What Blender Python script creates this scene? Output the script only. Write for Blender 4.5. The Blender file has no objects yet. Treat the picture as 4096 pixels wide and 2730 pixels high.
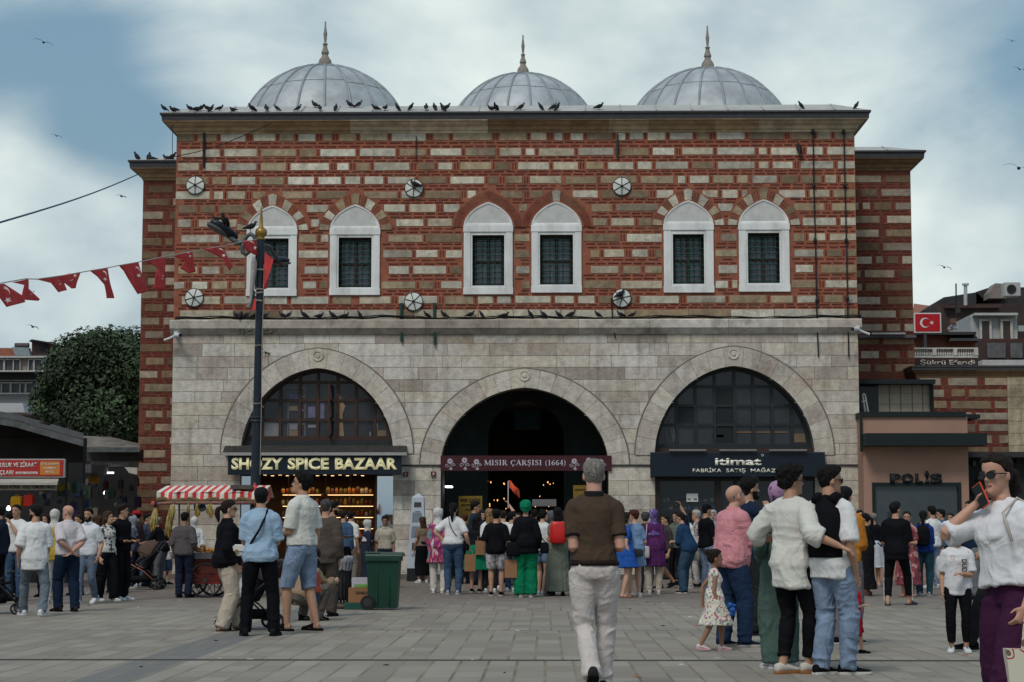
import bpy,bmesh,math,random
import numpy as np
from mathutils import Vector,Matrix
R=math.radians
sc=bpy.context.scene
col=sc.collection
FPX=7600.0;HC=1.22
PITCH=math.atan(750/FPX);YAW=math.atan(135*math.cos(PITCH)/FPX)
cam_d=bpy.data.cameras.new('camera');cam=bpy.data.objects.new('camera',cam_d);col.objects.link(cam)
cam.location=(0,0,HC);cam.rotation_euler=(math.pi/2+PITCH,0,YAW)
cam_d.sensor_width=36;cam_d.lens=FPX/4096*36;cam_d.clip_start=0.5;cam_d.clip_end=2000
cam_d.dof.use_dof=False
sc.camera=cam
sc.view_settings.view_transform='Standard';sc.view_settings.look='None'
sc.view_settings.exposure=0.30;sc.view_settings.gamma=1.0
sc.cycles.max_bounces=6;sc.cycles.diffuse_bounces=3;sc.cycles.glossy_bounces=3;sc.cycles.transmission_bounces=4
sc.cycles.use_denoising=True
sc.cycles.sample_clamp_indirect=4
SUN_EL,SUN_AZ=R(52),R(-25)
w=bpy.data.worlds.new('World');sc.world=w;w.use_nodes=True
nt=w.node_tree;nt.nodes.clear()
def wn(t,**k):
 n=nt.nodes.new(t)
 for a,b in k.items():setattr(n,a,b)
 return n
out=wn('ShaderNodeOutputWorld');bg=wn('ShaderNodeBackground');bg.inputs['Strength'].default_value=0.1
sky=wn('ShaderNodeTexSky',sky_type='NISHITA',sun_disc=False,sun_elevation=SUN_EL,sun_rotation=R(180)-SUN_AZ)
sky.air_density=1.6;sky.dust_density=3.5;sky.ozone_density=2.0
tc=wn('ShaderNodeTexCoord')
mp=wn('ShaderNodeMapping');mp.inputs['Scale'].default_value=(1,1,1.7);mp.inputs['Location'].default_value=(0.35,0.0,0.12)
ns=wn('ShaderNodeTexNoise');ns.inputs['Scale'].default_value=4.2;ns.inputs['Detail'].default_value=9;ns.inputs['Roughness'].default_value=0.52;ns.inputs['Distortion'].default_value=0.6
n2=wn('ShaderNodeTexNoise');n2.inputs['Scale'].default_value=7.0;n2.inputs['Detail'].default_value=8;n2.inputs['Roughness'].default_value=0.5
L=nt.links.new
L(tc.outputs['Generated'],mp.inputs['Vector']);L(mp.outputs['Vector'],ns.inputs['Vector']);L(mp.outputs['Vector'],n2.inputs['Vector'])
def wmath(op,a,b=None,clamp=False):
 n=wn('ShaderNodeMath',operation=op);n.use_clamp=clamp
 for i,v in enumerate((a,b)):
  if v is None:continue
  if isinstance(v,(int,float)):n.inputs[i].default_value=v
  else:L(v,n.inputs[i])
 return n.outputs[0]
def blob(d,width,amt):
 v=Vector(d).normalized()
 dp=wn('ShaderNodeVectorMath',operation='DISTANCE');L(tc.outputs['Generated'],dp.inputs[0]);dp.inputs[1].default_value=v
 mr=wn('ShaderNodeMapRange');mr.interpolation_type='SMOOTHERSTEP';L(dp.outputs['Value'],mr.inputs[0])
 mr.inputs[1].default_value=0;mr.inputs[2].default_value=width;mr.inputs[3].default_value=amt;mr.inputs[4].default_value=0
 return mr.outputs[0]
def pdir(px,py):
 f=Vector((-math.sin(YAW)*math.cos(PITCH),math.cos(YAW)*math.cos(PITCH),math.sin(PITCH)))
 r=Vector((math.cos(YAW),math.sin(YAW),0));u=r.cross(f)
 return f+r*((px-2048)/FPX)+u*((1365-py)/FPX)
acc=ns.outputs['Fac']
for(px,py,wd,am)in[(2700,-100,.16,.30),(2050,160,.12,.16),(100,880,.10,.60),(150,1150,.06,.22),(3850,950,.11,.34),(3750,1150,.06,.15),(150,420,.085,-.33),(520,330,.075,-.20),(800,80,.07,.02),(420,620,.05,-.24),(100,1330,.04,-.20),(4150,450,.09,-.17),(2450,230,.035,-.10),(3700,600,.05,-.10)]:
 acc=wmath('ADD',acc,blob(pdir(px,py),wd,am))
mr=wn('ShaderNodeMapRange');mr.interpolation_type='SMOOTHSTEP';L(acc,mr.inputs[0]);mr.inputs[1].default_value=0.33;mr.inputs[2].default_value=0.82
cr=wn('ShaderNodeValToRGB');L(n2.outputs['Fac'],cr.inputs[0])
cr.color_ramp.elements[0].position=.34;cr.color_ramp.elements[0].color=(3.5,4.35,4.8,1)
cr.color_ramp.elements[1].position=.62;cr.color_ramp.elements[1].color=(6.7,7.4,7.1,1)
mx=wn('ShaderNodeMix',data_type='RGBA');L(mr.outputs[0],mx.inputs[0])
tint=wn('ShaderNodeMix',data_type='RGBA',blend_type='MIX');tint.inputs[0].default_value=0.7
L(sky.outputs[0],tint.inputs[6]);tint.inputs[7].default_value=(1.35,2.5,3.5,1)
L(tint.outputs[2],mx.inputs[6]);L(cr.outputs[0],mx.inputs[7])
L(mx.outputs[2],bg.inputs['Color']);L(bg.outputs[0],out.inputs[0])
sd=bpy.data.lights.new('sun','SUN');sd.energy=1.35;sd.angle=R(16);sd.color=(1,.95,.88)
so=bpy.data.objects.new('sun',sd);col.objects.link(so)
sdir=Vector((math.sin(SUN_AZ)*math.cos(SUN_EL),-math.cos(SUN_AZ)*math.cos(SUN_EL),math.sin(SUN_EL)))
so.rotation_euler=sdir.to_track_quat('Z','Y').to_euler();so.location=sdir*60
def P(px,py,Y):
 d=pdir(px,py);t=Y/d.y
 return Vector((d.x*t,Y,HC+d.z*t))
def G(px,py):
 d=pdir(px,py);t=-HC/d.z
 return Vector((d.x*t,d.y*t,0))
K=4096/2353.0
def PD(x,y,Y):return P(x*K,y*K,Y)
def GD(x,y):return G(x*K,y*K)
def lin(c):
 return tuple((v/255/12.92)if v/255<=.04045 else((v/255+.055)/1.055)**2.4 for v in c)
MC={}
def mat(name,rgb=(.5,.5,.5),rough=.8,var=.12,scale=6,bump=0,bscale=40,metal=0,attr=False,emit=None,spec=.3,stain=0,dist=(1,1,1),streak=0):
 if name in MC:return MC[name]
 m=bpy.data.materials.new(name);m.use_nodes=True;MC[name]=m
 t=m.node_tree;b=t.nodes['Principled BSDF'];b.inputs['Roughness'].default_value=rough;b.inputs['Metallic'].default_value=metal
 b.inputs['Specular IOR Level'].default_value=spec
 N=t.nodes.new;LK=t.links.new
 tcn=N('ShaderNodeTexCoord');mpn=N('ShaderNodeMapping');mpn.inputs['Scale'].default_value=dist;LK(tcn.outputs['Object'],mpn.inputs[0])
 nz=N('ShaderNodeTexNoise');nz.inputs['Scale'].default_value=scale;nz.inputs['Detail'].default_value=6;nz.inputs['Roughness'].default_value=.62
 LK(mpn.outputs[0],nz.inputs['Vector'])
 mrn=N('ShaderNodeMapRange');mrn.inputs[1].default_value=.3;mrn.inputs[2].default_value=.7
 mrn.inputs[3].default_value=1-var;mrn.inputs[4].default_value=1+var;LK(nz.outputs['Fac'],mrn.inputs[0])
 vm=N('ShaderNodeVectorMath');vm.operation='SCALE';LK(mrn.outputs[0],vm.inputs['Scale'])
 if attr:
  a=N('ShaderNodeAttribute');a.attribute_name='Col';LK(a.outputs['Color'],vm.inputs[0])
 else:vm.inputs[0].default_value=rgb[:3]
 src=vm.outputs[0]
 if stain:
  n3=N('ShaderNodeTexNoise');n3.inputs['Scale'].default_value=1.3;n3.inputs['Detail'].default_value=9;n3.inputs['Roughness'].default_value=.7;LK(mpn.outputs[0],n3.inputs['Vector'])
  m3=N('ShaderNodeMapRange');m3.inputs[1].default_value=.52;m3.inputs[2].default_value=.72;m3.inputs[3].default_value=0;m3.inputs[4].default_value=stain;LK(n3.outputs['Fac'],m3.inputs[0])
  mm=N('ShaderNodeMix');mm.data_type='RGBA';LK(m3.outputs[0],mm.inputs[0]);LK(src,mm.inputs[6]);mm.inputs[7].default_value=(.10,.075,.055,1);src=mm.outputs[2]
 for fac_,sc3,colr_,lo3,hi3 in(((streak,(3.2,3.2,.30),(.07,.055,.045,1),.50,.74),(streak*.8,(.9,.9,1.3),(.30,.20,.12,1),.56,.72))if streak else()):
  mp3=N('ShaderNodeMapping');mp3.inputs['Scale'].default_value=sc3;mp3.inputs['Location'].default_value=(hi3*7,3,1);LK(tcn.outputs['Object'],mp3.inputs[0])
  n4=N('ShaderNodeTexNoise');n4.inputs['Scale'].default_value=1;n4.inputs['Detail'].default_value=8;n4.inputs['Roughness'].default_value=.68;LK(mp3.outputs[0],n4.inputs['Vector'])
  m4=N('ShaderNodeMapRange');m4.inputs[1].default_value=lo3;m4.inputs[2].default_value=hi3;m4.inputs[3].default_value=0;m4.inputs[4].default_value=fac_;LK(n4.outputs['Fac'],m4.inputs[0])
  mm=N('ShaderNodeMix');mm.data_type='RGBA';LK(m4.outputs[0],mm.inputs[0]);LK(src,mm.inputs[6]);mm.inputs[7].default_value=colr_;src=mm.outputs[2]
 LK(src,b.inputs['Base Color'])
 if bump:
  bn=N('ShaderNodeTexNoise');bn.inputs['Scale'].default_value=bscale;bn.inputs['Detail'].default_value=4;LK(mpn.outputs[0],bn.inputs['Vector'])
  bp=N('ShaderNodeBump');bp.inputs['Strength'].default_value=bump;bp.inputs['Distance'].default_value=.02;LK(bn.outputs['Fac'],bp.inputs['Height']);LK(bp.outputs[0],b.inputs['Normal'])
 if emit:
  b.inputs['Emission Color'].default_value=(*emit[:3],1);b.inputs['Emission Strength'].default_value=emit[3]
 return m
def ramp_mat(name,kind,stops,scale=10,rough=.85,detail=3,dist=(1,1,1),const=True):
 if name in MC:return MC[name]
 m=bpy.data.materials.new(name);m.use_nodes=True;MC[name]=m
 t=m.node_tree;b=t.nodes['Principled BSDF'];b.inputs['Roughness'].default_value=rough;b.inputs['Specular IOR Level'].default_value=.2
 N=t.nodes.new;LK=t.links.new
 tcn=N('ShaderNodeTexCoord');mpn=N('ShaderNodeMapping');mpn.inputs['Scale'].default_value=dist;LK(tcn.outputs['Object'],mpn.inputs[0])
 if kind=='voronoi':
  n=N('ShaderNodeTexVoronoi');n.inputs['Scale'].default_value=scale;LK(mpn.outputs[0],n.inputs['Vector'])
  sp=N('ShaderNodeSeparateColor');LK(n.outputs['Color'],sp.inputs[0]);fac=sp.outputs[0]
 elif kind=='noise':
  n=N('ShaderNodeTexNoise');n.inputs['Scale'].default_value=scale;n.inputs['Detail'].default_value=detail;LK(mpn.outputs[0],n.inputs['Vector']);fac=n.outputs['Fac']
 else:
  n=N('ShaderNodeTexVoronoi');n.inputs['Scale'].default_value=scale;LK(mpn.outputs[0],n.inputs['Vector']);fac=n.outputs['Distance']
 r=N('ShaderNodeValToRGB');LK(fac,r.inputs[0]);r.color_ramp.interpolation='CONSTANT' if const else 'LINEAR'
 e=r.color_ramp.elements
 while len(e)<len(stops):e.new(.5)
 for i,(p,c)in enumerate(stops):e[i].position=p;e[i].color=(*c,1)
 LK(r.outputs[0],b.inputs['Base Color'])
 return m
def glass(name,rgb,rough=.06,alpha=1.0):
 m=mat(name,rgb,rough=rough,var=.15,scale=3,spec=.6);return m
class MB:
 def __init__(s):s.v=[];s.f=[];s.m=[];s.c=[];s.usec=False
 def add(s,vs,fs,mi=0,c=None):
  o=len(s.v);s.v+=[tuple(v)for v in vs];s.f+=[tuple(o+i for i in f)for f in fs]
  s.m+=[mi]*len(fs);s.c+=[c or(1,1,1)]*len(fs)
  if c:s.usec=True
  return s
 def box(s,x0,x1,y0,y1,z0,z1,mi=0,c=None):
  if x0>x1:x0,x1=x1,x0
  if y0>y1:y0,y1=y1,y0
  if z0>z1:z0,z1=z1,z0
  return s.add([(x0,y0,z0),(x1,y0,z0),(x1,y1,z0),(x0,y1,z0),(x0,y0,z1),(x1,y0,z1),(x1,y1,z1),(x0,y1,z1)],[(0,1,5,4),(1,2,6,5),(2,3,7,6),(3,0,4,7),(4,5,6,7),(3,2,1,0)],mi,c)
 def quad(s,a,b,c_,d,mi=0,c=None):return s.add([a,b,c_,d],[(0,1,2,3)],mi,c)
 def rings(s,rs,closed=True,cap=True,mi=0,c=None):
  n=len(rs[0]);vs=[p for r in rs for p in r];fs=[]
  for i in range(len(rs)-1):
   for j in range(n if closed else n-1):
    k=(j+1)%n;fs.append((i*n+j,i*n+k,(i+1)*n+k,(i+1)*n+j))
  if cap:fs.append(tuple(reversed(range(n))));fs.append(tuple((len(rs)-1)*n+j for j in range(n)))
  return s.add(vs,fs,mi,c)
 def tube(s,pts,rad,n=8,mi=0,c=None,flat=1.0):
  pts=[Vector(p)for p in pts]
  if isinstance(rad,(int,float)):rad=[rad]*len(pts)
  rs=[];prev=None
  for i,p in enumerate(pts):
   t=(pts[min(i+1,len(pts)-1)]-pts[max(i-1,0)])
   if t.length<1e-9:t=Vector((0,0,1))
   t.normalize()
   if prev is None:
    a=Vector((0,0,1))if abs(t.z)<.9 else Vector((1,0,0));prev=(a-t*a.dot(t)).normalized()
   else:prev=(prev-t*prev.dot(t));prev=prev.normalized()if prev.length>1e-6 else Vector((1,0,0))
   b=t.cross(prev)
   rs.append([p+(prev*math.cos(2*math.pi*j/n)*flat+b*math.sin(2*math.pi*j/n))*rad[i]for j in range(n)])
  return s.rings(rs,mi=mi,c=c)
 def lathe(s,prof,cx=0,cy=0,n=24,mi=0,c=None,cap=True):
  return s.rings([[(cx+r*math.cos(2*math.pi*j/n),cy+r*math.sin(2*math.pi*j/n),z)for j in range(n)]for r,z in prof],cap=cap,mi=mi,c=c)
 def prism(s,pts,y0,y1,mi=0,c=None):
  n=len(pts)
  return s.add([(x,y0,z)for x,z in pts]+[(x,y1,z)for x,z in pts],[tuple(range(n)),tuple(reversed(range(n,2*n)))]+[(j,j+n,(j+1)%n+n,(j+1)%n)for j in range(n)],mi,c)
 def build(s,name,mats,parent=None,smooth=False,bevel=0):
  me=bpy.data.meshes.new(name);me.from_pydata(s.v,[],s.f)
  if not isinstance(mats,(list,tuple)):mats=[mats]
  for m in mats:me.materials.append(m)
  me.polygons.foreach_set('material_index',s.m)
  if s.usec:
   ca=me.color_attributes.new('Col','FLOAT_COLOR','CORNER');arr=np.ones((len(me.loops),4),np.float32)
   cnt=[len(f)for f in s.f];arr[:,:3]=np.repeat(np.array(s.c,np.float32),cnt,axis=0);ca.data.foreach_set('color',arr.ravel())
  if smooth:me.polygons.foreach_set('use_smooth',[True]*len(me.polygons))
  me.update();me.validate()
  o=bpy.data.objects.new(name,me);col.objects.link(o)
  if parent:o.parent=parent
  if bevel:
   md=o.modifiers.new('bevel','BEVEL');md.width=bevel;md.segments=2;md.limit_method='ANGLE'
  if smooth=='auto' or bevel:
   pass
  return o
def tag(o,label=None,cat=None,group=None,kind=None):
 if label:o['label']=label
 if cat:o['category']=cat
 if group:o['group']=group
 if kind:o['kind']=kind
 return o
def empty(name,loc=(0,0,0),rz=0):
 o=bpy.data.objects.new(name,None);col.objects.link(o);o.location=loc;o.rotation_euler=(0,0,rz);o.empty_display_size=.2
 return o
def thing(name,label,cat,loc=(0,0,0),rz=0,group=None):return tag(empty(name,loc,rz),label,cat,group)
def copy_tree(o,parent=None):
 c=o.copy();col.objects.link(c);c.parent=parent
 for ch in list(o.children):copy_tree(ch,c)
 return c
FONT_CACHE={}
def text(s,h,x0,x1,y,z0,material,parent=None,name='lettering',depth=.01,bold=.0,shear=0,face='front'):
 """lettering h high (capitals), spanning x0..x1, its foot at z0, standing on the plane y and facing the viewer"""
 cu=bpy.data.curves.new('t','FONT');cu.body=s;cu.size=1;cu.extrude=.0;cu.offset=bold;cu.shear=shear;cu.resolution_u=3
 ob=bpy.data.objects.new('t',cu);col.objects.link(ob);dg=bpy.context.evaluated_depsgraph_get();dg.update()
 me=bpy.data.meshes.new_from_object(ob.evaluated_get(dg));bpy.data.objects.remove(ob);bpy.data.curves.remove(cu)
 co=np.empty(len(me.vertices)*3,np.float32);me.vertices.foreach_get('co',co);co=co.reshape(-1,3)
 mnx,mxx=co[:,0].min(),co[:,0].max()
 cap=.73
 out_=np.empty_like(co)
 out_[:,0]=x0+(co[:,0]-mnx)/(mxx-mnx)*(x1-x0);out_[:,2]=z0+co[:,1]/cap*h;out_[:,1]=y
 me.vertices.foreach_set('co',out_.ravel());me.materials.clear();me.materials.append(material)
 me.polygons.foreach_set('material_index',[0]*len(me.polygons))
 me.update();o=bpy.data.objects.new(name,me);col.objects.link(o)
 if depth:
  so_=o.modifiers.new('solid','SOLIDIFY');so_.thickness=depth;so_.offset=0
 if parent:o.parent=parent
 return o
def vnoise(p,seed=0):
 i=np.floor(p).astype(np.int64);f=p-i;f=f*f*(3-2*f)
 def h(a,b,c):
  n=(a*374761393+b*668265263+c*2147483647+seed*144665)&0xffffffff
  n=((n^(n>>13))*1274126177)&0xffffffff
  return((n^(n>>16))&0xffff)/65535.0
 r=0
 for dx in(0,1):
  for dy in(0,1):
   for dz in(0,1):
    wgt=(f[:,0]if dx else 1-f[:,0])*(f[:,1]if dy else 1-f[:,1])*(f[:,2]if dz else 1-f[:,2])
    r=r+wgt*h(i[:,0]+dx,i[:,1]+dy,i[:,2]+dz)
 return r
def folds(m,s=5.0,d=.05):
 t=m.node_tree;b=t.nodes['Principled BSDF'];N=t.nodes.new;LK=t.links.new
 tc_=N('ShaderNodeTexCoord');mp_=N('ShaderNodeMapping');mp_.inputs['Scale'].default_value=(1,1,.7);mp_.inputs['Rotation'].default_value=(0,.5,0);LK(tc_.outputs['Object'],mp_.inputs[0])
 n=N('ShaderNodeTexNoise');n.inputs['Scale'].default_value=s;n.inputs['Detail'].default_value=2.5;n.inputs['Distortion'].default_value=1.1;LK(mp_.outputs[0],n.inputs['Vector'])
 a=N('ShaderNodeMath');a.operation='SUBTRACT';LK(n.outputs['Fac'],a.inputs[0]);a.inputs[1].default_value=.5
 c=N('ShaderNodeMath');c.operation='ABSOLUTE';LK(a.outputs[0],c.inputs[0])
 bp=N('ShaderNodeBump');bp.inputs['Strength'].default_value=.75;bp.inputs['Distance'].default_value=d;bp.invert=True;LK(c.outputs[0],bp.inputs['Height'])
 old=b.inputs['Normal'].links
 if old:LK(old[0].from_socket,bp.inputs['Normal'])
 LK(bp.outputs[0],b.inputs['Normal']);return m
def fab(rgb,key=None,var=.07,rough=.9):
 key=key or 'fabric_%02d_%02d_%02d'%tuple(int(v*99)for v in rgb)
 if key in MC:return MC[key]
 m=mat(key,rgb,rough=rough,var=var,scale=5,bump=.10,bscale=70,spec=.05)
 return folds(m)if rough>.8 else m
#   the domed market hall
rnd=random.Random(7)
YF=46.0
M_STONE=mat('wall_stone',attr=True,rough=.92,var=.28,scale=6,bump=.5,bscale=18,stain=.6,streak=.4)
M_ASH=mat('ashlar_stone',attr=True,rough=.9,var=.22,scale=7,bump=.55,bscale=22,stain=.5,streak=.5)
M_MORTAR=mat('brick_mortar',(.265,.094,.056),rough=.95,var=.28,scale=5,bump=.5,bscale=30,streak=.35)
M_GROUT=mat('stone_joint',(.15,.13,.115),rough=.95,var=.2)
M_MARBLE=mat('white_marble',(.68,.69,.68),rough=.5,var=.14,scale=3,dist=(1,1,.35),bump=.15,stain=.3,streak=.25)
M_LEAD=mat('lead_sheet',(.36,.39,.41),rough=.5,var=.26,scale=1.6,metal=.15,bump=.3,bscale=3,stain=.2)
M_LEADEDGE=mat('lead_seam',(.26,.28,.30),rough=.55,var=.2,scale=5)
M_ROOFPALE=mat('pale_roof_sheet',(.38,.375,.36),rough=.8,var=.16,scale=2,stain=.3)
M_FASCIA=mat('dark_gutter_metal',(.045,.045,.05),rough=.5,var=.2)
M_CORN=mat('cornice_stone',attr=True,rough=.92,var=.3,scale=4,bump=.5,bscale=14,stain=.6)
M_GREEN=mat('green_iron',(.012,.05,.04),rough=.5,var=.2)
M_BROWNW=mat('brown_window_frame',(.045,.022,.016),rough=.55,var=.2)
M_DARKG=mat('dark_grey_frame',(.018,.022,.024),rough=.5,var=.2)
M_PANE=mat('upper_window_glass',(.10,.115,.15),rough=.12,var=.2,scale=2,spec=.6)
M_GLASSD=mat('dark_window_glass',(.026,.026,.032),rough=.08,var=.35,scale=1.5,spec=.5)
M_INTER=mat('shade_toned_plaster',(.010,.013,.014),rough=.95,var=.3,scale=1)  # interior shade of the passage put into a near-black wall colour
M_PLATE=mat('white_disc',(.60,.62,.58),rough=.6,var=.12,scale=8,stain=.2)
M_BLACK=mat('black_iron',(.010,.012,.014),rough=.5,var=.2)
M_WIRE=mat('black_cable',(.008,.010,.010),rough=.7)
hall=thing('market_hall','long domed bazaar hall of striped red brick and pale stone with three arches','building',(P(2098,2316,YF).x,YF,0))
HX=hall.location.x
def hb(mb,name,mats,**k):
 o=mb.build(name,mats,None,**k);o.parent=hall;o.matrix_parent_inverse=Matrix.Translation(-hall.location);return o
def par(o,p):
 """make o a child of p without moving it"""
 bpy.context.view_layer.update()if False else None
 o.parent=p;o.matrix_parent_inverse=Matrix.Identity(4)
 m=Matrix.Identity(4);q=p
 chain=[]
 while q:chain.append(q);q=q.parent
 for q in reversed(chain):m=m@q.matrix_parent_inverse@Matrix.LocRotScale(q.location,q.rotation_euler,q.scale)
 o.matrix_parent_inverse=m.inverted();return o
def xz(px,py,Y=YF):p=P(px,py,Y);return p.x,p.z
XL,XR=P(703,760,YF).x,P(3424,900,YF).x
ZC=P(2098,532,YF).z
ZBB=P(2098,1240,YF).z
ZS=P(2098,1300,YF).z
def zof(py):return P(2098,py,YF).z
def xof(px,py=1100):return P(px,py,YF).x
def arch_z(a,h,zs,k=.07):
 """height of a slightly pointed arch at distance d from its axis, or None outside"""
 def f(d):
  t=abs(d)/a
  if t>=1:return None
  return zs+h-h*((1-k)*(1-math.sqrt(1-t*t))+k*t)
 return f
class Arch:pass
ARCHES=[]
for nm,xc,ys,ai,yi,ao,yo in[('left',1269,1816,306,1472,385,1393),('centre',2098,1862,335,1551,416,1475),('right',2937,1823,318,1466,395,1388)]:
 A=Arch();A.nm=nm;A.xc=P(xc,1700,YF).x;A.zs=zof(ys);s_=1/165.2
 A.a=ai*s_;A.h=zof(yi)-A.zs;A.A=ao*s_;A.H=zof(yo)-A.zs
 A.zi=arch_z(A.a,A.h,A.zs);A.zo=arch_z(A.A,A.H,A.zs);ARCHES.append(A)
WINS=[]
for fx0,fx1,ya,fy0,fy1,ox0,ox1,oy0,oy1,kind in[(988,1187.5,822,916,1184,1022,1154,953,1151,0),(1320,1519.5,819,916,1181,1355,1486,950,1149.5,0),(1855,2051,811.5,906,1179,1890,2017,942,1143.5,1),(2126,2326,810,906,1173,2160,2292,941,1140,1),(2655,2854.5,807,901,1174,2692,2816,940.5,1138.6,0),(2955.5,3158,804,901,1171,2992,3118,936,1136,0)]:
 W=Arch();W.x0,W.x1=xof(fx0,1050),xof(fx1,1050);W.za=zof(ya);W.zt=zof(fy0);W.zb=zof(fy1);W.kind=kind
 W.ox0,W.ox1=xof(ox0,1050),xof(ox1,1050);W.oz1,W.oz0=zof(oy0),zof(oy1);W.xc=(W.x0+W.x1)/2;W.hw=(W.x1-W.x0)/2;WINS.append(W)
bw=MB()
brk={XL,XR}
for A in ARCHES:
 for i in range(-24,25):brk.add(A.xc+A.a*math.sin(i/24*math.pi/2))
for W in WINS:brk|={W.ox0,W.ox1}
brk=sorted(brk)
def arch_at(x,eps=1e-6):
 for A in ARCHES:
  if abs(x-A.xc)<A.a+1e-6:
   z=A.zi(min(abs(x-A.xc),A.a*.9999999));return z
 return None
DW=.55
for xa,xb in zip(brk[:-1],brk[1:]):
 if xb-xa<1e-5:continue
 xm=(xa+xb)/2
 A=next((A for A in ARCHES if abs(xm-A.xc)<A.a),None)
 za,zb_=(A.zi(min(abs(xa-A.xc),A.a*.99999)),A.zi(min(abs(xb-A.xc),A.a*.99999)))if A else(0,0)
 W=next((W for W in WINS if W.ox0-1e-6<xm<W.ox1),None)
 for top in(ZS,):
  bw.quad((xa,YF,za),(xb,YF,zb_),(xb,YF,ZS),(xa,YF,ZS),1)
 if A:bw.quad((xa,YF,za),(xa,YF+DW,za),(xb,YF+DW,zb_),(xb,YF,zb_),2)
 segs=[(ZS,ZC+.3)]if not W else[(ZS,W.oz0),(W.oz1,ZC+.3)]
 for a_,b_ in segs:bw.quad((xa,YF,a_),(xb,YF,a_),(xb,YF,b_),(xa,YF,b_),0)
for A in ARCHES:
 for s in(-1,1):
  x=A.xc+s*A.a;bw.quad((x,YF,0),(x,YF+DW,0),(x,YF+DW,A.zs+.02),(x,YF,A.zs+.02),2)
for W in WINS:
 bw.add([(W.ox0,YF,W.oz0),(W.ox1,YF,W.oz0),(W.ox1,YF,W.oz1),(W.ox0,YF,W.oz1),(W.ox0,YF+.4,W.oz0),(W.ox1,YF+.4,W.oz0),(W.ox1,YF+.4,W.oz1),(W.ox0,YF+.4,W.oz1)],[(0,4,5,1),(1,5,6,2),(2,6,7,3),(3,7,4,0)],2)
YB=YF+16
bw.quad((XL,YF,0),(XL,YB,0),(XL,YB,ZC+.3),(XL,YF,ZC+.3),0);bw.quad((XR,YF,0),(XR,YB,0),(XR,YB,ZC+.3),(XR,YF,ZC+.3),0)
bw.quad((XL,YB,0),(XR,YB,0),(XR,YB,ZC+.3),(XL,YB,ZC+.3),0)
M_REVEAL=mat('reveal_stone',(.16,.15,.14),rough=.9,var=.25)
hb(bw,'backing_wall',[M_MORTAR,M_GROUT,M_REVEAL])
PAL=[lin(c)for c in[(170,160,140),(150,136,112),(180,174,158),(140,122,98),(120,104,84),(164,158,146),(186,182,168),(128,116,100),(146,128,106)]]
def pal():
 c=rnd.choice(PAL[:7]if rnd.random()<.8 else PAL);k=rnd.uniform(.86,1.30);return tuple(v*k for v in c)
BRK=lin((96,42,33))
def cut(x0,x1,spans):
 """interval x0..x1 without the given spans"""
 res=[(x0,x1)]
 for a,b in spans:
  nr=[]
  for p,q in res:
   if b<=p or a>=q:nr.append((p,q));continue
   if a>p:nr.append((p,a))
   if b<q:nr.append((b,q))
  res=nr
 return res
def stone_course(mb,x0,x1,z0,z1,y,spans=(),side=False,wmin=.30,wmax=.95,bricks=True,d=.012):
 for a,b in cut(x0,x1,spans):
  x=a+(0 if rnd.random()<.5 else rnd.uniform(.03,.2))
  while x<b-.08:
   wd=rnd.uniform(wmin,wmax)*(1 if rnd.random()>.25 else .55);e=min(x+wd,b)
   if b-e<.22:e=b
   j=lambda:rnd.uniform(-.009,.009)
   c=pal();t0,t1=z0+j(),z1+j()
   mb.add([(x+j(),y-d,t0+j()),(e+j()*.5,y-d,t0+j()),(e+j()*.5,y-d,t1+j()),(x+j(),y-d,t1+j()),(x-.006,y+.002,t0-.006),(e+.006,y+.002,t0-.006),(e+.006,y+.002,t1+.006),(x-.006,y+.002,t1+.006)],[(0,1,2,3),(4,5,1,0),(5,6,2,1),(6,7,3,2),(7,4,0,3)],0,c)
   g=.125 if rnd.random()<.8 else .21
   if bricks and e<b-.1 and rnd.random()<.93:
    nb=1 if g<.15 else 2
    for k in range(nb):
     xm=e+g*(k+1)/(nb+1)
     mb.box(xm-.017,xm+.017,y-.004,y+.002,z0+.01,z1-.01,0,tuple(v*rnd.uniform(.8,1.3)for v in BRK))
   elif not bricks or rnd.random()<1:g=.02 if not bricks else g
   x=e+g
def brick_band(mb,x0,x1,z0,z1,y,spans=(),rows=2):
 hz=(z1-z0)/rows
 for r in range(rows):
  zc=z0+hz*(r+.5)
  for a,b in cut(x0,x1,spans):
   x=a+rnd.uniform(0,.2)
   while x<b-.1:
    wd=rnd.uniform(.19,.27);e=min(x+wd,b-.01)
    zz=zc+rnd.uniform(-.005,.005)
    mb.box(x,e,y-.004,y+.002,zz-.018,zz+.018,0,tuple(v*rnd.uniform(.6,1.15)for v in BRK));x=e+rnd.uniform(.045,.07)
rows_c=[551,609,665,721,779,833,891,953,1016,1080,1140,1200]
mbs=MB();
def win_spans(z0,z1,full=True):
 sp=[]
 zm=(z0+z1)/2
 for W in WINS:
  if zm<W.zb-.06 or z1<W.zb:
   continue
  if zm<W.zt:sp.append((W.x0-.05,W.x1+.05))
  else:
   f=arch_z(W.hw+.30,(W.za-W.zt)+.36,W.zt-.02,.30)
   lo,hi=0,W.hw+.30
   if f(0)>z0:
    for i in range(30):
     m=(lo+hi)/2
     if(f(m)or 0)>zm:lo=m
     else:hi=m
    sp.append((W.xc-lo,W.xc+lo))
 return sp
hs=.086
for i,py in enumerate(rows_c):
 zc=zof(py)+(0.02 if i==0 else 0);stone_course(mbs,XL+.01,XR-.01,zc-hs,zc+hs,YF,win_spans(zc-hs,zc+hs))
 zn=zof(rows_c[i+1])+hs if i+1<len(rows_c)else ZBB
 brick_band(mbs,XL+.02,XR-.02,zn+.015,zc-hs-.015,YF,win_spans(zn,zc-hs),rows=2)
stone_course(mbs,XL,XR,ZS+.0,ZBB-.01,YF,bricks=False,wmin=.7,wmax=1.7)
hb(mbs,'brick_and_stone_courses',[M_STONE])
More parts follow.
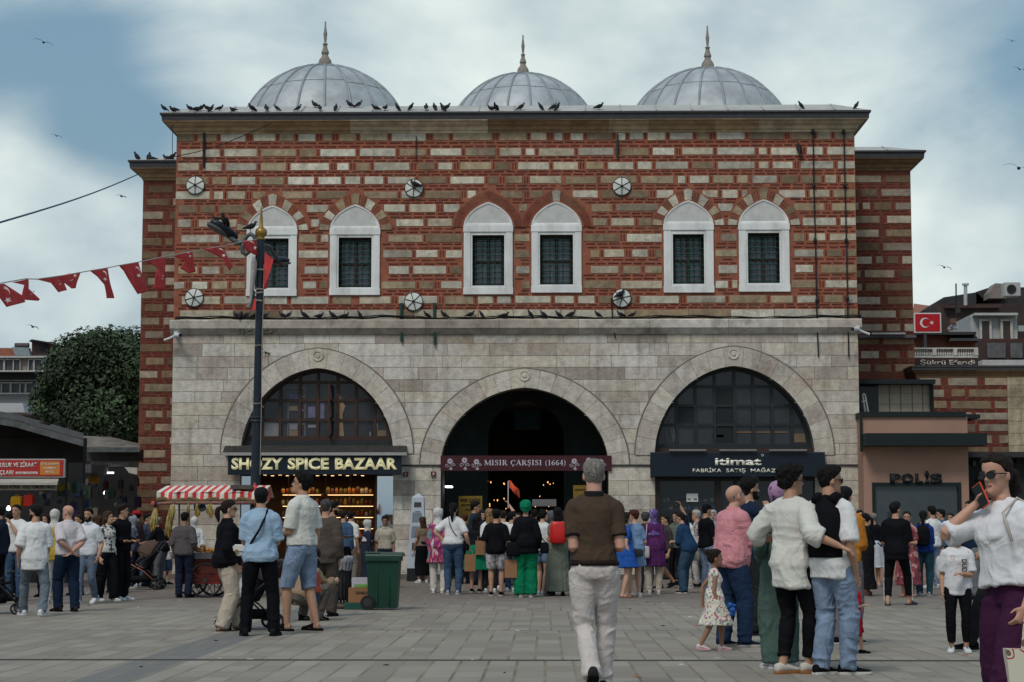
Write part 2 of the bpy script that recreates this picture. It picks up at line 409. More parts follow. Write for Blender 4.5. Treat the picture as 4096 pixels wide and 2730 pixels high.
mba=MB()
APAL=[lin(c)for c in[(188,181,170),(182,175,164),(193,186,173),(177,166,155),(187,180,171),(189,180,164),(160,150,139),(197,191,182)]]
ly=[1331,1374,1424,1470,1519,1566,1610,1661,1715,1775,1819,1866,1924,1982,2040,2100,2160,2225,2290]
lz=[zof(v)for v in ly]+[0.02]
def ashlar_block(x0,x1,z0,z1,c,y=YF):
 xs=sorted({x0,x1}|{b for b in brk if x0<b<x1})
 for xa,xb in zip(xs[:-1],xs[1:]):
  xm=(xa+xb)/2;A=next((A for A in ARCHES if abs(xm-A.xc)<A.a),None)
  la=lb=z0
  if A:
   la=max(z0,A.zi(min(abs(xa-A.xc),A.a*.9999)));lb=max(z0,A.zi(min(abs(xb-A.xc),A.a*.9999)))
   if la>=z1 and lb>=z1:continue
   la=min(la,z1);lb=min(lb,z1)
  mba.quad((xa,y-.008,la),(xb,y-.008,lb),(xb,y-.008,z1),(xa,y-.008,z1),0,c)
for i in range(len(lz)-1):
 z1,z0=lz[i]-.005,lz[i+1]+.005;x=XL+.004
 while x<XR-.05:
  e=min(x+rnd.uniform(.45,1.45),XR-.004)
  if XR-e<.25:e=XR-.004
  k=rnd.uniform(.93,1.06);ashlar_block(x,e,z0,z1,tuple(v*k for v in rnd.choice(APAL)));x=e+.009
hb(mba,'ashlar_facing',[M_ASH])
for A in ARCHES:
 vr=MB();n=20 if A.nm=='centre' else 17
 N_=120
 def pt(f,R_,i):
  t=math.pi*i/N_;d=-R_*math.cos(t)*.99999;return(A.xc+d,f(d))
 for k in range(n):
  i0,i1=round(N_*k/n),round(N_*(k+1)/n);kk=rnd.uniform(.9,1.1);c=tuple(v*kk for v in rnd.choice(APAL[:6]))
  for i in range(i0,i1):
   sh=.12 if i==i0 else 0
   a=pt(A.zi,A.a,i+sh);b=pt(A.zi,A.a,i+1);c2=pt(A.zo,A.A,i+1);d2=pt(A.zo,A.A,i+sh)
   vr.quad((a[0],YF-.03,a[1]),(b[0],YF-.03,b[1]),(c2[0],YF-.03,c2[1]),(d2[0],YF-.03,d2[1]),0,c)
   vr.quad((d2[0],YF-.03,d2[1]),(c2[0],YF-.03,c2[1]),(c2[0],YF,c2[1]),(d2[0],YF,d2[1]),1,(.1,.08,.07))
   vr.quad((b[0],YF-.03,b[1]),(a[0],YF-.03,a[1]),(a[0],YF+.01,a[1]),(b[0],YF+.01,b[1]),0,c)
 for i in range(N_):
  a=pt(A.zo,A.A,i);b=pt(A.zo,A.A,i+1)
  vr.quad((a[0],YF-.034,a[1]-.0),(b[0],YF-.034,b[1]),(A.xc+(b[0]-A.xc)*1.012,YF-.034,b[1]+.02),(A.xc+(a[0]-A.xc)*1.012,YF-.034,a[1]+.02),1,(.1,.08,.07))
 ring=hb(vr,'arch_ring',[M_ASH,M_GROUT])
 bz=(A.zs+A.h+A.zs+A.H)/2+.06
 bo=MB()
 bo.rings([[(A.xc+r*math.cos(2*math.pi*j/20),y,bz+r*math.sin(2*math.pi*j/20))for j in range(20)]for r,y in[(.135,YF-.03),(.135,YF-.055),(.10,YF-.055),(.09,YF-.035),(.055,YF-.035),(.045,YF-.07)]],c=APAL[2])
 par(bo.build('rosette',M_ASH,None),ring)
im=MB()
ZI=zof(1862)
edges=[XL]+[v for A in ARCHES for v in(A.xc-A.a,A.xc+A.a)]+[XR]
for a,b in[(edges[2],edges[3]),(edges[4],edges[5]),(edges[6],edges[7])]:
 im.box(a-.02,b+.02,YF-.045,YF,ZI-.018,ZI+.018)
hb(im,'impost_moulding',[mat('dark_moulding',(.05,.045,.045),rough=.8)])
stc=MB();x=XL-.06
z1=zof(1283);z0=zof(1318);z00=zof(1338)
while x<XR+.06:
 e=min(x+rnd.uniform(1.0,2.6),XR+.08);k=rnd.uniform(.75,1.05);c=tuple(v*k for v in rnd.choice(APAL));d=rnd.uniform(0,.012)
 stc.rings([[(xx,YF-p,z)for p,z in[(0,z00),(.05,z00),(.14+d,z0),(.16+d,z0+.02),(.16+d,z1-.01),(.13,z1+.02),(0,z1+.03)]]for xx in(x,e-.006)],closed=False,cap=True,c=c);x=e
hb(stc,'string_course',[M_CORN])
def pointed(xc,hw,zb,h,k,n=24):
 f=arch_z(hw,h,zb,k);pts=[]
 for i in range(n+1):
  d=-hw*math.cos(math.pi*i/n)*.99999;pts.append((xc+d,f(d)))
 return pts
for W in WINS:
 win=hb(MB().box(W.x0-.001,W.x1+.001,YF+.30,YF+.31,W.oz0-.01,W.oz1+.01),'window',[M_PANE]);win.name='window'
 def sub(mb,name,mats,**k):return par(mb.build(name,mats,None,**k),win)
 fr=MB();t=.045
 b_=[(W.x0,W.ox0-t,W.zb,W.zt-t),(W.ox1+t,W.x1,W.zb,W.zt-t)]
 for a,b,c,d in b_:fr.box(a,b,YF-.05,YF+.0,c+.17,d)
 fr.box(W.x0-.01,W.x1+.01,YF-.06,YF,W.zb,W.zb+.17);fr.box(W.x0-.012,W.x1+.012,YF-.065,YF,W.zt-t-.10,W.zt+.01)
 fr.box(W.ox0-t,W.ox1+t,YF-.035,YF+.0,W.oz1,W.zt-t-.10)
 fr.box(W.ox0-t,W.ox0,YF-.035,YF+.35,W.oz0-.0,W.oz1);fr.box(W.ox1,W.ox1+t,YF-.035,YF+.35,W.oz0,W.oz1)
 fr.box(W.ox0-t,W.ox1+t,YF-.035,YF+.0,W.zb+.17,W.oz0)
 sub(fr,'marble_frame',[M_MARBLE],bevel=.008)
 ty=MB();h=W.za-W.zt
 o1=pointed(W.xc,W.hw,W.zt+.012,h,.30);o2=pointed(W.xc,W.hw-.05,W.zt+.05,h-.08,.30);o3=pointed(W.xc,W.hw-.09,W.zt+.075,h-.14,.32)
 ty.rings([[(x,YF-.05,z)for x,z in o1],[(x,YF-.045,z)for x,z in o2],[(x,YF-.028,z)for x,z in o2],[(x,YF-.022,z)for x,z in o3]],closed=True,cap=False)
 ty.add([(x,YF-.022,z)for x,z in o3],[tuple(range(len(o3)))],1)
 ty.rings([[(x,YF-.05,z)for x,z in o1],[(x,YF,z)for x,z in o1]],closed=True,cap=False)
 sub(ty,'tympanum',[M_MARBLE,mat('tympanum_panel',(.50,.50,.48),rough=.7,var=.12,scale=5,stain=.15)])
 ar=MB();k1=.30;nseg=13;NN=78
 i1=pointed(W.xc,W.hw+.045,W.zt-.02,h+.06,k1,NN);i2=pointed(W.xc,W.hw+.26,W.zt-.02,h+.32,k1,NN);i3=pointed(W.xc,W.hw+.30,W.zt-.02,h+.36,k1,NN)
 i0=pointed(W.xc,W.hw+.005,W.zt-.02,h+.02,k1,NN)
 lim=[((w2.xc+W.xc)/2)for w2 in WINS if w2 is not W and abs(w2.xc-W.xc)<2*(W.hw+.30)]
 def clampx(ps):return[(max(x,min([l for l in lim if l<W.xc]or[-99]))if x<W.xc else min(x,max([l for l in lim if l>W.xc]or[99])),z)for x,z in ps]
 i1,i2,i3,i0=clampx(i1),clampx(i2),clampx(i3),clampx(i0)
 OR=(.265,.094,.056);ob=(.265,.094,.056)
 for i in range(NN):
  for u,v_ in((i0,i1),(i2,i3)):
   ar.quad((u[i][0],YF-.024,u[i][1]),(u[i+1][0],YF-.024,u[i+1][1]),(v_[i+1][0],YF-.024,v_[i+1][1]),(v_[i][0],YF-.024,v_[i][1]),0,ob)
 per=NN//nseg
 for s in range(nseg):
  if W.kind==0:stone=s%2==0
  else:stone=(s==nseg//2 and W is WINS[3])
  c=pal()if stone else ob
  a0=s*per
  if not stone:
   for q in range(per):
    u0,u1=i1[a0+q],i1[a0+q+1];v0,v1=i2[a0+q],i2[a0+q+1]
    ar.quad((u0[0],YF-.020,u0[1]),(u1[0],YF-.020,u1[1]),(v1[0],YF-.020,v1[1]),(v0[0],YF-.020,v0[1]),0,tuple(x_*rnd.uniform(.7,1.0)for x_ in ob))
    if q%2==0 or W.kind:
     lp=lambda p_,q_,t_:(p_[0]+(q_[0]-p_[0])*t_,p_[1]+(q_[1]-p_[1])*t_)
     m0=lp(u0,u1,.3);m1=lp(u0,u1,.75);n0=lp(v0,v1,.3);n1=lp(v0,v1,.75)
     a_,b2,c_,d_=lp(m0,n0,.08),lp(m1,n1,.08),lp(m1,n1,.92),lp(m0,n0,.92)
     ar.quad((a_[0],YF-.022,a_[1]),(b2[0],YF-.022,b2[1]),(c_[0],YF-.022,c_[1]),(d_[0],YF-.022,d_[1]),0,tuple(x_*rnd.uniform(.8,1.4)for x_ in BRK))
  else:
   for q in range(per):
    u0,u1=i1[a0+q],i1[a0+q+1];v0,v1=i2[a0+q],i2[a0+q+1]
    ar.quad((u0[0],YF-.026,u0[1]),(u1[0],YF-.026,u1[1]),(v1[0],YF-.026,v1[1]),(v0[0],YF-.026,v0[1]),0,c)
 for i in range(NN):
  u,v_=i3[i],i3[i+1];ar.quad((u[0],YF-.024,u[1]),(v_[0],YF-.024,v_[1]),(v_[0],YF,v_[1]),(u[0],YF,u[1]),0,OR)
 sub(ar,'relieving_arch',[M_STONE])
 jn=MB()
 for a,b in((W.ox0,W.ox0+.06),(W.xc-.04,W.xc+.04),(W.ox1-.06,W.ox1)):jn.box(a,b,YF+.24,YF+.29,W.oz0,W.oz1)
 for zz in(W.oz0,(W.oz0+W.oz1)/2-.03,W.oz1-.06):jn.box(W.ox0+.06,W.ox1-.06,YF+.245,YF+.285,zz,zz+.06)
 sub(jn,'casement',[M_BROWNW])
 gr=MB();nx,nz=5,9;gw=W.ox1-W.ox0;gh=W.oz1-W.oz0
 for i in range(nx):
  x=W.ox0+gw*(i+.5)/nx;gr.tube([(x,YF+.10,W.oz0),(x,YF+.10,W.oz1)],.013,6)
 for j in range(nz):
  z=W.oz0+gh*(j+.5)/nz;gr.tube([(W.ox0,YF+.10,z),(W.ox1,YF+.10,z)],.013,6)
  for i in range(nx):
   x=W.ox0+gw*(i+.5)/nx;gr.rings([[(x+r*math.cos(q*math.pi/3),y,z+r*math.sin(q*math.pi/3))for q in range(6)]for r,y in((.012,YF+.07),(.028,YF+.085),(.028,YF+.115),(.012,YF+.13))])
 sub(gr,'iron_grille',[M_GREEN])
def cornice(x0,x1,yf,yb,zb,zt,ov,parent_fn,name='cornice',sides=(True,True)):
 cm=MB();H=zt-zb
 prof=[(0,0),(.05,.0),(.08,.10),(.20,.16),(.28,.30),(.55,.42),(.62,.50),(.84,.56),(.86,.60)]
 def loop(o,z):
  a=ov*o
  return[(x0-(a if sides[0]else 0),yb,z),(x0-(a if sides[0]else 0),yf-a,z),(x1+(a if sides[1]else 0),yf-a,z),(x1+(a if sides[1]else 0),yb,z)]
 xs=[x0];
 while xs[-1]<x1-.8:xs.append(xs[-1]+rnd.uniform(.8,2.2))
 xs[-1]=x1
 for a_,b_ in zip(xs[:-1],xs[1:]):
  k=rnd.uniform(1.0,1.45);c=tuple(v*k*q_ for v,q_ in zip(rnd.choice(PAL[:5]),(.92,.80,.68)));dj=rnd.uniform(-.008,.008)
  ra=[]
  for xx,isx0,isx1 in((a_,a_==x0,False),(b_,False,b_==x1)):
   ra.append([(xx-(ov*o if isx0 and sides[0]else 0)+(ov*o if isx1 and sides[1]else 0)-(.004 if not isx1 and xx==b_ else 0),yf-ov*o+dj*(1 if o>.05 else 0),zb+H*z)for o,z in prof])
  cm.rings(ra,closed=False,cap=False,c=c)
 for s,xx in((0,x0),(1,x1)):
  if not sides[s]:continue
  sg=-1 if s==0 else 1
  c=tuple(v*.8 for v in PAL[1])
  cm.rings([[(xx+sg*ov*o,yf-ov*o,zb+H*z)for o,z in prof],[(xx+sg*ov*o,yb,zb+H*z)for o,z in prof]],closed=False,cap=False,c=c)
 co=parent_fn(cm,name,[M_CORN])
 fm=MB();fz0,fz1=zb+H*.60,zt
 def rect(o,z):return[(x0-(ov*o if sides[0]else 0),yb,z),(x0-(ov*o if sides[0]else 0),yf-ov*o,z),(x1+(ov*o if sides[1]else 0),yf-ov*o,z),(x1+(ov*o if sides[1]else 0),yb,z)]
 fm.rings([rect(.86,fz0),rect(.90,fz1-.06),rect(1.0,fz1-.04),rect(1.0,fz1)],closed=False,cap=False)
 parent_fn(fm,'gutter',[M_FASCIA])
 return co
ZR=zof(459)
cornice(XL,XR,YF,YB,zof(533),ZR+.0,.36,hb)
def hip_roof(x0,x1,y0,y1,z,slope,run,fn,name='roof'):
 rm=MB();a=run
 rm.quad((x0,y0,z),(x1,y0,z),(x1-a,y0+a,z+slope*a),(x0+a,y0+a,z+slope*a))
 rm.quad((x0,y1,z),(x0,y0,z),(x0+a,y0+a,z+slope*a),(x0+a,y1-a,z+slope*a))
 rm.quad((x1,y0,z),(x1,y1,z),(x1-a,y1-a,z+slope*a),(x1-a,y0+a,z+slope*a))
 rm.quad((x1,y1,z),(x0,y1,z),(x0+a,y1-a,z+slope*a),(x1-a,y1-a,z+slope*a))
 rm.quad((x0+a,y0+a,z+slope*a),(x1-a,y0+a,z+slope*a),(x1-a,y1-a,z+slope*a),(x0+a,y1-a,z+slope*a))
 n=int((x1-x0)/.85)
 for i in range(1,n):
  x=x0+(x1-x0)*i/n;r_=min(a,x-x0,x1-x)
  rm.tube([(x,y0,z+.012),(x,y0+r_,z+slope*r_+.012)],.018,5)
 return fn(rm,name,[M_ROOFPALE])
hip_roof(XL-.36,XR+.36,YF-.36,YB,ZR+.004,.40,.78,hb)
FIN=[(.19,-.10),(.185,.0),(.19,.06),(.165,.17),(.11,.25),(.085,.30),(.085,.345),(.105,.36),(.105,.385),(.095,.42),(.06,.52),(.052,.60),(.072,.61),(.072,.63),(.03,.64),(.04,.76),(.045,.83),(.055,.90),(.04,.98),(.022,1.12),(.024,1.24),(.0,1.25)]
for px,yap,Yd,Rd in[(1300,270,50.5,2.39),(2092,301,57.9,2.40),(2831,281,52.4,2.39)]:
 ap=P(px,yap,Yd);cz=ap.z-Rd;cx=ap.x
 dm=MB();NS,NR=64,18
 rings_=[]
 for i in range(NR+1):
  ph=math.radians(2+78*i/NR)
  rings_.append([(cx+Rd*math.sin(ph)*math.cos(2*math.pi*j/NS),Yd+Rd*math.sin(ph)*math.sin(2*math.pi*j/NS),cz+Rd*math.cos(ph))for j in range(NS)])
 dm.rings(rings_[::-1],cap=True)
 dome=hb(dm,'dome',[M_LEAD],smooth=True)
 sm=MB();nrib=20
 for k in range(nrib):
  a=2*math.pi*(k+.37)/nrib
  pts=[(cx+(Rd+.01)*math.sin(math.radians(p))*math.cos(a),Yd+(Rd+.01)*math.sin(math.radians(p))*math.sin(a),cz+(Rd+.01)*math.cos(math.radians(p)))for p in range(3,80,5)]
  sm.tube(pts,.034,6)
 for k in range(nrib):
  a0=2*math.pi*(k+.37)/nrib;a1=2*math.pi*(k+1.37)/nrib;p0=R(rnd.choice([46,47,48]))
  for pp in(p0,R(21 if k%2 else 22)):
   sm.tube([(cx+(Rd+.004)*math.sin(pp)*math.cos(a0+(a1-a0)*q/3),Yd+(Rd+.004)*math.sin(pp)*math.sin(a0+(a1-a0)*q/3),cz+(Rd+.004)*math.cos(pp))for q in range(4)],.010,5)
 par(sm.build('lead_seams',M_LEADEDGE,None,smooth=True),dome)
 fz=ap.z+.02
 f_=MB().lathe([(r,fz+z)for r,z in FIN],cx,Yd,16)
 par(f_.build('finial',mat('finial_stone',(.24,.215,.19),rough=.9,var=.2,scale=12,stain=.2),None,smooth=True),dome)
for px,py in((1258,452),(2912,447),(2735,458)):
 p=P(px,py,YF+.6);fl=MB();fl.box(p.x-.12,p.x+.12,p.y-.05,p.y+.05,p.z-.06,p.z+.06);fl.box(p.x-.10,p.x+.10,p.y-.054,p.y-.05,p.z-.045,p.z+.03,1)
 fl.tube([(p.x,p.y,p.z-.35),(p.x,p.y,p.z)],.012,6)
 o=hb(fl,'floodlight',[mat('brown_lamp_case',(.09,.05,.035)),mat('lamp_glass',(.3,.3,.3),rough=.2)])
for px,py,rot in[(781.7,742.5,90),(1656,754.6,85),(777,1192,75),(1654.5,1207.7,45),(2487,747,90),(2487,1194,75)]:
 p=P(px,py,YF-.03);r=.225;d=MB()
 d.rings([[(p.x+q*math.cos(2*math.pi*j/28),y,p.z+q*math.sin(2*math.pi*j/28))for j in range(28)]for q,y in((r,YF),(r,YF-.045),(r-.02,YF-.06),(.05,YF-.09))])
 for j in range(6):
  a=R(rot+60*j);d.tube([(p.x,YF-.10,p.z),(p.x+r*math.cos(a),YF-.062,p.z+r*math.sin(a))],.011,5,mi=1)
 d.lathe([(0,0)],n=3,cap=False)if False else None
 for j in range(28):
  a0,a1=2*math.pi*j/28,2*math.pi*(j+1)/28
  d.tube([(p.x+r*math.cos(a0),YF-.05,p.z+r*math.sin(a0)),(p.x+r*math.cos(a1),YF-.05,p.z+r*math.sin(a1))],.009,4,mi=1)
 d.rings([[(p.x+q*math.cos(j),y,p.z+q*math.sin(j))for j in(0,1.05,2.1,3.14,4.19,5.24)]for q,y in((.03,YF-.08),(.03,YF-.13))],mi=1)
 hb(d,'round_plate',[M_PLATE,M_BLACK],smooth=False)
def pipe(pts,rad,name='conduit',m=M_GREEN,y=YF-.06,knobs=()):
 t=MB();t.tube([P(a,b,y)for a,b in pts],rad,8)
 for a,b in knobs:q=P(a,b,y);t.lathe([(rad,q.z-.07),(rad*2.6,q.z-.03),(rad*2.6,q.z+.02),(rad,q.z+.07)],q.x,q.y,10)
 return hb(t,name,[m])
pipe([(3252,527),(3255,745),(3262,980),(3268,1290),(3274,1430)],.017,'lightning_conductor',M_BLACK,knobs=[(3252,530),(3256,743),(3261,962),(3268,1203)])
pipe([(3375,522),(3380,745),(3386,980),(3392,1290),(3395,1430)],.017,'lightning_conductor',M_BLACK,knobs=[(3375,530),(3379,743),(3385,962),(3390,1195)])
pipe([(816,532),(815,675)],.03,'down_pipe',M_BLACK);pipe([(2470,535),(2468,628)],.025,'down_pipe')
pipe([(1605,1213),(1607,1368)],.036,'down_pipe');pipe([(1737,1213),(1740,1380)],.036,'down_pipe')
pipe([(2445,1192),(2450,1275),(2461,1355)],.015,'conduit',M_BLACK)
pipe([(1665,545),(1664,645)],.012,'conduit',M_WIRE)
for k,(dz,rr)in enumerate(((0,.022),(.03,.014))):
 t=MB();pts=[]
 for i in range(121):
  px=700+(3445-700)*i/120;q=P(px,1284,YF-.10-.04*k);z=z1+.045+dz+.012*math.sin(i*.9+k)+.02*math.sin(i*.23)
  if 1480<px<1700:z+=.03*math.sin((px-1480)/220*math.pi)
  pts.append((q.x,q.y,z))
 t.tube(pts,rr,6);hb(t,'wall_cable',[M_WIRE])
#   shops and the passage in the arches
def mv(mb,dx=0,dy=0,dz=0):mb.v=[(a+dx,b+dy,c+dz)for a,b,c in mb.v];return mb
def obj(name,mb,mats,label=None,cat=None,parent=None,group=None,kind=None,**k):
 """a mesh given in world coordinates; a top-level one gets its origin at its base"""
 if parent is None and mb.v:
  xs=[v[0]for v in mb.v];ys=[v[1]for v in mb.v];zs=[v[2]for v in mb.v];o_=((min(xs)+max(xs))/2,(min(ys)+max(ys))/2,min(zs));mv(mb,-o_[0],-o_[1],-o_[2])
  o=mb.build(name,mats,None,**k);o.location=o_
 else:
  o=mb.build(name,mats,None,**k)
  if parent is not None:par(o,parent)
 return tag(o,label,cat,group,kind)
LA_,CA_,RA_=ARCHES
M_WARM=mat('warm_lamp',(1,.7,.4),emit=(1,.62,.28,2.2));M_COOL=mat('cool_tube',(1,1,1),emit=(.9,.95,1,3))
M_NAVY=mat('navy_sign_board',(.006,.012,.022),rough=.45,var=.15)
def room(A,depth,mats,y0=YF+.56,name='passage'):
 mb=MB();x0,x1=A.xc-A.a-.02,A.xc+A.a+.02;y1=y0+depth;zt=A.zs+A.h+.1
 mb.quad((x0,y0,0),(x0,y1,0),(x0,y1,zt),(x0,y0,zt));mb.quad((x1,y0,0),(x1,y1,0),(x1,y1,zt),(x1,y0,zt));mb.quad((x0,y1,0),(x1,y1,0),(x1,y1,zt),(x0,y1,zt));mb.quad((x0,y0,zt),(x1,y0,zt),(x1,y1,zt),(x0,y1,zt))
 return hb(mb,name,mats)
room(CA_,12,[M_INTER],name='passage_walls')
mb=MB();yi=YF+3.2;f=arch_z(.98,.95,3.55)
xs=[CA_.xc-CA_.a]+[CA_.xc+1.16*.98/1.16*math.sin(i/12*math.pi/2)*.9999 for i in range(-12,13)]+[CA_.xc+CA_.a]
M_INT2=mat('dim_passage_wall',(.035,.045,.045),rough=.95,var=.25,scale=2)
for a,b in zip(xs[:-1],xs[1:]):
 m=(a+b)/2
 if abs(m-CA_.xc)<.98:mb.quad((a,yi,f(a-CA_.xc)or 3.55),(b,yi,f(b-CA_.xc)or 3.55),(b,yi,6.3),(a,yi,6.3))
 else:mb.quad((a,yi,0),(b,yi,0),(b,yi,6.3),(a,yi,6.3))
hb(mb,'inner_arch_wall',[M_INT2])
q=P(2108,1680,yi-.02);obj('plaque',MB().box(q.x-.33,q.x+.33,yi-.05,yi-.005,q.z-.25,q.z+.25),[mat('dim_plaque',(.012,.03,.032))],'dark green inscription panel high inside the centre arch','plaque')
M_MAROON=mat('maroon_banner',(.050,.010,.014),rough=.7,var=.1);M_LILAC=mat('pale_lilac_paint',(.55,.52,.60),rough=.7,var=.05);M_SILVERP=mat('ornament_white',(.50,.46,.52),rough=.7,var=.05)
yb_=YF-.06
a=P(1762,1884,yb_);b=P(2446,1823,yb_)
ban=obj('banner',MB().box(a.x,b.x,yb_,yb_+.04,a.z,b.z),[M_MAROON],'maroon entrance banner with white lettering and flower ornament under the centre arch','banner')
def serif(s,px0,px1,pyb,pyt,y,m,parent,bold=.012):
 a=P(px0,pyb,y);b=P(px1,pyt,y);o=text(s,b.z-a.z,a.x,b.x,y-.006,a.z,m,None,depth=.006,bold=bold);par(o,parent);return o
GL={'M':(1.05,[(.12,0,.12,1,.07),(.12,1,.52,.1,.15),(.52,.1,.92,1,.06),(.92,1,.92,0,.15)],[(.0,.28,0),(.76,1.07,0),(0,.2,1),(.84,1.07,1)]),'I':(.46,[(.23,0,.23,1,.16)],[(.04,.42,0),(.04,.42,1)]),'A':(.86,[(.12,0,.42,1,.06),(.42,1,.74,0,.16),(.22,.34,.62,.34,.05)],[(.0,.26,0),(.56,.92,0)]),'R':(.84,[(.2,0,.2,1,.16),(.2,.97,.46,.97,.05),(.46,.97,.60,.88,.08),(.60,.88,.62,.72,.14),(.62,.72,.52,.56,.09),(.52,.56,.2,.5,.05),(.42,.5,.74,0,.15)],[(.04,.38,0),(.62,.90,0),(.04,.3,1)]),'S':(.64,[(.52,.82,.44,.95,.06),(.44,.95,.26,.96,.07),(.26,.96,.13,.82,.10),(.13,.82,.20,.62,.13),(.20,.62,.46,.42,.15),(.46,.42,.54,.22,.13),(.54,.22,.42,.05,.09),(.42,.05,.22,.03,.06),(.22,.03,.10,.2,.06),(.53,.72,.53,.98,.05),(.10,.28,.10,.02,.05)],[]),'C':(.82,[(.72,.80,.56,.95,.06),(.56,.95,.34,.95,.07),(.34,.95,.16,.76,.12),(.16,.76,.12,.5,.15),(.12,.5,.17,.24,.14),(.17,.24,.36,.04,.10),(.36,.04,.58,.04,.06),(.58,.04,.74,.22,.05),(.73,.66,.73,.98,.05)],[]),'(':(.36,[(.30,1.06,.14,.8,.05),(.14,.8,.10,.42,.09),(.10,.42,.14,.05,.09),(.14,.05,.30,-.22,.05)],[]),')':(.36,[(.04,1.06,.2,.8,.05),(.2,.8,.24,.42,.09),(.24,.42,.2,.05,.09),(.2,.05,.04,-.22,.05)],[]),'1':(.52,[(.28,0,.28,1,.14),(.28,1,.12,.86,.05)],[(.08,.48,0)]),'6':(.60,[(.50,.97,.26,.80,.08),(.26,.80,.13,.5,.12),(.13,.5,.12,.28,.15),(.12,.28,.22,.05,.1),(.22,.05,.38,.04,.07),(.38,.04,.50,.2,.11),(.50,.2,.48,.44,.13),(.48,.44,.36,.57,.07),(.36,.57,.18,.48,.06)],[]),'4':(.62,[(.42,0,.42,1,.14),(.42,1,.06,.3,.05),(.06,.28,.60,.28,.08)],[]),' ':(.40,[],[])}
def glyphs(s,px0,px1,pyb,pyt,y,m,parent):
 mb=MB();a=P(px0,pyb,y);b=P(px1,pyt,y);h=b.z-a.z;ced={'Ç':'C','Ş':'S'}
 tot=sum(GL[ced.get(c,c)][0]+.06 for c in s);kx=(b.x-a.x)/tot;x=0;n=0
 for c in s:
  wd,st,se=GL[ced.get(c,c)]
  for x0,z0,x1,z1,wdt in st:
   dx,dz=(x1-x0),(z1-z0);l_=math.hypot(dx,dz);nx,nz=-dz/l_*wdt/2,dx/l_*wdt/2;e=.02/l_;dx*=e;dz*=e;n+=1;yy=y-.004-.0006*(n%5)
   mb.quad(*[(a.x+(x+u)*kx,yy,a.z+v_*h)for u,v_ in((x0+nx-dx,z0+nz-dz),(x0-nx-dx,z0-nz-dz),(x1-nx+dx,z1-nz+dz),(x1+nx+dx,z1+nz+dz))])
  for u0,u1,v_ in se:
   zz=a.z+(v_*.955)*h;mb.quad((a.x+(x+u0)*kx,y-.0075,zz),(a.x+(x+u1)*kx,y-.0075,zz),(a.x+(x+u1)*kx,y-.0075,zz+.045*h),(a.x+(x+u0)*kx,y-.0075,zz+.045*h))
  if c in ced:
   cxx=x+wd*.5;mb.quad(*[(a.x+u*kx,y-.008,a.z+v_*h)for u,v_ in((cxx-.03,0),(cxx+.04,0),(cxx+.10,-.22),(cxx-.08,-.26))])
  x+=wd+.06
 return obj('lettering',mb,[m],parent=parent)
glyphs('MISIR ÇARŞISI (1664)',1938,2265,1862,1841,yb_-.002,M_LILAC,ban)
orn=MB();rr=random.Random(3)
def flower(px,py,r,mb,y):
 c=P(px,py,y)
 for k in range(10):
  an=math.pi*2*(k/10);dx,dz=math.cos(an),math.sin(an)
  pts=[(c.x+dx*r*t-dz*w_,y-.003-k*.0002,c.z+dz*r*t+dx*w_)for t,w_ in((.15,0),(.55,r*.17),(1,0),(.55,-r*.17))];mb.add(pts,[(0,1,2,3)])
def curl_(px,py,r,mb,y,s=1,n=14,turns=1.2):
 c=P(px,py,y);pts=[]
 for k in range(n):t=k/(n-1);an=t*turns*2*math.pi*s;pts.append((c.x+r*(1-t*.8)*math.cos(an),y-.004,c.z+r*(1-t*.8)*math.sin(an)))
 mb.tube(pts,.006,4)
for base in(1778,2275):
 for k,(dx,dy)in enumerate(((22,14),(80,10),(128,16))):
  flower(base+dx,1824+dy+8,.080,orn,yb_-.002);curl_(base+dx-12,1862,.055,orn,yb_-.002,1 if k%2 else-1);curl_(base+dx+14,1858,.045,orn,yb_-.002,-1)
  flower(base+dx+4,1876,.04,orn,yb_-.002);orn.tube([P(base+dx,1850,yb_-.006),P(base+dx+6,1865,yb_-.006),P(base+dx-4,1878,yb_-.006)],.006,4)
obj('flower_ornament',orn,[M_SILVERP],parent=ban)
M_YELB=mat('yellow_notice',(.22,.14,.02),rough=.6,var=.12);M_INK=mat('black_ink',(.008,.008,.01),rough=.7)
def board(px0,px1,py0,py1,y,m,label,cat,th=.03,name='notice_board',lines=()):
 a=P(px0,py1,y);b=P(px1,py0,y);o=obj(name,MB().box(a.x,b.x,y,y+th,a.z,b.z),[m],label,cat)
 for s,x0,x1,yt,yb2,mm in lines:
  p0=P(x0,yb2,y);p1=P(x1,yt,y);t=text(s,p1.z-p0.z,p0.x,p1.x,y-.006,p0.z,mm,None,depth=.004,bold=.02);par(t,o)
 return o
board(1834,1929,1985,2120,YF+.9,M_YELB,'yellow notice board with black lettering inside the left of the passage','notice board',lines=[('MISIR ÇARŞISI',1842,1921,1995,2008,M_INK),('EGYPTIAN',1845,1900,2017,2026,M_INK),('SPICE BAZAAR',1862,1905,2035,2043,M_INK)])
board(2293,2345,1942,2000,YF+.9,M_YELB,'yellow opening hours notice behind the man in the brown polo','notice board',lines=[('AÇILIŞ KAPANIŞ',2297,2340,1956,1963,M_INK)])
board(2129,2225,1998,2026,YF+1.0,mat('grey_board',(.16,.16,.17)),'small grey signboard hanging inside the passage behind the crowd','signboard',lines=[('INSTITUTE',2142,2166,2008,2012,M_INK)]if False else[])
s_=obj('strip_light',MB().box(P(1780,1943,YF+1.5).x,P(1806,1943,YF+1.5).x,YF+1.5,YF+2.2,P(1780,1950,YF+1.5).z,P(1780,1944,YF+1.5).z),[M_COOL],'short white tube light inside the left passage wall','light')
lampproto=None;rr=random.Random(11)
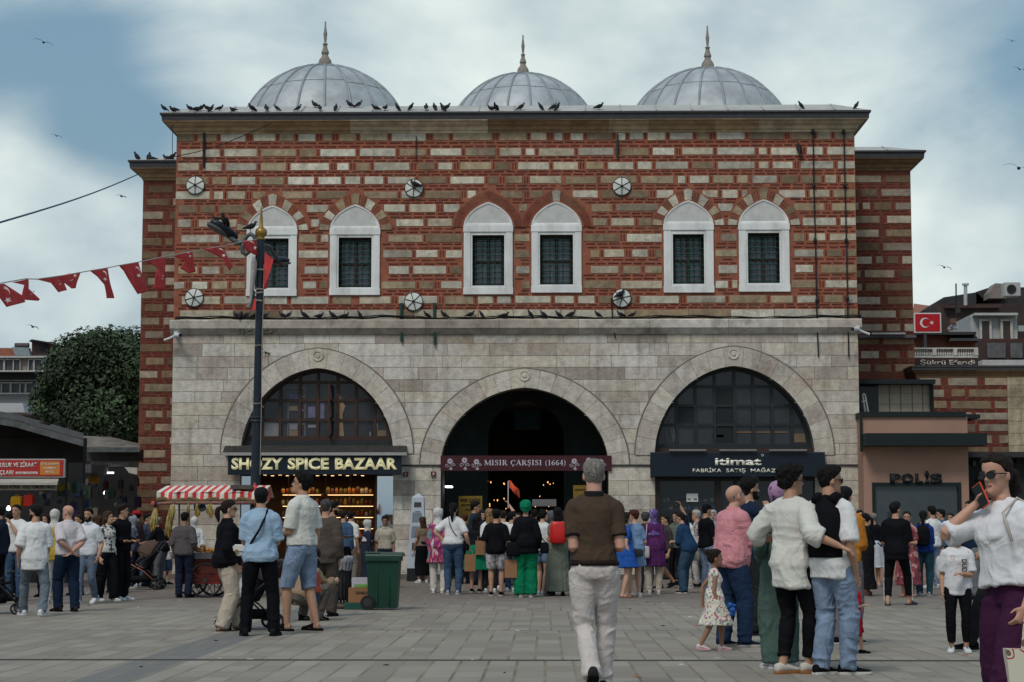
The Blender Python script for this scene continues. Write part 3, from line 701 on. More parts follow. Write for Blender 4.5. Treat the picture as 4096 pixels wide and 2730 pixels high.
for i in range(24):
 px=rr.choice([rr.uniform(1950,2035),rr.uniform(2120,2190),rr.uniform(1948,2022)]);py=rr.uniform(1925,2060);
 if i>18:px=rr.uniform(2190,2265)
 p=P(px,py,YF+rr.uniform(4,9))
 if lampproto is None:
  m_=MB().lathe([(0.0,-.05),(.024,-.03),(.030,0),(.018,.03),(.0,.04)],n=8);lampproto=m_.build('hanging_lamp',[mat('amber_lamp',(1,.6,.2),emit=(1,.45,.12,1.6))],None,smooth=True);o=lampproto
 else:o=lampproto.copy();col.objects.link(o)
 o.location=p;k=rr.uniform(.3,.75);o.scale=(k,k,k);tag(o,'small warm glowing lamp hanging deep inside the passage','lamp','lamps glowing in the passage')
al=bpy.data.lights.new('passage_light','POINT');al.energy=25;al.color=(1,.65,.35);al.shadow_soft_size=.4;alo=bpy.data.objects.new('passage_light',al);col.objects.link(alo);alo.location=(CA_.xc-.6,YF+7,3)
def glazing(A,pxs,pys,pyb,frame_m,glass_m,open_i,nm):
 yg=YF+.38;zb=zof(pyb);mb=MB()
 N_=48;pts=[]
 for i in range(N_+1):
  d=-(A.a-.02)*math.cos(math.pi*i/N_)*.99999;z=A.zi(d);pts.append((A.xc+d,z))
 top=[p_ for p_ in pts if p_[1]>zb];g=[(top[0][0],zb)]+top+[(top[-1][0],zb)]
 mb.add([(x,yg+.03,z)for x,z in g],[tuple(range(len(g)))])
 win=hb(mb,'arched_window',[glass_m])
 fr=MB()
 def zt(x):
  d=x-A.xc
  return A.zi(d)if abs(d)<A.a else zb
 for px in pxs:
  x=P(px,1700,yg).x;fr.box(x-.035,x+.035,yg-.03,yg+.028,zb,max(zt(x)-.02,zb))
 for py in pys:
  z=P(2048,py,yg).z;lo,hi=0,A.a*.9999
  for _ in range(30):
   m=(lo+hi)/2
   if A.zi(m)>z:lo=m
   else:hi=m
  fr.box(A.xc-lo,A.xc+lo,yg-.026,yg+.026,z-.032,z+.032)
 for i in range(len(top)-1):
  (x0,z0),(x1,z1)=top[i],top[i+1];k=.955
  cxx,czz=A.xc,zb
  i0=(cxx+(x0-cxx)*k,czz+(z0-czz)*k);i1=(cxx+(x1-cxx)*k,czz+(z1-czz)*k)
  fr.add([(x0,yg-.05,z0),(x1,yg-.05,z1),(i1[0],yg-.05,i1[1]),(i0[0],yg-.05,i0[1]),(i0[0],yg+.02,i0[1]),(i1[0],yg+.02,i1[1])],[(0,1,2,3),(3,2,5,4)])
 fr.box(A.xc-A.a+.02,A.xc+A.a-.02,yg-.055,yg+.024,zb-.05,zb+.06)
 par(fr.build('glazing_bars',[frame_m],None),win)
 return win,yg,zb
wl,yg,zbl=glazing(LA_,(1049,1121,1199,1271,1350,1424,1499),(1529,1601,1680),1752,M_BROWNW,M_GLASSD,0,'left')
def inpane(px0,px1,py0,py1,y,m,name,parent=None):
 a=P(px0,py1,y);b=P(px1,py0,y);return MB().box(a.x,b.x,y,y+.02,a.z,b.z)
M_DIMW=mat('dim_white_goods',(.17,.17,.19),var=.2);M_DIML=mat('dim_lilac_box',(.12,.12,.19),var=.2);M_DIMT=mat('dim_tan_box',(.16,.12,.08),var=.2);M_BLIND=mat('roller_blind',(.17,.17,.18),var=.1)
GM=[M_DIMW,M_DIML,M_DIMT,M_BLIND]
def add(px0,px1,py0,py1,mi,y=yg+.012):
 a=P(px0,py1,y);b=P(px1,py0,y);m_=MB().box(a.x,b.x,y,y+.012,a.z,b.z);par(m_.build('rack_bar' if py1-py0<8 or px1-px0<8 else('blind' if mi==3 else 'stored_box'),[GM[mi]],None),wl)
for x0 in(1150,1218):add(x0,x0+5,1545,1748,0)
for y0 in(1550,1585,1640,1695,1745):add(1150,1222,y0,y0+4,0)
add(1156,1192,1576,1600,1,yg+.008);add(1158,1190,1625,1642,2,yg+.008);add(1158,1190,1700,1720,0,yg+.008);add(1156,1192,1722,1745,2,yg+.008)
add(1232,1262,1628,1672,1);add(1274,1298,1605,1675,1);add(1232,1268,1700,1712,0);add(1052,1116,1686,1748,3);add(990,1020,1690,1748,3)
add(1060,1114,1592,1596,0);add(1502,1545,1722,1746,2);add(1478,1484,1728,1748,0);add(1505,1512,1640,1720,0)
a=P(1355,1748,yg+.01);
pts=[P(x,y,yg+.01)for x,y in((1350,1560),(1368,1600),(1381,1626),(1370,1660),(1376,1748),(1352,1748),(1354,1640),(1346,1600))]
par(MB().add([(p.x,yg+.006,p.z)for p in pts],[tuple(range(len(pts)))]).build('curtain',[mat('tan_curtain',(.26,.18,.11),var=.15)],None),wl)
ca=MB();x0,x1=P(1274,1600,yg).x,P(1310,1600,yg).x;z0,z1=zof(1745),zof(1535)
for t0,t1 in((0,.08),(.92,1)):ca.box(x0+.28,x0+.33,yg-.40+.36*t0,yg-.40+.36*t1,z0,z1)
for zz in(z0,(z0*2+z1)/3,(z0+2*z1)/3,z1-.05):ca.box(x0+.28,x0+.33,yg-.372,yg-.07,zz,zz+.05)
par(ca.build('casement',[M_BROWNW],None),wl)
M_ROOFD=mat('dirty_awning_roof',(.035,.032,.03),rough=.95,var=.5,scale=30,bump=.6,bscale=60)
mb=MB();mb.box(LA_.xc-LA_.a+.01,LA_.xc+LA_.a-.01,YF+.2,YF+.45,zof(1830),zof(1752)-.05);hb(mb,'transom_panel',[M_DARKG])
ya0,ya1=YF-.005,YF-.62
a0=P(900,1783,ya0);a1=P(1627,1778,ya0);f0=P(890,1812,ya1);f1=P(1624,1810,ya1)
zt_,zf_=a0.z,f0.z
mb=MB();mb.rings([[(f0.x,ya1,zf_),(a0.x,ya0,zt_),(a0.x,ya0,zf_-.02),(f0.x,ya1,zf_-.02)],[(f1.x,ya1,zf_),(a1.x,ya0,zt_),(a1.x,ya0,zf_-.02),(f1.x,ya1,zf_-.02)]])
aw=obj('awning',mb,[M_ROOFD],'dark littered lean-to canopy roof above the lit spice shop sign','canopy')
obj('gutter',MB().box(f0.x-.02,f1.x+.02,ya1-.03,ya1+.0,zf_-.065,zf_+.005),[mat('pale_gutter',(.30,.30,.29),rough=.5)],parent=aw)
lit=MB();rr=random.Random(5)
for i in range(900):
 t=rr.random()**.6;x=f0.x+(f1.x-f0.x)*rr.random();u=rr.random()**1.6
 y=ya1+(ya0-ya1)*u;z=zf_+(zt_-zf_)*u+.006;s=rr.uniform(.006,.02)*(1.3 if rr.random()<.2 else 1);k=rr.uniform(.03,.3)
 an=rr.random()*3;lit.add([(x+s*math.cos(an),y,z+.004),(x+s*math.cos(an+2.1),y+s*.6,z+.006),(x+s*math.cos(an+4.2),y-s*.6,z+.012)],[(0,1,2)],0,(k,k*.85,k*.72))
o=obj('leaf_litter',lit,[mat('litter',attr=True,rough=.9)],parent=aw);tag(o,kind='stuff')
ysn=YF-.56
a=P(911,1900,ysn);b=P(1606,1822,ysn)
sg=obj('shop_sign',MB().box(a.x,b.x,ysn,ysn+.16,a.z,b.z),[M_NAVY],'dark navy fascia sign with large glowing cream letters over the spice shop','shop sign',bevel=.01)
M_LETC=mat('cream_lit_letters',(.75,.70,.42),rough=.5,emit=(1,.88,.45,.12))
def word(s,px0,px1,pyt,pyb,y,m,parent,bold=.0,depth=.02,squash=None):
 a=P(px0,pyb,y);b=P(px1,pyt,y);o=text(s,b.z-a.z,a.x,b.x,y-depth/2-.001,a.z,m,None,depth=depth,bold=bold);par(o,parent);return o
for s,x0,x1 in(('SHOZY',926,1131),('SPICE',1151,1316),('BAZAAR',1340,1589)):word(s,x0,x1,1832,1877,ysn,M_LETC,sg,bold=.04)
M_WOODR=mat('brown_post',(.05,.022,.016),rough=.5);M_MIRROR=mat('mirror_glass',(.80,.82,.84),rough=.03,metal=1.0,var=.02)
shop=thing('spice_shop','lit spice shop front with shelves of jars inside the left arch','shop front',(LA_.xc,YF,0))
yf_=YF+.12
def sob(name,mb,mats,**k):return obj(name,mb,mats,parent=shop,**k)
def pbox(px0,px1,py0,py1,y0,y1,mb=None,mi=0):
 a=P(px0,py1,y0);b=P(px1,py0,y0);mb=mb or MB();mb.box(a.x,b.x,y0,y1,a.z,b.z,mi);return mb
for px0,px1 in((1579,1601),(940,952),(1498,1506)):sob('post',pbox(px0,px1,1895,2316,yf_-.1,yf_+.05),[M_WOODR])
for px0,px1,pyb in((1507,1578,2235),(953,1003,2235)):sob('mirror',pbox(px0,px1,1902,pyb,yf_-.02,yf_),[M_MIRROR]);sob('stall_riser',pbox(px0,px1,pyb,2314,yf_-.03,yf_+.02),[M_WOODR])
rm=MB();x0,x1=LA_.xc-LA_.a,LA_.xc+LA_.a;yb2=YF+3.0;zc_=zof(1893)
rm.quad((x0,YF+.5,0),(x0,yb2,0),(x0,yb2,zc_),(x0,YF+.5,zc_));rm.quad((x1,YF+.5,0),(x1,yb2,0),(x1,yb2,zc_),(x1,YF+.5,zc_));rm.quad((x0,yb2,0),(x1,yb2,0),(x1,yb2,zc_),(x0,yb2,zc_));rm.quad((x0,YF+.1,zc_),(x1,YF+.1,zc_),(x1,yb2,zc_),(x0,yb2,zc_))
sob('shop_walls',rm,[mat('shop_interior',(.10,.055,.03),rough=.7,var=.3,scale=2)])
sob('glazing_bars',pbox(1150,1154,1902,2310,yf_,yf_+.03,pbox(1300,1304,1902,2310,yf_,yf_+.03,pbox(1400,1404,1902,2310,yf_,yf_+.03))),[M_BROWNW])
counter=sob('counter',pbox(1140,1500,2185,2312,YF+.55,YF+1.2),[mat('counter_wood',(.07,.035,.02),rough=.5)])
M_SHELF=mat('shelf_wood',(.12,.06,.03),rough=.6)
shelves=[]
jars=[mat('jar_'+n,c,rough=.25,var=.3,scale=20)for n,c in(('amber',(.35,.12,.02)),('honey',(.45,.22,.04)),('red',(.22,.03,.015)),('olive',(.14,.12,.03)),('pale',(.45,.38,.26)),('brown',(.10,.04,.02)))]
jp=[]
for k in range(6):
 m_=MB().lathe([(.045,0),(.05,.01),(.05,.10),(.035,.125)],n=10);j=m_.build('spice_jar',[jars[k]],None,smooth=True);par(MB().lathe([(.037,.125),(.037,.15)],n=10).build('lid',[mat('jar_lid',(.3,.22,.08),rough=.35,metal=.5)],None),j);jp.append(j)
 j.location=(0,0,-5)
used=set();rr=random.Random(21)
for row,py in enumerate((1975,2020,2065,2110)):
 y=YF+1.0 if row<4 else YF+1.4
 for s0,s1 in((1125,1290),(1305,1498)):
  o=obj('shelf',pbox(s0,s1,py,py+4,y-.05,y+.30),[M_SHELF],'wooden shelf of %s behind the shop glass, row %s'%('amber jars' if s0<1200 else 'sweets and jars',('top','second','third','lowest')[row]),'shelf')
  obj('strip_lamp',pbox(s0+6,s1-6,py+5,py+7,y-.04,y-.02),[M_WARM],parent=o)
  n=int((s1-s0)/17)
  for i in range(n):
   k=rr.randrange(6);src=jp[k]
   if k in used:c=copy_tree(src)
   else:c=src;used.add(k)
   p=P(s0+8+i*17,py,y+.1);c.location=(p.x,y+.08,p.z+.004);q_=rr.uniform(.75,1.1);c.scale=(q_,q_,q_*rr.uniform(.8,1.2));tag(c,'small glass jar of spice standing on the lit shop shelves','jar','jars on the shelves of the spice shop')
hp=None
for i in range(9):
 p=P(1330+(i%5)*36+(i//5)*15,2150+(i//5)*30,YF+.62)
 if hp is None:
  hp=MB().lathe([(.10,0),(.085,.03),(.05,.10),(.015,.16),(0,.165)],n=12,cap=False).build('spice_heap',[mat('spice',(.42,.09,.02),rough=.95,var=.4,scale=60)],None,smooth=True);c=hp
 else:c=hp.copy();col.objects.link(c)
 c.location=p;tag(c,'cone of orange ground spice heaped in the shop window','spice heap','cones of spice in the shop window')
lt=bpy.data.lights.new('shop_light','AREA');lt.energy=15;lt.color=(1,.62,.30);lt.shape='RECTANGLE';lt.size=2.6;lt.size_y=1.0;lo_=bpy.data.objects.new('shop_light',lt);col.objects.link(lo_);lo_.location=(LA_.xc,YF+1.0,zc_-.06)
dlp=None
for i in range(14):
 p=P(1060+i*30,1908,YF+.7+(i%2)*.7)
 if dlp is None:dlp=MB().lathe([(.04,0),(.04,.01)],n=10).build('downlight',[M_WARM],None);c=dlp
 else:c=dlp.copy();col.objects.link(c)
 c.location=(p.x,p.y,zc_-.03);tag(c,'round warm downlight in the spice shop ceiling','downlight','downlights in the spice shop ceiling')
wr_,ygr,zbr=glazing(RA_,(2706,2782,2859,2938,3012,3088,3167),(1548,1625,1701),1785,M_DARKG,M_GLASSD,0,'right')
RM_=[M_BLACK,mat('warm_line',(.3,.15,.06)),M_DIMT]
for(x0,x1,y0,y1,mi)in((2862,2935,1555,1770,0),(2710,2780,1630,1700,0),(2930,3150,1728,1731,1),(3175,3220,1735,1770,2),(2850,2895,1740,1750,0)):
 a=P(x0,y1,ygr+.012);b=P(x1,y0,ygr+.012);par(MB().box(a.x,b.x,ygr+.008,ygr+.02,a.z,b.z).build(('open_pane','strip_light','stored_box')[mi],[RM_[mi]],None),wr_)
for x0,x1 in((2673,2690),(2683,2698),(2655,2665)):par(MB().tube([P(x0+2,1680,ygr+.01),P(x1+6,1768,ygr+.01)],.014,5).build('leaning_bar',[M_DIMW],None),wr_)
ysr=YF-.30
a=P(2603,1908,ysr);b=P(3300,1809,ysr)
sgr=obj('shop_sign',MB().box(a.x,b.x,ysr,ysr+.30,a.z,b.z),[M_NAVY],'dark navy fascia sign with rounded white lettering over the right shop','shop sign',bevel=.01)
M_LETW=mat('white_letters',(.85,.82,.70),rough=.5,var=.02)
word('itimat',2860,3045,1831,1861,ysr,M_LETW,sgr,bold=.03);word('FABRİKA',2771,2886,1875,1890,ysr,M_LETW,sgr,bold=.006);word('SATIŞ',2905,2982,1875,1890,ysr,M_LETW,sgr,bold=.006);word('MAĞAZASI',3003,3140,1875,1890,ysr,M_LETW,sgr,bold=.006)
c=P(3050,1822,ysr-.01);sgm=MB();sgm.tube([(c.x+.026*math.cos(k*.785),c.y,c.z+.026*math.sin(k*.785))for k in range(9)],.005,4);obj('small_ring',sgm,[M_LETW],parent=sgr)
for i,(x0,x1)in enumerate(((2676,2825),(2877,3026),(3076,3227))):
 a=P(x0,1805,ysr-.05);b=P(x1,1799,ysr-.05);mb=MB();mb.box(a.x,b.x,ysr-.10,ysr+.02,a.z,b.z);mb.tube([(a.x+.2,ysr+.0,a.z),(a.x+.2,ysr+.28,a.z-.03)],.01,5);mb.tube([(b.x-.2,ysr,a.z),(b.x-.2,ysr+.28,a.z-.03)],.01,5)
 obj('sign_lamp',mb,[mat('grey_lamp_case',(.22,.23,.24),rough=.4,metal=.4)],('leftmost','middle','rightmost')[i]+' of the three long grey lamps above the navy factory shop sign','lamp',bevel=.01)
mb=MB();mb.box(RA_.xc-RA_.a+.01,RA_.xc+RA_.a-.01,YF+.2,YF+.45,zof(1900),zof(1785)-.05);hb(mb,'transom_panel',[M_BROWNW])
shr=thing('factory_shop','dark shop front of brown frames and black glass in the right arch','shop front',(RA_.xc,YF,0))
yr=YF+.1
def ro(name,mb,mats,**k):return obj(name,mb,mats,parent=shr,**k)
ro('glass_front',pbox(2618,3285,1900,2314,yr,yr+.02),[mat('black_shop_glass',(.012,.014,.015),rough=.07,spec=.5)])
fr=MB()
for x0,x1 in((2606,2640),(2865,2885),(2940,2950),(3115,3135),(3262,3290)):pbox(x0,x1,1906,2314,yr-.08,yr+.0,fr)
pbox(2640,3262,1907,1925,yr-.06,yr-.002,fr);pbox(2640,3262,2290,2314,yr-.06,yr-.002,fr)
ro('shop_frame',fr,[mat('dark_brown_frame',(.02,.013,.011),rough=.5)])
gd=MB();rr=random.Random(8)
for row,y_ in enumerate((1990,2022,2060,2110)):
 pbox(2650,2860,y_+16,y_+19,yr-.012,yr-.004,gd,0)
 x=2652
 while x<2850:
  w_=rr.uniform(8,22);pbox(x,x+w_,y_+rr.uniform(0,8),y_+15.5,yr-.012,yr-.004,gd,rr.choice((1,2,3,3)));x+=w_+rr.uniform(3,14)
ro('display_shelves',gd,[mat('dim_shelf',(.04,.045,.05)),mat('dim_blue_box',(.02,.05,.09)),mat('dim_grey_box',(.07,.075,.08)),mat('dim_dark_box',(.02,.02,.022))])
sg=obj('price_sign',pbox(2746,2792,1975,2008,yr-.03,yr-.02),[mat('white_paper',(.62,.62,.6))],'white paper price sign stuck on the dark right shop window','paper sign')
word('74',2750,2763,1994,2002,yr-.031,M_INK,sg,bold=.03,depth=.004);word('70',2774,2787,1994,2002,yr-.031,M_INK,sg,bold=.03,depth=.004)
M_PLRED=mat('red_enamel',(.12,.015,.02),rough=.4)
for px,py,s,lb in((1623,1898,"3'",'small dark red house number plate beside the spice shop sign'),(1733,1896,'3','small dark red house number plate left of the passage banner')):
 o=obj('number_plate',pbox(px-10,px+10,py-9,py+9,YF-.06,YF-.035),[M_PLRED],lb,'number plate');word(s,px-4,px+4,py-5,py+5,YF-.061,M_LETW,o,depth=.004)
M_CAMW=mat('white_plastic',(.55,.57,.58),rough=.4)
def cctv(px,py,Y,s,lb):
 p=P(px,py,Y);t=thing('security_camera',lb,'camera',p)
 m_=MB();m_.tube([p+Vector((0,0,0)),p+Vector((.16*s,-.22,-.02))],[.05,.055],12);par(m_.build('housing',[M_CAMW],None),t)
 m_=MB();m_.tube([p+Vector((.155*s,-.215,-.02)),p+Vector((.175*s,-.245,-.02))],.045,12);par(m_.build('lens',[M_BLACK],None),t)
 m_=MB();m_.tube([p,p+Vector((-.12*s,.02,-.06)),p+Vector((-.28*s,.02,-.12))],.03,8);m_.box(p.x-.05,p.x+.05,YF-.0,YF-.2,p.z+.02,p.z+.1);par(m_.build('bracket',[M_CAMW],None),t)
cctv(702,1342,YF-.25,1,'white security camera at the left corner of the pale stone wall');cctv(3432,1318,YF-.25,-1,'white security camera at the right corner of the pale stone wall')
def tuft(px,py,r,lb):
 mb=MB();rr=random.Random(px);c=P(px,py,YF-.12)
 for i in range(int(160*r/.3)):
  a_=rr.uniform(0,6.28);d=r*rr.random()**.5;p=c+Vector((d*math.cos(a_)*1.6,rr.uniform(-.08,.06),d*math.sin(a_)*.55));s=rr.uniform(.02,.05);an=rr.uniform(0,6.28)
  k=rr.uniform(.5,1.4);mb.add([p,p+Vector((s*math.cos(an),-.01,s*math.sin(an))),p+Vector((s*math.cos(an+.7),.01,s*math.sin(an+.7)-.01))],[(0,1,2)],0,(.02*k,.035*k,.012*k))
 obj('weed_tuft',mb,[mat('weed_leaves',attr=True,rough=.9)],lb,'plant')
tuft(985,1323,.13,'dark weeds on the string course left of the lamp post');tuft(1065,1325,.16,'dark weeds on the string course right of the lamp post');tuft(1069,1415,.06,'small weed growing above the left arch beside the lamp post')
#   side wings, kiosk, neighbours
rnd=random.Random(19)
def kk_(c):
 k=rnd.uniform(.85,1.1);return tuple(v*k for v in c)
def wing(px0,px1,pyc,pyt,YW,name,label,row0,rows_dy,pybot,xr0=None,ov=.36,z_lo=0.0,roof=True,ystep=None,wmin=.3,wmax=.95,ashx=None):
 x0=P(px0,1100,YW).x;x1=P(px1,1100,YW).x;zb,zt=P(2098,pyc,YW).z,P(2098,pyt,YW).z
 t=thing(name,label,'building',((x0+x1)/2,YW,0))
 def fn(mb,nm,mats,**k):return par(mb.build(nm,mats,None,**k),t)
 w_=MB();w_.box(x0,x1,YW,YW+9,z_lo,zb+.3);fn(w_,'backing_wall',[M_MORTW])
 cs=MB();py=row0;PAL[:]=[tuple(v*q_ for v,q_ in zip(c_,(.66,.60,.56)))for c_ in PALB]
 prev=None;z_end=P(2098,pybot,YW).z
 while True:
  zc=P(2098,py,YW).z
  if zc-.1<z_end:break
  xe=x1-.01 if ashx is None else P(ashx,1700,YW).x
  stone_course(cs,x0+.01,xe,zc-.09,zc+.09,YW,wmin=wmin,wmax=wmax)
  if prev is not None:brick_band(cs,x0+.01,xe,zc+.105,prev-.105,YW)
  prev=zc;py+=rows_dy
 if ashx:
  x=P(ashx,1700,YW).x;z=z_end
  while z<zb-.05:
   xx=x+.01
   while xx<x1:e=min(xx+rnd.uniform(.3,.7),x1);cs.quad((xx,YW-.012,z),(e-.008,YW-.012,z),(e-.008,YW-.012,min(z+.30,zb)),(xx,YW-.012,min(z+.30,zb)),0,kk_(lin((172,160,135))));xx=e
   z+=.31
 fn(cs,'brick_and_stone_courses',[M_STONE])
 cornice(x0,x1,YW,YW+9,zb,zt,ov,fn)
 if roof:hip_roof(x0-ov,x1+ov,YW-ov,YW+9,zt+.004,.30,.9,fn)
 return t,x0,x1,zt
YL_=51.0;YR_=50.0;PALB=list(PAL)
M_MORTW=mat('dark_brick_mortar',(.15,.050,.034),rough=.95,var=.28,scale=5,bump=.5,bscale=30)  # darker mortar than on the main hall
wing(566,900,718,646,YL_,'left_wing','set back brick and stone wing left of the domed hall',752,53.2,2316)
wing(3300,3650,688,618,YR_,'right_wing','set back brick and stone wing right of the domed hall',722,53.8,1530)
bpy.data.objects['left_wing'].name='brick_wing';bpy.data.objects['right_wing'].name='brick_wing.001'
obj('wall_ledge',pbox(3436,3665,1341,1352,YR_-.15,YR_-.012),[mat('grey_ledge',(.12,.12,.125))],'thin grey ledge running across the right brick wing','ledge')
obj('strip_lamp',pbox(3487,3622,1331,1338,YR_-.30,YR_-.17),[mat('pale_lamp',(.42,.44,.46),rough=.4)],'slim pale lamp bar above the ledge of the right wing','lamp')
YN=49.0
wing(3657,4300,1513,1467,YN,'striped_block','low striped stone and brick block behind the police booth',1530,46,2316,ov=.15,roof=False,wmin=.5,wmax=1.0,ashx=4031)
bpy.data.objects['striped_block'].name='brick_block'
obj('roller_awning',pbox(3872,4200,1808,1830,YN-.5,YN-.02),[mat('dark_awning',(.03,.032,.035))],'dark rolled awning on the striped block behind the woman on the phone','awning')
rr=random.Random(4)
gd=MB()
for i in range(26):
 x=3875+rr.uniform(0,225);y_=1835+rr.uniform(0,200);w_=rr.uniform(8,24);h_=rr.uniform(6,22);k=rr.choice([(.03,.03,.03),(.10,.09,.08),(.05,.02,.02),(.02,.04,.07),(.12,.11,.1)])
 a=P(x,y_+h_,YN-.1);b=P(x+w_,y_,YN-.1);gd.box(a.x,b.x,YN-.12-.004*i,YN-.05,a.z,b.z,0,k)
gd.box(P(3872,2000,YN).x,P(4300,2000,YN).x,YN-.04,YN-.015,.02,P(4000,1832,YN).z,0,(.02,.022,.024))
tag(obj('shop_display',gd,[mat('display_goods',attr=True)],'dim shop display under the dark awning at the far right','shop display'))
M_PINK=mat('pink_render',(.33,.195,.145),rough=.9,var=.08,scale=1.5,stain=.10);M_CANB=mat('black_canopy',(.006,.012,.014),rough=.6)
YK=45.2
def kx(px,py=1800):return P(px,py,YK).x
def kz(py):return P(3600,py,YK).z
kio=thing('police_booth','pink police booth with black canopies at the right end of the hall','booth',((kx(3450)+kx(3870))/2,YK,0))
def ko(name,mb,mats,**k):return obj(name,mb,mats,parent=kio,**k)
wl_=MB();zw1,zw0=kz(1931),kz(2250)
wl_.box(kx(3452),kx(3872),YK,YK+2.5,zw1,kz(1668));wl_.box(kx(3452),kx(3485),YK,YK+2.5,0,zw1);wl_.box(kx(3841),kx(3872),YK,YK+2.5,0,zw1);wl_.box(kx(3485),kx(3841),YK,YK+2.5,0,zw0)
ko('wall',wl_,[M_PINK])
ko('canopy',MB().box(kx(3448),kx(3928),YK-.55,YK-.0,kz(1787),kz(1738)),[M_CANB]);ko('parapet_cap',MB().box(kx(3445),kx(3866),YK-.06,YK+2.5,kz(1668),kz(1648)),[M_CANB])
ko('corner_pipe',MB().box(kx(3440),kx(3449),YK-.08,YK,kz(1808),kz(1650)),[M_CANB])
fr=MB();fr.box(kx(3485),kx(3841),YK-.02,YK+.10,zw1-.09,zw1);fr.box(kx(3485),kx(3498),YK-.02,YK+.1,zw0,zw1-.09);fr.box(kx(3828),kx(3841),YK-.02,YK+.1,zw0,zw1-.09)
wn_=ko('window',MB().box(kx(3498),kx(3828),YK+.06,YK+.08,zw0,zw1-.09),[mat('booth_glass',(.035,.045,.05),rough=.04,spec=.7)]);obj('frame',fr,[M_CANB],parent=wn_)
M_LETB=mat('black_letters',(.010,.014,.016),rough=.5)
for s_,a_,b_,zt_2,ba in(('P',3560,3602,1896,1931),('O',3606,3653,1896,1931),('L',3661,3690,1896,1931),('İ',3700,3716,1896,1931),('S',3721,3768,1896,1931)):
 p0=P(a_,ba,YK-.03);p1=P(b_,zt_2,YK-.03);o=text(s_,p1.z-p0.z,p0.x,p1.x,YK-.035,p0.z,M_LETB,None,depth=.05,bold=.06);par(o,kio)
YU=47.2
up_=thing('rooftop_room','pale tiled upstairs room with flat dark roof behind the police booth','building',(P(3580,1600,YU).x,YU,P(3580,1655,YU).z))
obj('wall',pbox(3515,3728,1540,1660,YU,YU+1.2),[mat('pale_tiles',(.40,.34,.25),rough=.5,var=.12,scale=3)],parent=up_)
tl=MB()
for px in(3557,3602,3648,3690):pbox(px,px+2,1541,1658,YU-.004,YU-.001,tl)
for py in(1573,1616):pbox(3516,3727,py,py+2,YU-.005,YU-.001,tl)
obj('tile_joints',tl,[mat('tile_joint',(.20,.13,.09))],parent=up_)
obj('roof',pbox(3438,3742,1518,1536,YU-.5,YU+1.3),[M_CANB],parent=up_);obj('window',pbox(3442,3513,1540,1660,YU-.02,YU+.1),[mat('dark_pane',(.02,.028,.03),rough=.1)],parent=up_)
obj('down_pipe',pbox(3722,3734,1536,1655,YU-.12,YU-.04),[M_CANB],parent=up_);
dk=MB();dk.box(P(3438,1700,YU).x,P(3900,1700,YU).x,YU-.6,YU+1.5,P(3500,1680,YU).z,P(3500,1664,YU).z);obj('floor_slab',dk,[M_CANB],parent=up_)
lad=MB();
for(x0,x1)in((3450,3462),(3460,3474)):lad.tube([P(x0,1580,YU-.55),P(x1,1655,YU-.55)],.022,6)
lad.tube([P(3450,1580,YU-.55),P(3456,1576,YU-.55),P(3460,1580,YU-.55)],.022,6);lad.tube([P(3447,1608,YU-.55),P(3462,1606,YU-.55)],.02,6)
obj('ladder',lad,[mat('pale_ladder',(.45,.45,.43))],'white step ladder leaning on the roof over the police booth','ladder')
M_RED=mat('flag_red',(.42,.010,.018),rough=.8,var=.12,scale=4);M_WHT=mat('flag_white',(.62,.60,.60),rough=.8,var=.04)
def crescent(cx,cz,r,y,mb,star=True,ang=0,mi=1):
 pts=[];n=22
 for i in range(n+1):a=math.radians(38)+(2*math.pi-math.radians(76))*i/n;pts.append((r*math.cos(a),r*math.sin(a)))
 r2=r*.80;d=r*.25;a0=math.atan2(r*math.sin(math.radians(38)),r*math.cos(math.radians(38))-d)
 for i in range(n+1):a=(2*math.pi-a0)-(2*math.pi-2*a0)*i/n;pts.append((d+r2*math.cos(a),r2*math.sin(a)))
 ca,sa=math.cos(ang),math.sin(ang);rot=lambda p:(cx+p[0]*ca-p[1]*sa,y,cz+p[0]*sa+p[1]*ca)
 m=len(pts)//2
 for i in range(m-1):mb.add([rot(pts[i]),rot(pts[i+1]),rot(pts[2*m-2-i]),rot(pts[2*m-1-i])],[(0,1,2,3)],mi)
 if star:
  c0=(r*1.33,0);st=[]
  for k in range(10):a=math.pi+k*math.pi/5;q=r*.5*(1 if k%2==0 else .4);st.append((c0[0]+q*math.cos(a),q*math.sin(a)))
  o=len(mb.v);mb.add([rot(p)for p in st]+[rot(c0)],[(k,(k+1)%10,10)for k in range(10)],mi)
YG=62
a=P(3657,1332,YG);b=P(3764,1252,YG);
fp_=obj('flag_sign',MB().box(a.x,b.x,YG,YG+.08,a.z,b.z),[M_WHT],'red board with white crescent and star beside the right wing','sign')
obj('red_field',MB().box(a.x+.04,b.x-.04,YG-.01,YG-.002,a.z+.04,b.z-.04),[M_RED],parent=fp_)
m_=MB();crescent(a.x+(b.x-a.x)*.40,(a.z+b.z)/2,.165,YG-.018,m_,mi=0);obj('crescent_and_star',m_,[M_WHT],parent=fp_);obj('post',pbox(3700,3706,1330,1470,YG+.02,YG+.1),[M_FASCIA],parent=fp_)
bal=MB();pbox(3657,3912,1391,1397,YG-3,YG-2.8,bal);pbox(3657,3912,1424,1432,YG-3,YG-2.8,bal)
for i in range(28):
 p=P(3662+i*9.2,1424,YG-2.9);q=P(3662+i*9.2,1397,YG-2.9)
 if i%9==8:bal.box(p.x-.06,p.x+.06,YG-3.02,YG-2.78,p.z,q.z)
 else:h_=q.z-p.z;bal.lathe([(.02,p.z),(.038,p.z+h_*.3),(.02,p.z+h_*.6),(.03,p.z+h_*.85),(.022,q.z)],p.x,YG-2.9,8)
obj('balustrade',bal,[mat('white_balustrade',(.50,.50,.47),rough=.8,var=.15)],'white stone balustrade above the rooftop restaurant lettering','balustrade')
YT=YG-3.1
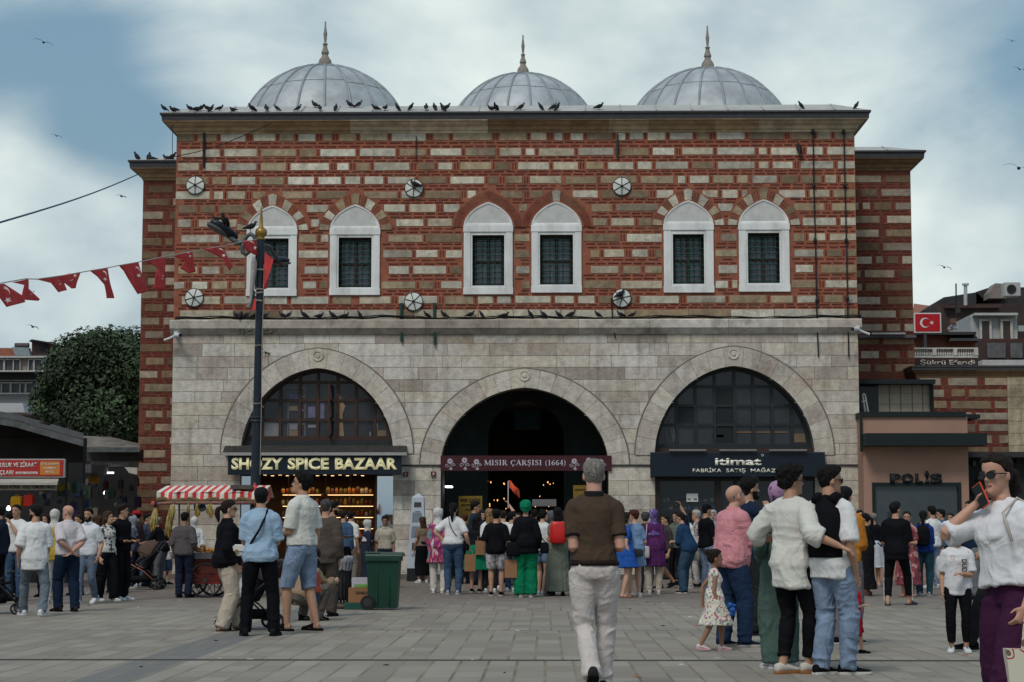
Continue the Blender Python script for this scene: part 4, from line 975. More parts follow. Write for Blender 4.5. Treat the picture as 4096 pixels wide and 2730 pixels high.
wdl=obj('name_board',pbox(3657,3912,1434,1466,YT,YT+.1),[mat('brown_board',(.05,.03,.025))],'rooftop name board with white old style letters at the right','sign');
for s_,x0,x1 in(('Şükrü',3680,3782),('Efendi',3797,3899)):word(s_,x0,x1,1440,1460,YT,mat('cream_letters',(.5,.48,.42)),wdl,bold=.015,depth=.02)
YH=66
def hbx(name,px0,px1,py0,py1,Y,d,m,lb=None,cat='building',parent=None):return obj(name,pbox(px0,px1,py0,py1,Y,Y+d),[m],lb,cat if lb else None,parent)
M_TERR=mat('terracotta_wall',(.16,.075,.05),var=.15);M_WHB=mat('white_house_wall',(.36,.37,.37),var=.15,stain=.2);M_DRF=mat('dark_roof',(.035,.033,.035),var=.3,scale=3);M_TIL=mat('orange_roof_tiles',(.27,.10,.06),var=.3,scale=8)
h1=thing('roof_terrace','brown terrace room with small dark canopy behind the balustrade','building',P(3780,1400,YH))
hbx('wall',3655,3900,1338,1468,YH-3,2,M_TERR,parent=h1);hbx('lower_storey',3640,4300,1466,2262,YG-2.9,9,M_TERR,parent=h1);hbx('roof',3655,3905,1328,1340,YH-3.4,2.5,M_DRF,parent=h1)
m_=MB();a=P(3800,1364,YH-3.6);b=P(3920,1364,YH-3.6);c=P(3858,1330,YH-3.2);m_.add([a,b,b+Vector((0,1.5,0)),a+Vector((0,1.5,0)),c+Vector((-.4,.4,0)),c+Vector((.4,.4,0))],[(0,1,5,4),(1,2,5),(2,3,4,5),(3,0,4)]);obj('dark_canopy',m_,[M_DRF],parent=h1)
h2=thing('white_house','white upper house with two tall dark windows on the right skyline','building',P(3980,1400,YH+8))
hbx('wall',3905,4068,1262,2240,YH+8,5,M_WHB,parent=h2);hbx('roof',3898,4072,1252,1262,YH+7.6,6,mat('pale_cornice',(.4,.4,.38)),parent=h2)
for x0 in(3928,4012):w_=hbx('window',x0,x0+30,1285,1360,YH+7.9,.05,mat('brown_pane',(.05,.035,.035),rough=.3),parent=h2);
for x0 in(3920,4004):
 f_=MB();pbox(x0,x0+7,1278,1366,YH+7.85,YH+7.98,f_);pbox(x0+39,x0+46,1278,1366,YH+7.85,YH+7.98,f_);pbox(x0+7,x0+39,1278,1285,YH+7.85,YH+7.98,f_);obj('window_frame',f_,[mat('cream_frame',(.45,.42,.36))],parent=h2)
h3=thing('brown_house','dark brown glazed house front at the right edge below the white house','building',P(4020,1430,YH+2))
hbx('wall',3915,4200,1358,1480,YH+2,5,mat('brown_wall2',(.05,.03,.028)),parent=h3)
for x0,x1 in((3950,4022),(4042,4090)):hbx('window',x0,x1,1372,1432,YH+1.9,.06,mat('grey_pane',(.10,.095,.10),rough=.25,var=.3),parent=h3)
hbx('railing',3905,4200,1355,1364,YH+1.2,.1,mat('brown_rail',(.07,.03,.025)),parent=h3);hbx('white_awning',3930,4200,1440,1466,YH+.6,1.0,mat('white_awning',(.42,.42,.42),stain=.3),parent=h3)
h4=thing('tiled_house','low house with faded orange tiles beside the flag panel','building',P(3700,1260,YH+16))
m_=MB();a=P(3650,1262,YH+16);b=P(3800,1262,YH+16);c=P(3655,1215,YH+20);d=P(3735,1226,YH+20);m_.quad(a,b,d,c);obj('roof',m_,[M_TIL],parent=h4);hbx('wall',3650,3800,1262,2230,YH+16,4,M_WHB,parent=h4)
h5=thing('dark_roofed_house','tall house with dark sloping roofs and chimney on the right skyline','building',P(3950,1200,YH+14))
m_=MB()
for pts in([(3700,1240),(3775,1190),(3905,1170),(3960,1220),(3955,1262),(3760,1262)],[(3905,1168),(3960,1150),(4080,1150),(4200,1150),(4200,1262),(3905,1262)]):
 q=[P(x,y,YH+14)for x,y in pts];m_.prism([(p.x,p.z)for p in q],YH+14,YH+19)
obj('roof',m_,[M_DRF],parent=h5)
m_=MB();q=[P(x,y,YH+13.5)for x,y in((3945,1178),(3970,1140),(4015,1142),(4015,1200),(3945,1200))];m_.prism([(p.x,p.z)for p in q],YH+13,YH+14);obj('dormer',m_,[mat('dormer_wall',(.20,.17,.15),var=.2)],parent=h5)
hbx('brown_storey',3760,4200,1215,2230,YH+12,2,mat('brown_storey_w',(.045,.03,.028),var=.3,scale=2),parent=h5);hbx('eaves',3780,4000,1222,1232,YH+11.7,.5,mat('brown_eaves',(.06,.035,.03)),parent=h5)
m_=MB();c0=P(3862,1222,YH+11);c1=P(3862,1140,YH+11);m_.tube([c0,c1],.075,10);m_.tube([c1-Vector((0,0,.02)),c1+Vector((0,0,.05))],.14,10);obj('flue',m_,[mat('pale_flue',(.42,.43,.44),metal=.3,rough=.5)],'pale metal flue pipe rising above the right rooftops','flue')
m_=MB();m_.tube([P(3825,1262,YH+11),P(3824,1135,YH+11)],.03,6);obj('mast',m_,[M_BLACK],'thin dark aerial mast left of the pale flue','mast')
ac=obj('air_conditioner',pbox(4019,4082,1130,1185,YH+10,YH+10.6),[mat('ac_white',(.36,.36,.35),var=.1)],'boxy white air conditioner unit on the right skyline','air conditioner',bevel=.02)
c=P(4046,1158,YH+9.98);m_=MB();m_.rings([[(c.x+r*math.cos(k*.349),y_,c.z+r*math.sin(k*.349))for k in range(18)]for r,y_ in((.19,YH+9.97),(.16,YH+9.98),(.0,YH+9.985))],cap=False);obj('fan_grille',m_,[M_BLACK],parent=ac)
rr=random.Random(77)
for i in range(9):
 x=rr.uniform(3770,4080);y_=rr.uniform(1225,1330);w_=rr.uniform(8,26);hbx('roof_clutter',x,x+w_,y_,y_+rr.uniform(8,26),YH+7+i*.1 if x<3900 else YH+10.2+i*.07,.3,[M_DRF,M_TERR,M_WHB][i%3],'small weathered rooftop box among the crowded right roofs','roof box');bpy.data.objects[-1]if False else None
for o in[o for o in bpy.data.objects if o.name.startswith('roof_clutter')]:o['group']='boxes on the crowded right roofs';o.name='roof_box'
YD=95
d1=thing('far_apartment_block','distant pale apartment block with two rows of windows behind the left stalls','building',P(60,1500,YD))
M_CREAMW=mat('cream_wall_far',(.26,.22,.19),var=.15,scale=.5);M_GREYW=mat('grey_wall_far',(.26,.26,.27),var=.12,scale=.5)
hbx('upper_wall',-80,219,1430,1487,YD,8,M_CREAMW,parent=d1);hbx('lower_wall',-80,240,1487,2200,YD+1,7,M_GREYW,parent=d1);hbx('dark_band',-80,190,1487,1519,YD+.5,1,mat('dark_band',(.02,.022,.025)),parent=d1)
hbx('gutter',-80,224,1424,1432,YD-.3,.4,mat('pale_band',(.40,.40,.38)),parent=d1);hbx('sill_band',-80,190,1482,1488,YD-.2,.3,mat('pale_band',(.40,.40,.38)),parent=d1)
for x0,x1,y0,y1 in[(-20,12,1440,1482),(20,50,1440,1482),(56,78,1440,1482),(115,131,1440,1482),(139,165,1440,1482),(176,197,1440,1482)]+[(a_,a_+30,1534,1572)for a_ in(-28,8,46)]+[(82,98,1534,1572),(106,137,1534,1572),(148,164,1534,1572)]:
 w_=hbx('window',x0,x1,y0,y1,YD-.05 if y0<1500 else YD+.9,.06,mat('far_pane',(.055,.055,.06),rough=.3,var=.3),parent=d1)
 f_=MB();Yw=YD-.15 if y0<1500 else YD+.8;pbox(x0-4,x0,y0-3,y1+2,Yw,Yw+.09,f_);pbox(x1,x1+4,y0-3,y1+2,Yw,Yw+.09,f_);pbox(x0,x1,y0-4,y0,Yw,Yw+.09,f_)
 obj('frame',f_,[mat('white_far_frame',(.42,.42,.40))],parent=w_)
f_=MB();pbox(-80,190,1520,1524,YD+.7,YD+.8,f_);pbox(-80,180,1572,1577,YD+.7,YD+.8,f_);obj('window_band',f_,[mat('white_far_frame',(.42,.42,.40))],parent=d1)
m_=MB();q=[P(x,y,YD)for x,y in((-80,1384),(48,1386),(60,1424),(-80,1424))];m_.prism([(p.x,p.z)for p in q],YD+1,YD+4);obj('roof',m_,[M_TIL],parent=d1);m_=MB();q=[P(x,y,YD)for x,y in((205,1398),(290,1392),(300,1424),(214,1424))];m_.prism([(p.x,p.z)for p in q],YD+1,YD+4);obj('roof',m_,[M_TIL],parent=d1)
hut=obj('stair_hut',pbox(126,210,1368,1424,YD+1,YD+4),[mat('hut_brown',(.09,.06,.055),var=.2)],parent=d1);m_=MB();q=[P(x,y,YD+.8)for x,y in((120,1368),(134,1360),(218,1374),(214,1379),(136,1366))];m_.prism([(p.x,p.z)for p in q],YD+.5,YD+4.5);obj('hut_roof',m_,[M_DRF],parent=d1);hbx('hut_window',162,186,1373,1403,YD+.9,.08,M_BLACK,parent=d1)
m_=MB();q=[P(x,y,YD+.6)for x,y in((48,1390),(116,1392),(124,1424),(64,1424))];m_.prism([(p.x,p.z)for p in q],YD+.5,YD+.9);so_=obj('solar_heater',m_,[mat('solar_glass',(.20,.24,.26),rough=.2,var=.2)],'pale solar water heater on the far left roof','solar heater');m_=MB();m_.tube([P(60,1382,YD+1),P(116,1382,YD+1)],.12,10);obj('tank',m_,[mat('tank_brown',(.10,.08,.075))],parent=so_)
m_=MB();q=[P(x,y,80)for x,y in((-60,1626),(142,1626),(150,1662),(-60,1662))];m_.prism([(p.x,p.z)for p in q],78,80);obj('metal_roof',m_,[mat('white_metal_roof',(.42,.42,.43),var=.1,scale=1)],'white corrugated metal roof below the far apartment block','roof')
hbx('low_brick_wall',-60,160,1662,2225,80,1,M_TERR,'strip of brick wall under the white metal roof','wall')
def leafy(name,label,base,trunk_h,clusters,nleaf,lsz,seed,colr):
 rr=random.Random(seed);t=thing(name,label,'tree',base)
 tr=MB();b0=Vector(base);tops=[Vector(c[0])for c in clusters]
 cen=sum(tops,Vector())/len(tops);fk=Vector((b0.x,b0.y,b0.z+trunk_h));tr.tube([b0,b0.lerp(fk,.5)+Vector((.1,0,0)),fk],[.35,.28,.24],10)
 for c in tops[::3]:m=fk.lerp(c,.5)+Vector((rr.uniform(-.3,.3),rr.uniform(-.3,.3),.2));tr.tube([fk,m,c],[.16,.09,.03],6)
 par(tr.build('trunk',[mat('bark',(.05,.035,.025),var=.3,scale=10)],None,smooth=True),t)
 mb=MB();L_=[]
 for c,r in clusters:
  c=Vector(c);kc=rr.uniform(.6,1.45)
  for i in range(int(nleaf*r*r)):
   d=Vector((rr.gauss(0,1),rr.gauss(0,1),rr.gauss(0,1))).normalized();rad=r*(rr.random()**.35);p=c+Vector((d.x*rad,d.y*rad,d.z*rad*.8))
   n=(d+Vector((rr.uniform(-.8,.8),rr.uniform(-.8,.8),rr.uniform(-.2,1.0)))).normalized();a_=n.orthogonal().normalized();a_=Matrix.Rotation(rr.uniform(0,6.28),3,n)@a_;b_=n.cross(a_);s=lsz*rr.uniform(.6,1.3)
   k=kc*rr.uniform(.6,1.35);cc=(colr[0]*k*rr.uniform(.8,1.3),colr[1]*k,colr[2]*k)
   mb.add([p-a_*s,p+b_*s*.45,p+a_*s,p-b_*s*.45],[(0,1,2,3)],0,cc)
 par(mb.build('crown',[mat('leaf_'+name,attr=True,rough=.6,var=.2,scale=.6)],None),t)
 return t
YTR=66;rr=random.Random(31);cl=[]
for px,py,r in[(300,1420,1.2),(370,1400,1.3),(440,1395,1.3),(530,1400,1.3),(250,1500,1.1),(320,1490,1.5),(400,1480,1.6),(490,1480,1.6),(560,1470,1.5),(215,1580,1.1),(290,1570,1.5),(380,1570,1.7),(470,1570,1.7),(550,1560,1.6),(180,1630,.8),(260,1650,1.3),(350,1660,1.6),(440,1660,1.7),(530,1660,1.7),(330,1740,1.4),(430,1750,1.5),(540,1750,1.6),(600,1560,1.5),(610,1680,1.5),(385,1365,.55),(455,1360,.5),(545,1358,.5),(300,1385,.45),(345,1380,.5),(505,1390,.6),(240,1420,.5)]:
 cl.append((tuple(P(px,py,YTR+rr.uniform(-1.3,1.3))),r*.82))
for _ in range(26):
 a_=rr.uniform(.5,3.3);px=400+215*math.cos(a_)*rr.uniform(.85,1.08);py=1560-205*math.sin(a_)*rr.uniform(.88,1.06);cl.append((tuple(P(px,py,YTR+rr.uniform(-1,1))),rr.uniform(.25,.45)))
leafy('leafy_tree','big dense dark green tree standing left of the bazaar',(P(420,2100,YTR).x,YTR,0),3.2,cl,1500,.085,5,(.028,.050,.020))
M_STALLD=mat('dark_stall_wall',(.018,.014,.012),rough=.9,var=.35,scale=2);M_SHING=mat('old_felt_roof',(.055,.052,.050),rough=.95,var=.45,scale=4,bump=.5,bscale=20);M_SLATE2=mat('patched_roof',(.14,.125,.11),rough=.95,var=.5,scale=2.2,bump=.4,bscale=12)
YS=40.0
s1=thing('market_stall','dark wooden market stall under a low sagging roof at the left edge','market stall',(P(100,2300,YS).x,YS,0))
def so1(name,mb,mats,**k):return obj(name,mb,mats,parent=s1,**k)
m_=MB();pts=[(-120,1638),(0,1650),(60,1660),(200,1700),(300,1728),(335,1738)]
fr_=[P(x,y+20,YS-.9)for x,y in pts];bk_=[P(x,y-4,YS+.6)for x,y in pts];lo=[p-Vector((0,0,.09))for p in fr_]
m_.rings([[tuple(p)for p in(a_,b_,b_-Vector((0,0,.12)),c_)]for a_,b_,c_ in zip(fr_,bk_,lo)]);so1('roof',m_,[M_SHING])
m_=MB();
for a_,b_ in zip(lo[:-1],lo[1:]):m_.quad(a_+Vector((0,-.02,-.06)),b_+Vector((0,-.02,-.06)),b_+Vector((0,-.02,.07)),a_+Vector((0,-.02,.07)))
so1('eaves_board',m_,[mat('grey_eaves',(.08,.085,.085),var=.4,scale=6)])
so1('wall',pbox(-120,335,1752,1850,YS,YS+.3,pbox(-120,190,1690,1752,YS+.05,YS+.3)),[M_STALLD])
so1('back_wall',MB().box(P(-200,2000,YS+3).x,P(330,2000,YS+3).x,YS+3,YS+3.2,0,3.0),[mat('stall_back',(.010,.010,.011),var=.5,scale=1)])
so1('post',pbox(255,262,1840,2300,YS+.1,YS+.25),[M_STALLD])
YS2=48.5
s2=thing('market_stall','further market stall with patched roof between the tree and the brick wing','market stall',(P(450,2300,YS2).x,YS2,0))
m_=MB();q0=[P(x,y,YS2-1)for x,y in((335,1790),(560,1790))];q1=[P(x,y,YS2+1)for x,y in((325,1744),(440,1748),(560,1776))]
m_.add([q0[0],q0[1],q1[2],q1[1],q1[0]],[(0,1,2,3,4)]);m_.quad(q0[0]-Vector((0,0,.12)),q0[1]-Vector((0,0,.12)),q0[1],q0[0],1)
obj('roof',m_,[M_SLATE2,mat('grey_eaves',(.08,.085,.085))],parent=s2)
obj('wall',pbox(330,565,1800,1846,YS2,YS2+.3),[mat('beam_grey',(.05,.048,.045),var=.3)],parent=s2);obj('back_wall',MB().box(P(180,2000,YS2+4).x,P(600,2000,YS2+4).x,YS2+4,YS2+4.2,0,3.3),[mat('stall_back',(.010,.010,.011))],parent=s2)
obj('dark_awning',pbox(240,365,1858,1892,YS2-2.5,YS2-.5),[mat('grey_awning',(.07,.07,.075),var=.2)],parent=s2)
tg=obj('shop_sign',pbox(362,552,1846,1868,YS2-.6,YS2-.5),[mat('brown_grey_sign',(.10,.085,.075),var=.15)],'long faded grey brown shop sign between stalls and the bazaar','shop sign');word('TOHUM GALERİSİ',372,520,1851,1863,YS2-.6,mat('faded_letters',(.26,.24,.22)),tg,bold=.01)
for i,(x0,x1,y0,y1)in enumerate(((380,415,1884,1889),(416,452,1889,1895))):obj('tube_light',pbox(x0,x1,y0,y1,YS2-.8,YS2-.7),[M_COOL],('left','right')[i]+' white tube light under the second stall roof','light')
m_=MB();q=[P(x,y,YS2-1.2)for x,y in((502,1870),(552,1872),(552,1900),(520,1893))];m_.prism([(p.x,p.z)for p in q],YS2-1.3,YS2-1.25);obj('cloth_awning',m_,[mat('beige_cloth',(.42,.40,.34))],'small pale cloth awning corner against the brick wing','awning')
YG1=YS-1.0
M_SIGNR=mat('sign_red',(.34,.022,.022),rough=.5,var=.08);M_SIGNO=mat('sign_orange',(.50,.17,.02),rough=.5);M_SIGNW=mat('sign_white',(.62,.60,.55),rough=.5,var=.05);M_SIGNG=mat('sign_tan',(.30,.25,.19),rough=.6,var=.06)
r_=obj('shop_sign',pbox(-140,259,1836,1911,YG1,YG1+.12),[mat('sign_frame',(.35,.33,.30))],'red shop sign with white lettering and an orange panel on the left stall','shop sign')
obj('red_panel',pbox(-136,254,1841,1906,YG1-.012,YG1-.002),[M_SIGNR],parent=r_);obj('orange_panel',pbox(160,240,1847,1900,YG1-.022,YG1-.013),[M_SIGNO],parent=r_)
word('ÇULUK VE ZİRAAT',-12,148,1851,1869,YG1-.012,M_SIGNW,r_,bold=.02,depth=.01);word('İLAÇLARI',-34,54,1882,1899,YG1-.012,M_SIGNW,r_,bold=.02,depth=.01)
obj('white_strip',pbox(63,150,1888,1897,YG1-.022,YG1-.013),[M_SIGNW],parent=r_);word('İSTANBUL TOHUMCULUK',67,146,1890,1895,YG1-.023,M_SIGNR,r_,depth=.004)
for s_,x0,x1,y0 in(('BİTKİ KORUMA',164,236,1853),('ÜRÜNLERİ',175,225,1869),('BAYİSİ',182,218,1884)):word(s_,x0,x1,y0,y0+9,YG1-.022,M_SIGNW,r_,depth=.006,bold=.01)
t_=obj('shop_sign',pbox(-140,225,1934,1962,YG1-.35,YG1-.30),[M_SIGNG],'long tan sign board with dark letters under the red stall sign','shop sign');word('KEDİ KÖPEK',2,82,1940,1955,YG1-.35,M_INK,t_,bold=.01,depth=.006);word('KUŞ YEMLERİ NO:2',93,220,1940,1955,YG1-.35,M_INK,t_,bold=.01,depth=.006)
m_=MB();a0=P(-140,1914,YG1+.1);a1=P(235,1914,YG1+.1);b0=P(-140,1931,YG1-.5);b1=P(230,1931,YG1-.5)
m_.rings([[tuple(a0),tuple(b0),tuple(b0-Vector((0,0,.05))),tuple(a0-Vector((0,0,.05)))],[tuple(a1),tuple(b1),tuple(b1-Vector((0,0,.05))),tuple(a1-Vector((0,0,.05)))]]);obj('awning',m_,[mat('off_white_awning',(.38,.35,.31),stain=.3)],'flat off white canopy between the red and the tan stall signs','awning')
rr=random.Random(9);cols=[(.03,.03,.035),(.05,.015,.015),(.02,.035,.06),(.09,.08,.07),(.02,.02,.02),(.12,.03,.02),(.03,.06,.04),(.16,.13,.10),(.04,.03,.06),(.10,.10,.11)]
def bag(px0,px1,py0,py1,Y,c,lb,grp=None,cat='bag'):
 a=P(px0,py1,Y);b=P(px1,py0,Y);w_=b.x-a.x;h_=b.z-a.z;m_=MB()
 m_.rings([[(a.x+w_/2+w_/2*e*sx,Y+.10*e*sy,a.z+h_*t)for sx,sy in((-1,-.6),(-.8,-1),(.8,-1),(1,-.6),(1,.6),(.8,1),(-.8,1),(-1,.6))]for t,e in((0,.8),(.06,.98),(.5,1),(.85,.9),(.9,.7))])
 m_.tube([(a.x+w_*.3,Y,a.z+h_*.88),(a.x+w_*.35,Y,b.z),(a.x+w_*.65,Y,b.z),(a.x+w_*.7,Y,a.z+h_*.88)],.008,4)
 return obj('hanging_bag',m_,[fab(c,rough=.6)if not callable(c)else c],lb,cat,None,grp)
#   square
def paving():
 m=bpy.data.materials.new('plaza_paving');m.use_nodes=True;t=m.node_tree;b=t.nodes['Principled BSDF'];b.inputs['Roughness'].default_value=.72;b.inputs['Specular IOR Level'].default_value=.15
 N=t.nodes.new;LK=t.links.new
 g=N('ShaderNodeTexCoord');mp_=N('ShaderNodeMapping');LK(g.outputs['Object'],mp_.inputs[0]);mp_.inputs['Location'].default_value=(.10,-.05,0);mp_.inputs['Rotation'].default_value=(0,0,0)
 sep=N('ShaderNodeSeparateXYZ');LK(mp_.outputs[0],sep.inputs[0])
 def mth(op,a,b_=None,c=None):
  n=N('ShaderNodeMath');n.operation=op
  for i,v in enumerate((a,b_,c)):
   if v is None:continue
   if isinstance(v,(int,float)):n.inputs[i].default_value=v
   else:LK(v,n.inputs[i])
  return n.outputs[0]
 X,Y_=sep.outputs[0],sep.outputs[1]
 PWX,PWY=.257,5.3
 row=mth('FLOOR',mth('DIVIDE',mth('SUBTRACT',Y_,17.75),PWY));xo=mth('MULTIPLY',row,.093)
 xx=mth('DIVIDE',mth('ADD',X,xo),PWX);cx=mth('FLOOR',xx);fx=mth('FRACT',xx)
 w=N('ShaderNodeTexWhiteNoise');w.noise_dimensions='2D';cb=N('ShaderNodeCombineXYZ');LK(cx,cb.inputs[0]);
 w0=N('ShaderNodeTexWhiteNoise');w0.noise_dimensions='2D';cb0=N('ShaderNodeCombineXYZ');LK(cx,cb0.inputs[0]);LK(row,cb0.inputs[1]);LK(cb0.outputs[0],w0.inputs['Vector'])
 yy=mth('ADD',mth('DIVIDE',mth('SUBTRACT',Y_,17.75),.66),mth('MULTIPLY',w0.outputs['Value'],0.0));cy=mth('FLOOR',yy);fy=mth('FRACT',yy)
 LK(cy,cb.inputs[1]);LK(cb.outputs[0],w.inputs['Vector'])
 nz=N('ShaderNodeTexNoise');nz.inputs['Scale'].default_value=3;nz.inputs['Detail'].default_value=6;LK(g.outputs['Object'],nz.inputs['Vector'])
 wob=mth('MULTIPLY',mth('SUBTRACT',nz.outputs['Fac'],.5),.06)
 ex=mth('MINIMUM',mth('ADD',fx,wob),mth('SUBTRACT',1,mth('ADD',fx,wob)))
 jx=mth('LESS_THAN',ex,.052)
 fyb=mth('FRACT',mth('DIVIDE',mth('SUBTRACT',Y_,17.75),PWY));jyb=mth('LESS_THAN',mth('MINIMUM',fyb,mth('SUBTRACT',1,fyb)),.006)
 jy=mth('LESS_THAN',mth('MINIMUM',fy,mth('SUBTRACT',1,fy)),.022)
 base=N('ShaderNodeValToRGB');LK(w.outputs['Value'],base.inputs[0]);e=base.color_ramp.elements;e[0].position=0;e[0].color=(.215,.19,.160,1);e[1].position=1;e[1].color=(.288,.260,.222,1)
 wd=N('ShaderNodeTexWhiteNoise');wd.noise_dimensions='1D';LK(mth('FLOOR',mth('DIVIDE',mth('ADD',X,1.9),5.14)),wd.inputs['W'])
 dcol=mth('LESS_THAN',mth('FRACT',mth('DIVIDE',mth('ADD',X,3.72),11.3)),.046)
 ms=N('ShaderNodeMapping');LK(g.outputs['Object'],ms.inputs[0]);ms.inputs['Scale'].default_value=(1.2,5.5,1);st=N('ShaderNodeTexNoise');st.inputs['Scale'].default_value=1.6;st.inputs['Detail'].default_value=8;st.inputs['Roughness'].default_value=.72;LK(ms.outputs[0],st.inputs['Vector'])
 ms2=N('ShaderNodeMapping');LK(g.outputs['Object'],ms2.inputs[0]);ms2.inputs['Scale'].default_value=(2.4,24,1);s2_=N('ShaderNodeTexNoise');s2_.inputs['Scale'].default_value=1.3;s2_.inputs['Detail'].default_value=4;LK(ms2.outputs[0],s2_.inputs['Vector'])
 big=N('ShaderNodeTexNoise');big.inputs['Scale'].default_value=.22;big.inputs['Detail'].default_value=4;LK(g.outputs['Object'],big.inputs['Vector'])
 fac=mth('ADD',mth('ADD',mth('MULTIPLY',mth('SUBTRACT',st.outputs['Fac'],.5),.45),mth('MULTIPLY',mth('SUBTRACT',big.outputs['Fac'],.5),.5)),1.0)
 streak=mth('SUBTRACT',1,mth('MULTIPLY',mth('SMOOTH_MIN',mth('MAXIMUM',mth('SUBTRACT',s2_.outputs['Fac'],.56),0),.14,.02),2.6))
 fac=mth('MULTIPLY',fac,streak)
 sc_=N('ShaderNodeVectorMath');sc_.operation='SCALE';LK(base.outputs[0],sc_.inputs[0]);LK(fac,sc_.inputs['Scale'])
 def mix(f,a,b_):
  n=N('ShaderNodeMix');n.data_type='RGBA'
  if isinstance(f,(int,float)):n.inputs[0].default_value=f
  else:LK(f,n.inputs[0])
  if isinstance(a,tuple):n.inputs[6].default_value=(*a,1)
  else:LK(a,n.inputs[6])
  if isinstance(b_,tuple):n.inputs[7].default_value=(*b_,1)
  else:LK(b_,n.inputs[7])
  return n.outputs[2]
 c=mix(mth('MULTIPLY',dcol,.75),sc_.outputs[0],(.13,.132,.132))
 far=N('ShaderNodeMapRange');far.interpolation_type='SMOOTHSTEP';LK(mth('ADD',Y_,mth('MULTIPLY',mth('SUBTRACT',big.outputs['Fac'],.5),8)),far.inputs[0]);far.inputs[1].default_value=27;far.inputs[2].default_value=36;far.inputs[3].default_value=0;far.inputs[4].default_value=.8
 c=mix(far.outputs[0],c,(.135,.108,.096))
 jn=N('ShaderNodeTexNoise');jn.inputs['Scale'].default_value=1.1;LK(g.outputs['Object'],jn.inputs['Vector'])
 jc=mix(jn.outputs['Fac'],(.045,.034,.026),(.34,.29,.22))
 c=mix(mth('MULTIPLY',jy,.25),c,(.10,.10,.10));c=mix(mth('MULTIPLY',jx,.95),c,jc);c=mix(mth('MULTIPLY',jyb,.8),c,(.07,.065,.06))
 vo=N('ShaderNodeTexVoronoi');vo.inputs['Scale'].default_value=1.7;LK(g.outputs['Object'],vo.inputs['Vector']);c=mix(mth('MULTIPLY',mth('LESS_THAN',vo.outputs['Distance'],.05),.6),c,(.05,.045,.04))
 LK(c,b.inputs['Base Color'])
 bp=N('ShaderNodeBump');bp.inputs['Strength'].default_value=.35;bp.inputs['Distance'].default_value=.01;LK(mth('SUBTRACT',st.outputs['Fac'],mth('MULTIPLY',mth('MAXIMUM',jx,jyb),.8)),bp.inputs['Height']);LK(bp.outputs[0],b.inputs['Normal'])
 LK(mth('ADD',.55,mth('MULTIPLY',st.outputs['Fac'],.35)),b.inputs['Roughness'])
 return m
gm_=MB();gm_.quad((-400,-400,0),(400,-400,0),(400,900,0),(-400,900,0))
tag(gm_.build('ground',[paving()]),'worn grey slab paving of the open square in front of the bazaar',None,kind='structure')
dr=MB();y0=G(2048,2643).y
dr.box(-30,30,y0-.02,y0+.05,-.001,.0045)
n=0
for i in range(420):
 x=-6+i*.028;dr.box(x,x+.016,y0-.006,y0+.034,.0046,.0075,1)
tag(dr.build('drain_channel',[mat('drain_iron',(.07,.068,.062),rough=.6,var=.3,scale=8),mat('drain_slot',(.02,.02,.02))]),'thin slotted iron drain channel running across the square',None,kind='structure')
P4=mat('plinth_stone',(.12,.10,.09),var=.3,stain=.3)
hb(MB().box(XL,ARCHES[0].xc-ARCHES[0].a,YF-.12,YF-.01,0,.13),'plinth',[P4]);hb(MB().box(ARCHES[0].xc+ARCHES[0].a,ARCHES[1].xc-ARCHES[1].a,YF-.12,YF-.01,0,.13),'plinth',[P4]);hb(MB().box(ARCHES[1].xc+ARCHES[1].a,ARCHES[2].xc-ARCHES[2].a,YF-.12,YF-.01,0,.13),'plinth',[P4]);hb(MB().box(ARCHES[2].xc+ARCHES[2].a,XR,YF-.12,YF-.01,0,.13),'plinth',[P4])
rr=random.Random(44);proto=None
for(x,y)in[(840,2280),(1650,2600),(1890,2642),(2070,2525),(2020,2523),(1560,2395),(2655,2415),(1700,2418),(880,2636),(1000,2640),(2590,2410),(3060,2540),(700,2390),(355,2424),(2760,2470)]+[(rr.uniform(300,3900),rr.uniform(2400,2720))for _ in range(28)]:
 p=G(x,y);s=rr.uniform(.012,.04);m_=MB();k=rr.choice([(.5,.48,.45),(.4,.38,.3),(.05,.04,.03),(.3,.12,.08)])
 an=rr.uniform(0,3.1);m_.rings([[(s*math.cos(an+t)*e,s*.5*math.sin(an+t)*e,z)for t in(0,1.3,2.6,4.1,5.2)]for z,e in((0,1),(.004,1.05),(.010,.4))]);o=m_.build('litter_scrap',[fab(k)]);o.location=(p.x,p.y,.001);tag(o,'small scrap of paper litter lying on the paving','litter','scraps of litter on the square')
p=G(1355/1.7408*1,2400)
#   street furniture, cart, pigeons
M_POLE=mat('dark_blue_pole',(.012,.018,.028),rough=.4,var=.35,scale=14);M_GOLD=mat('gold_knob',(.30,.18,.05),rough=.4,metal=.6,var=.2);M_IRON=mat('grey_iron',(.07,.075,.08),rough=.4,var=.2)
YP=34.8
pb=P(1012,2390,YP);pb.z=0;pt_=P(1044,960,YP)
lp=thing('lamp_post','tall dark blue lamp post with double scroll arms and gold finial','lamp post',pb)
def lo_(name,mb,mats,**k):return obj(name,mb,mats,parent=lp,**k)
pm_=lambda t:pb.lerp(pt_,t)
zt=pt_.z
def zat(py):return(P(1030,py,YP).z)/zt
lo_('pole',MB().tube([pm_(0),pm_(.08),pm_(.081),pm_(zat(1690)),pm_(zat(1688)),pm_(zat(1665)),pm_(zat(1663)),pm_(.88),pm_(1)],[.13,.12,.095,.088,.105,.105,.078,.070,.066],20),[M_POLE],smooth=False)
lo_('collar',MB().tube([pm_(zat(1692)),pm_(zat(1686)),pm_(zat(1680)),pm_(zat(1672)),pm_(zat(1664))],[.09,.12,.10,.12,.09],20),[M_POLE])
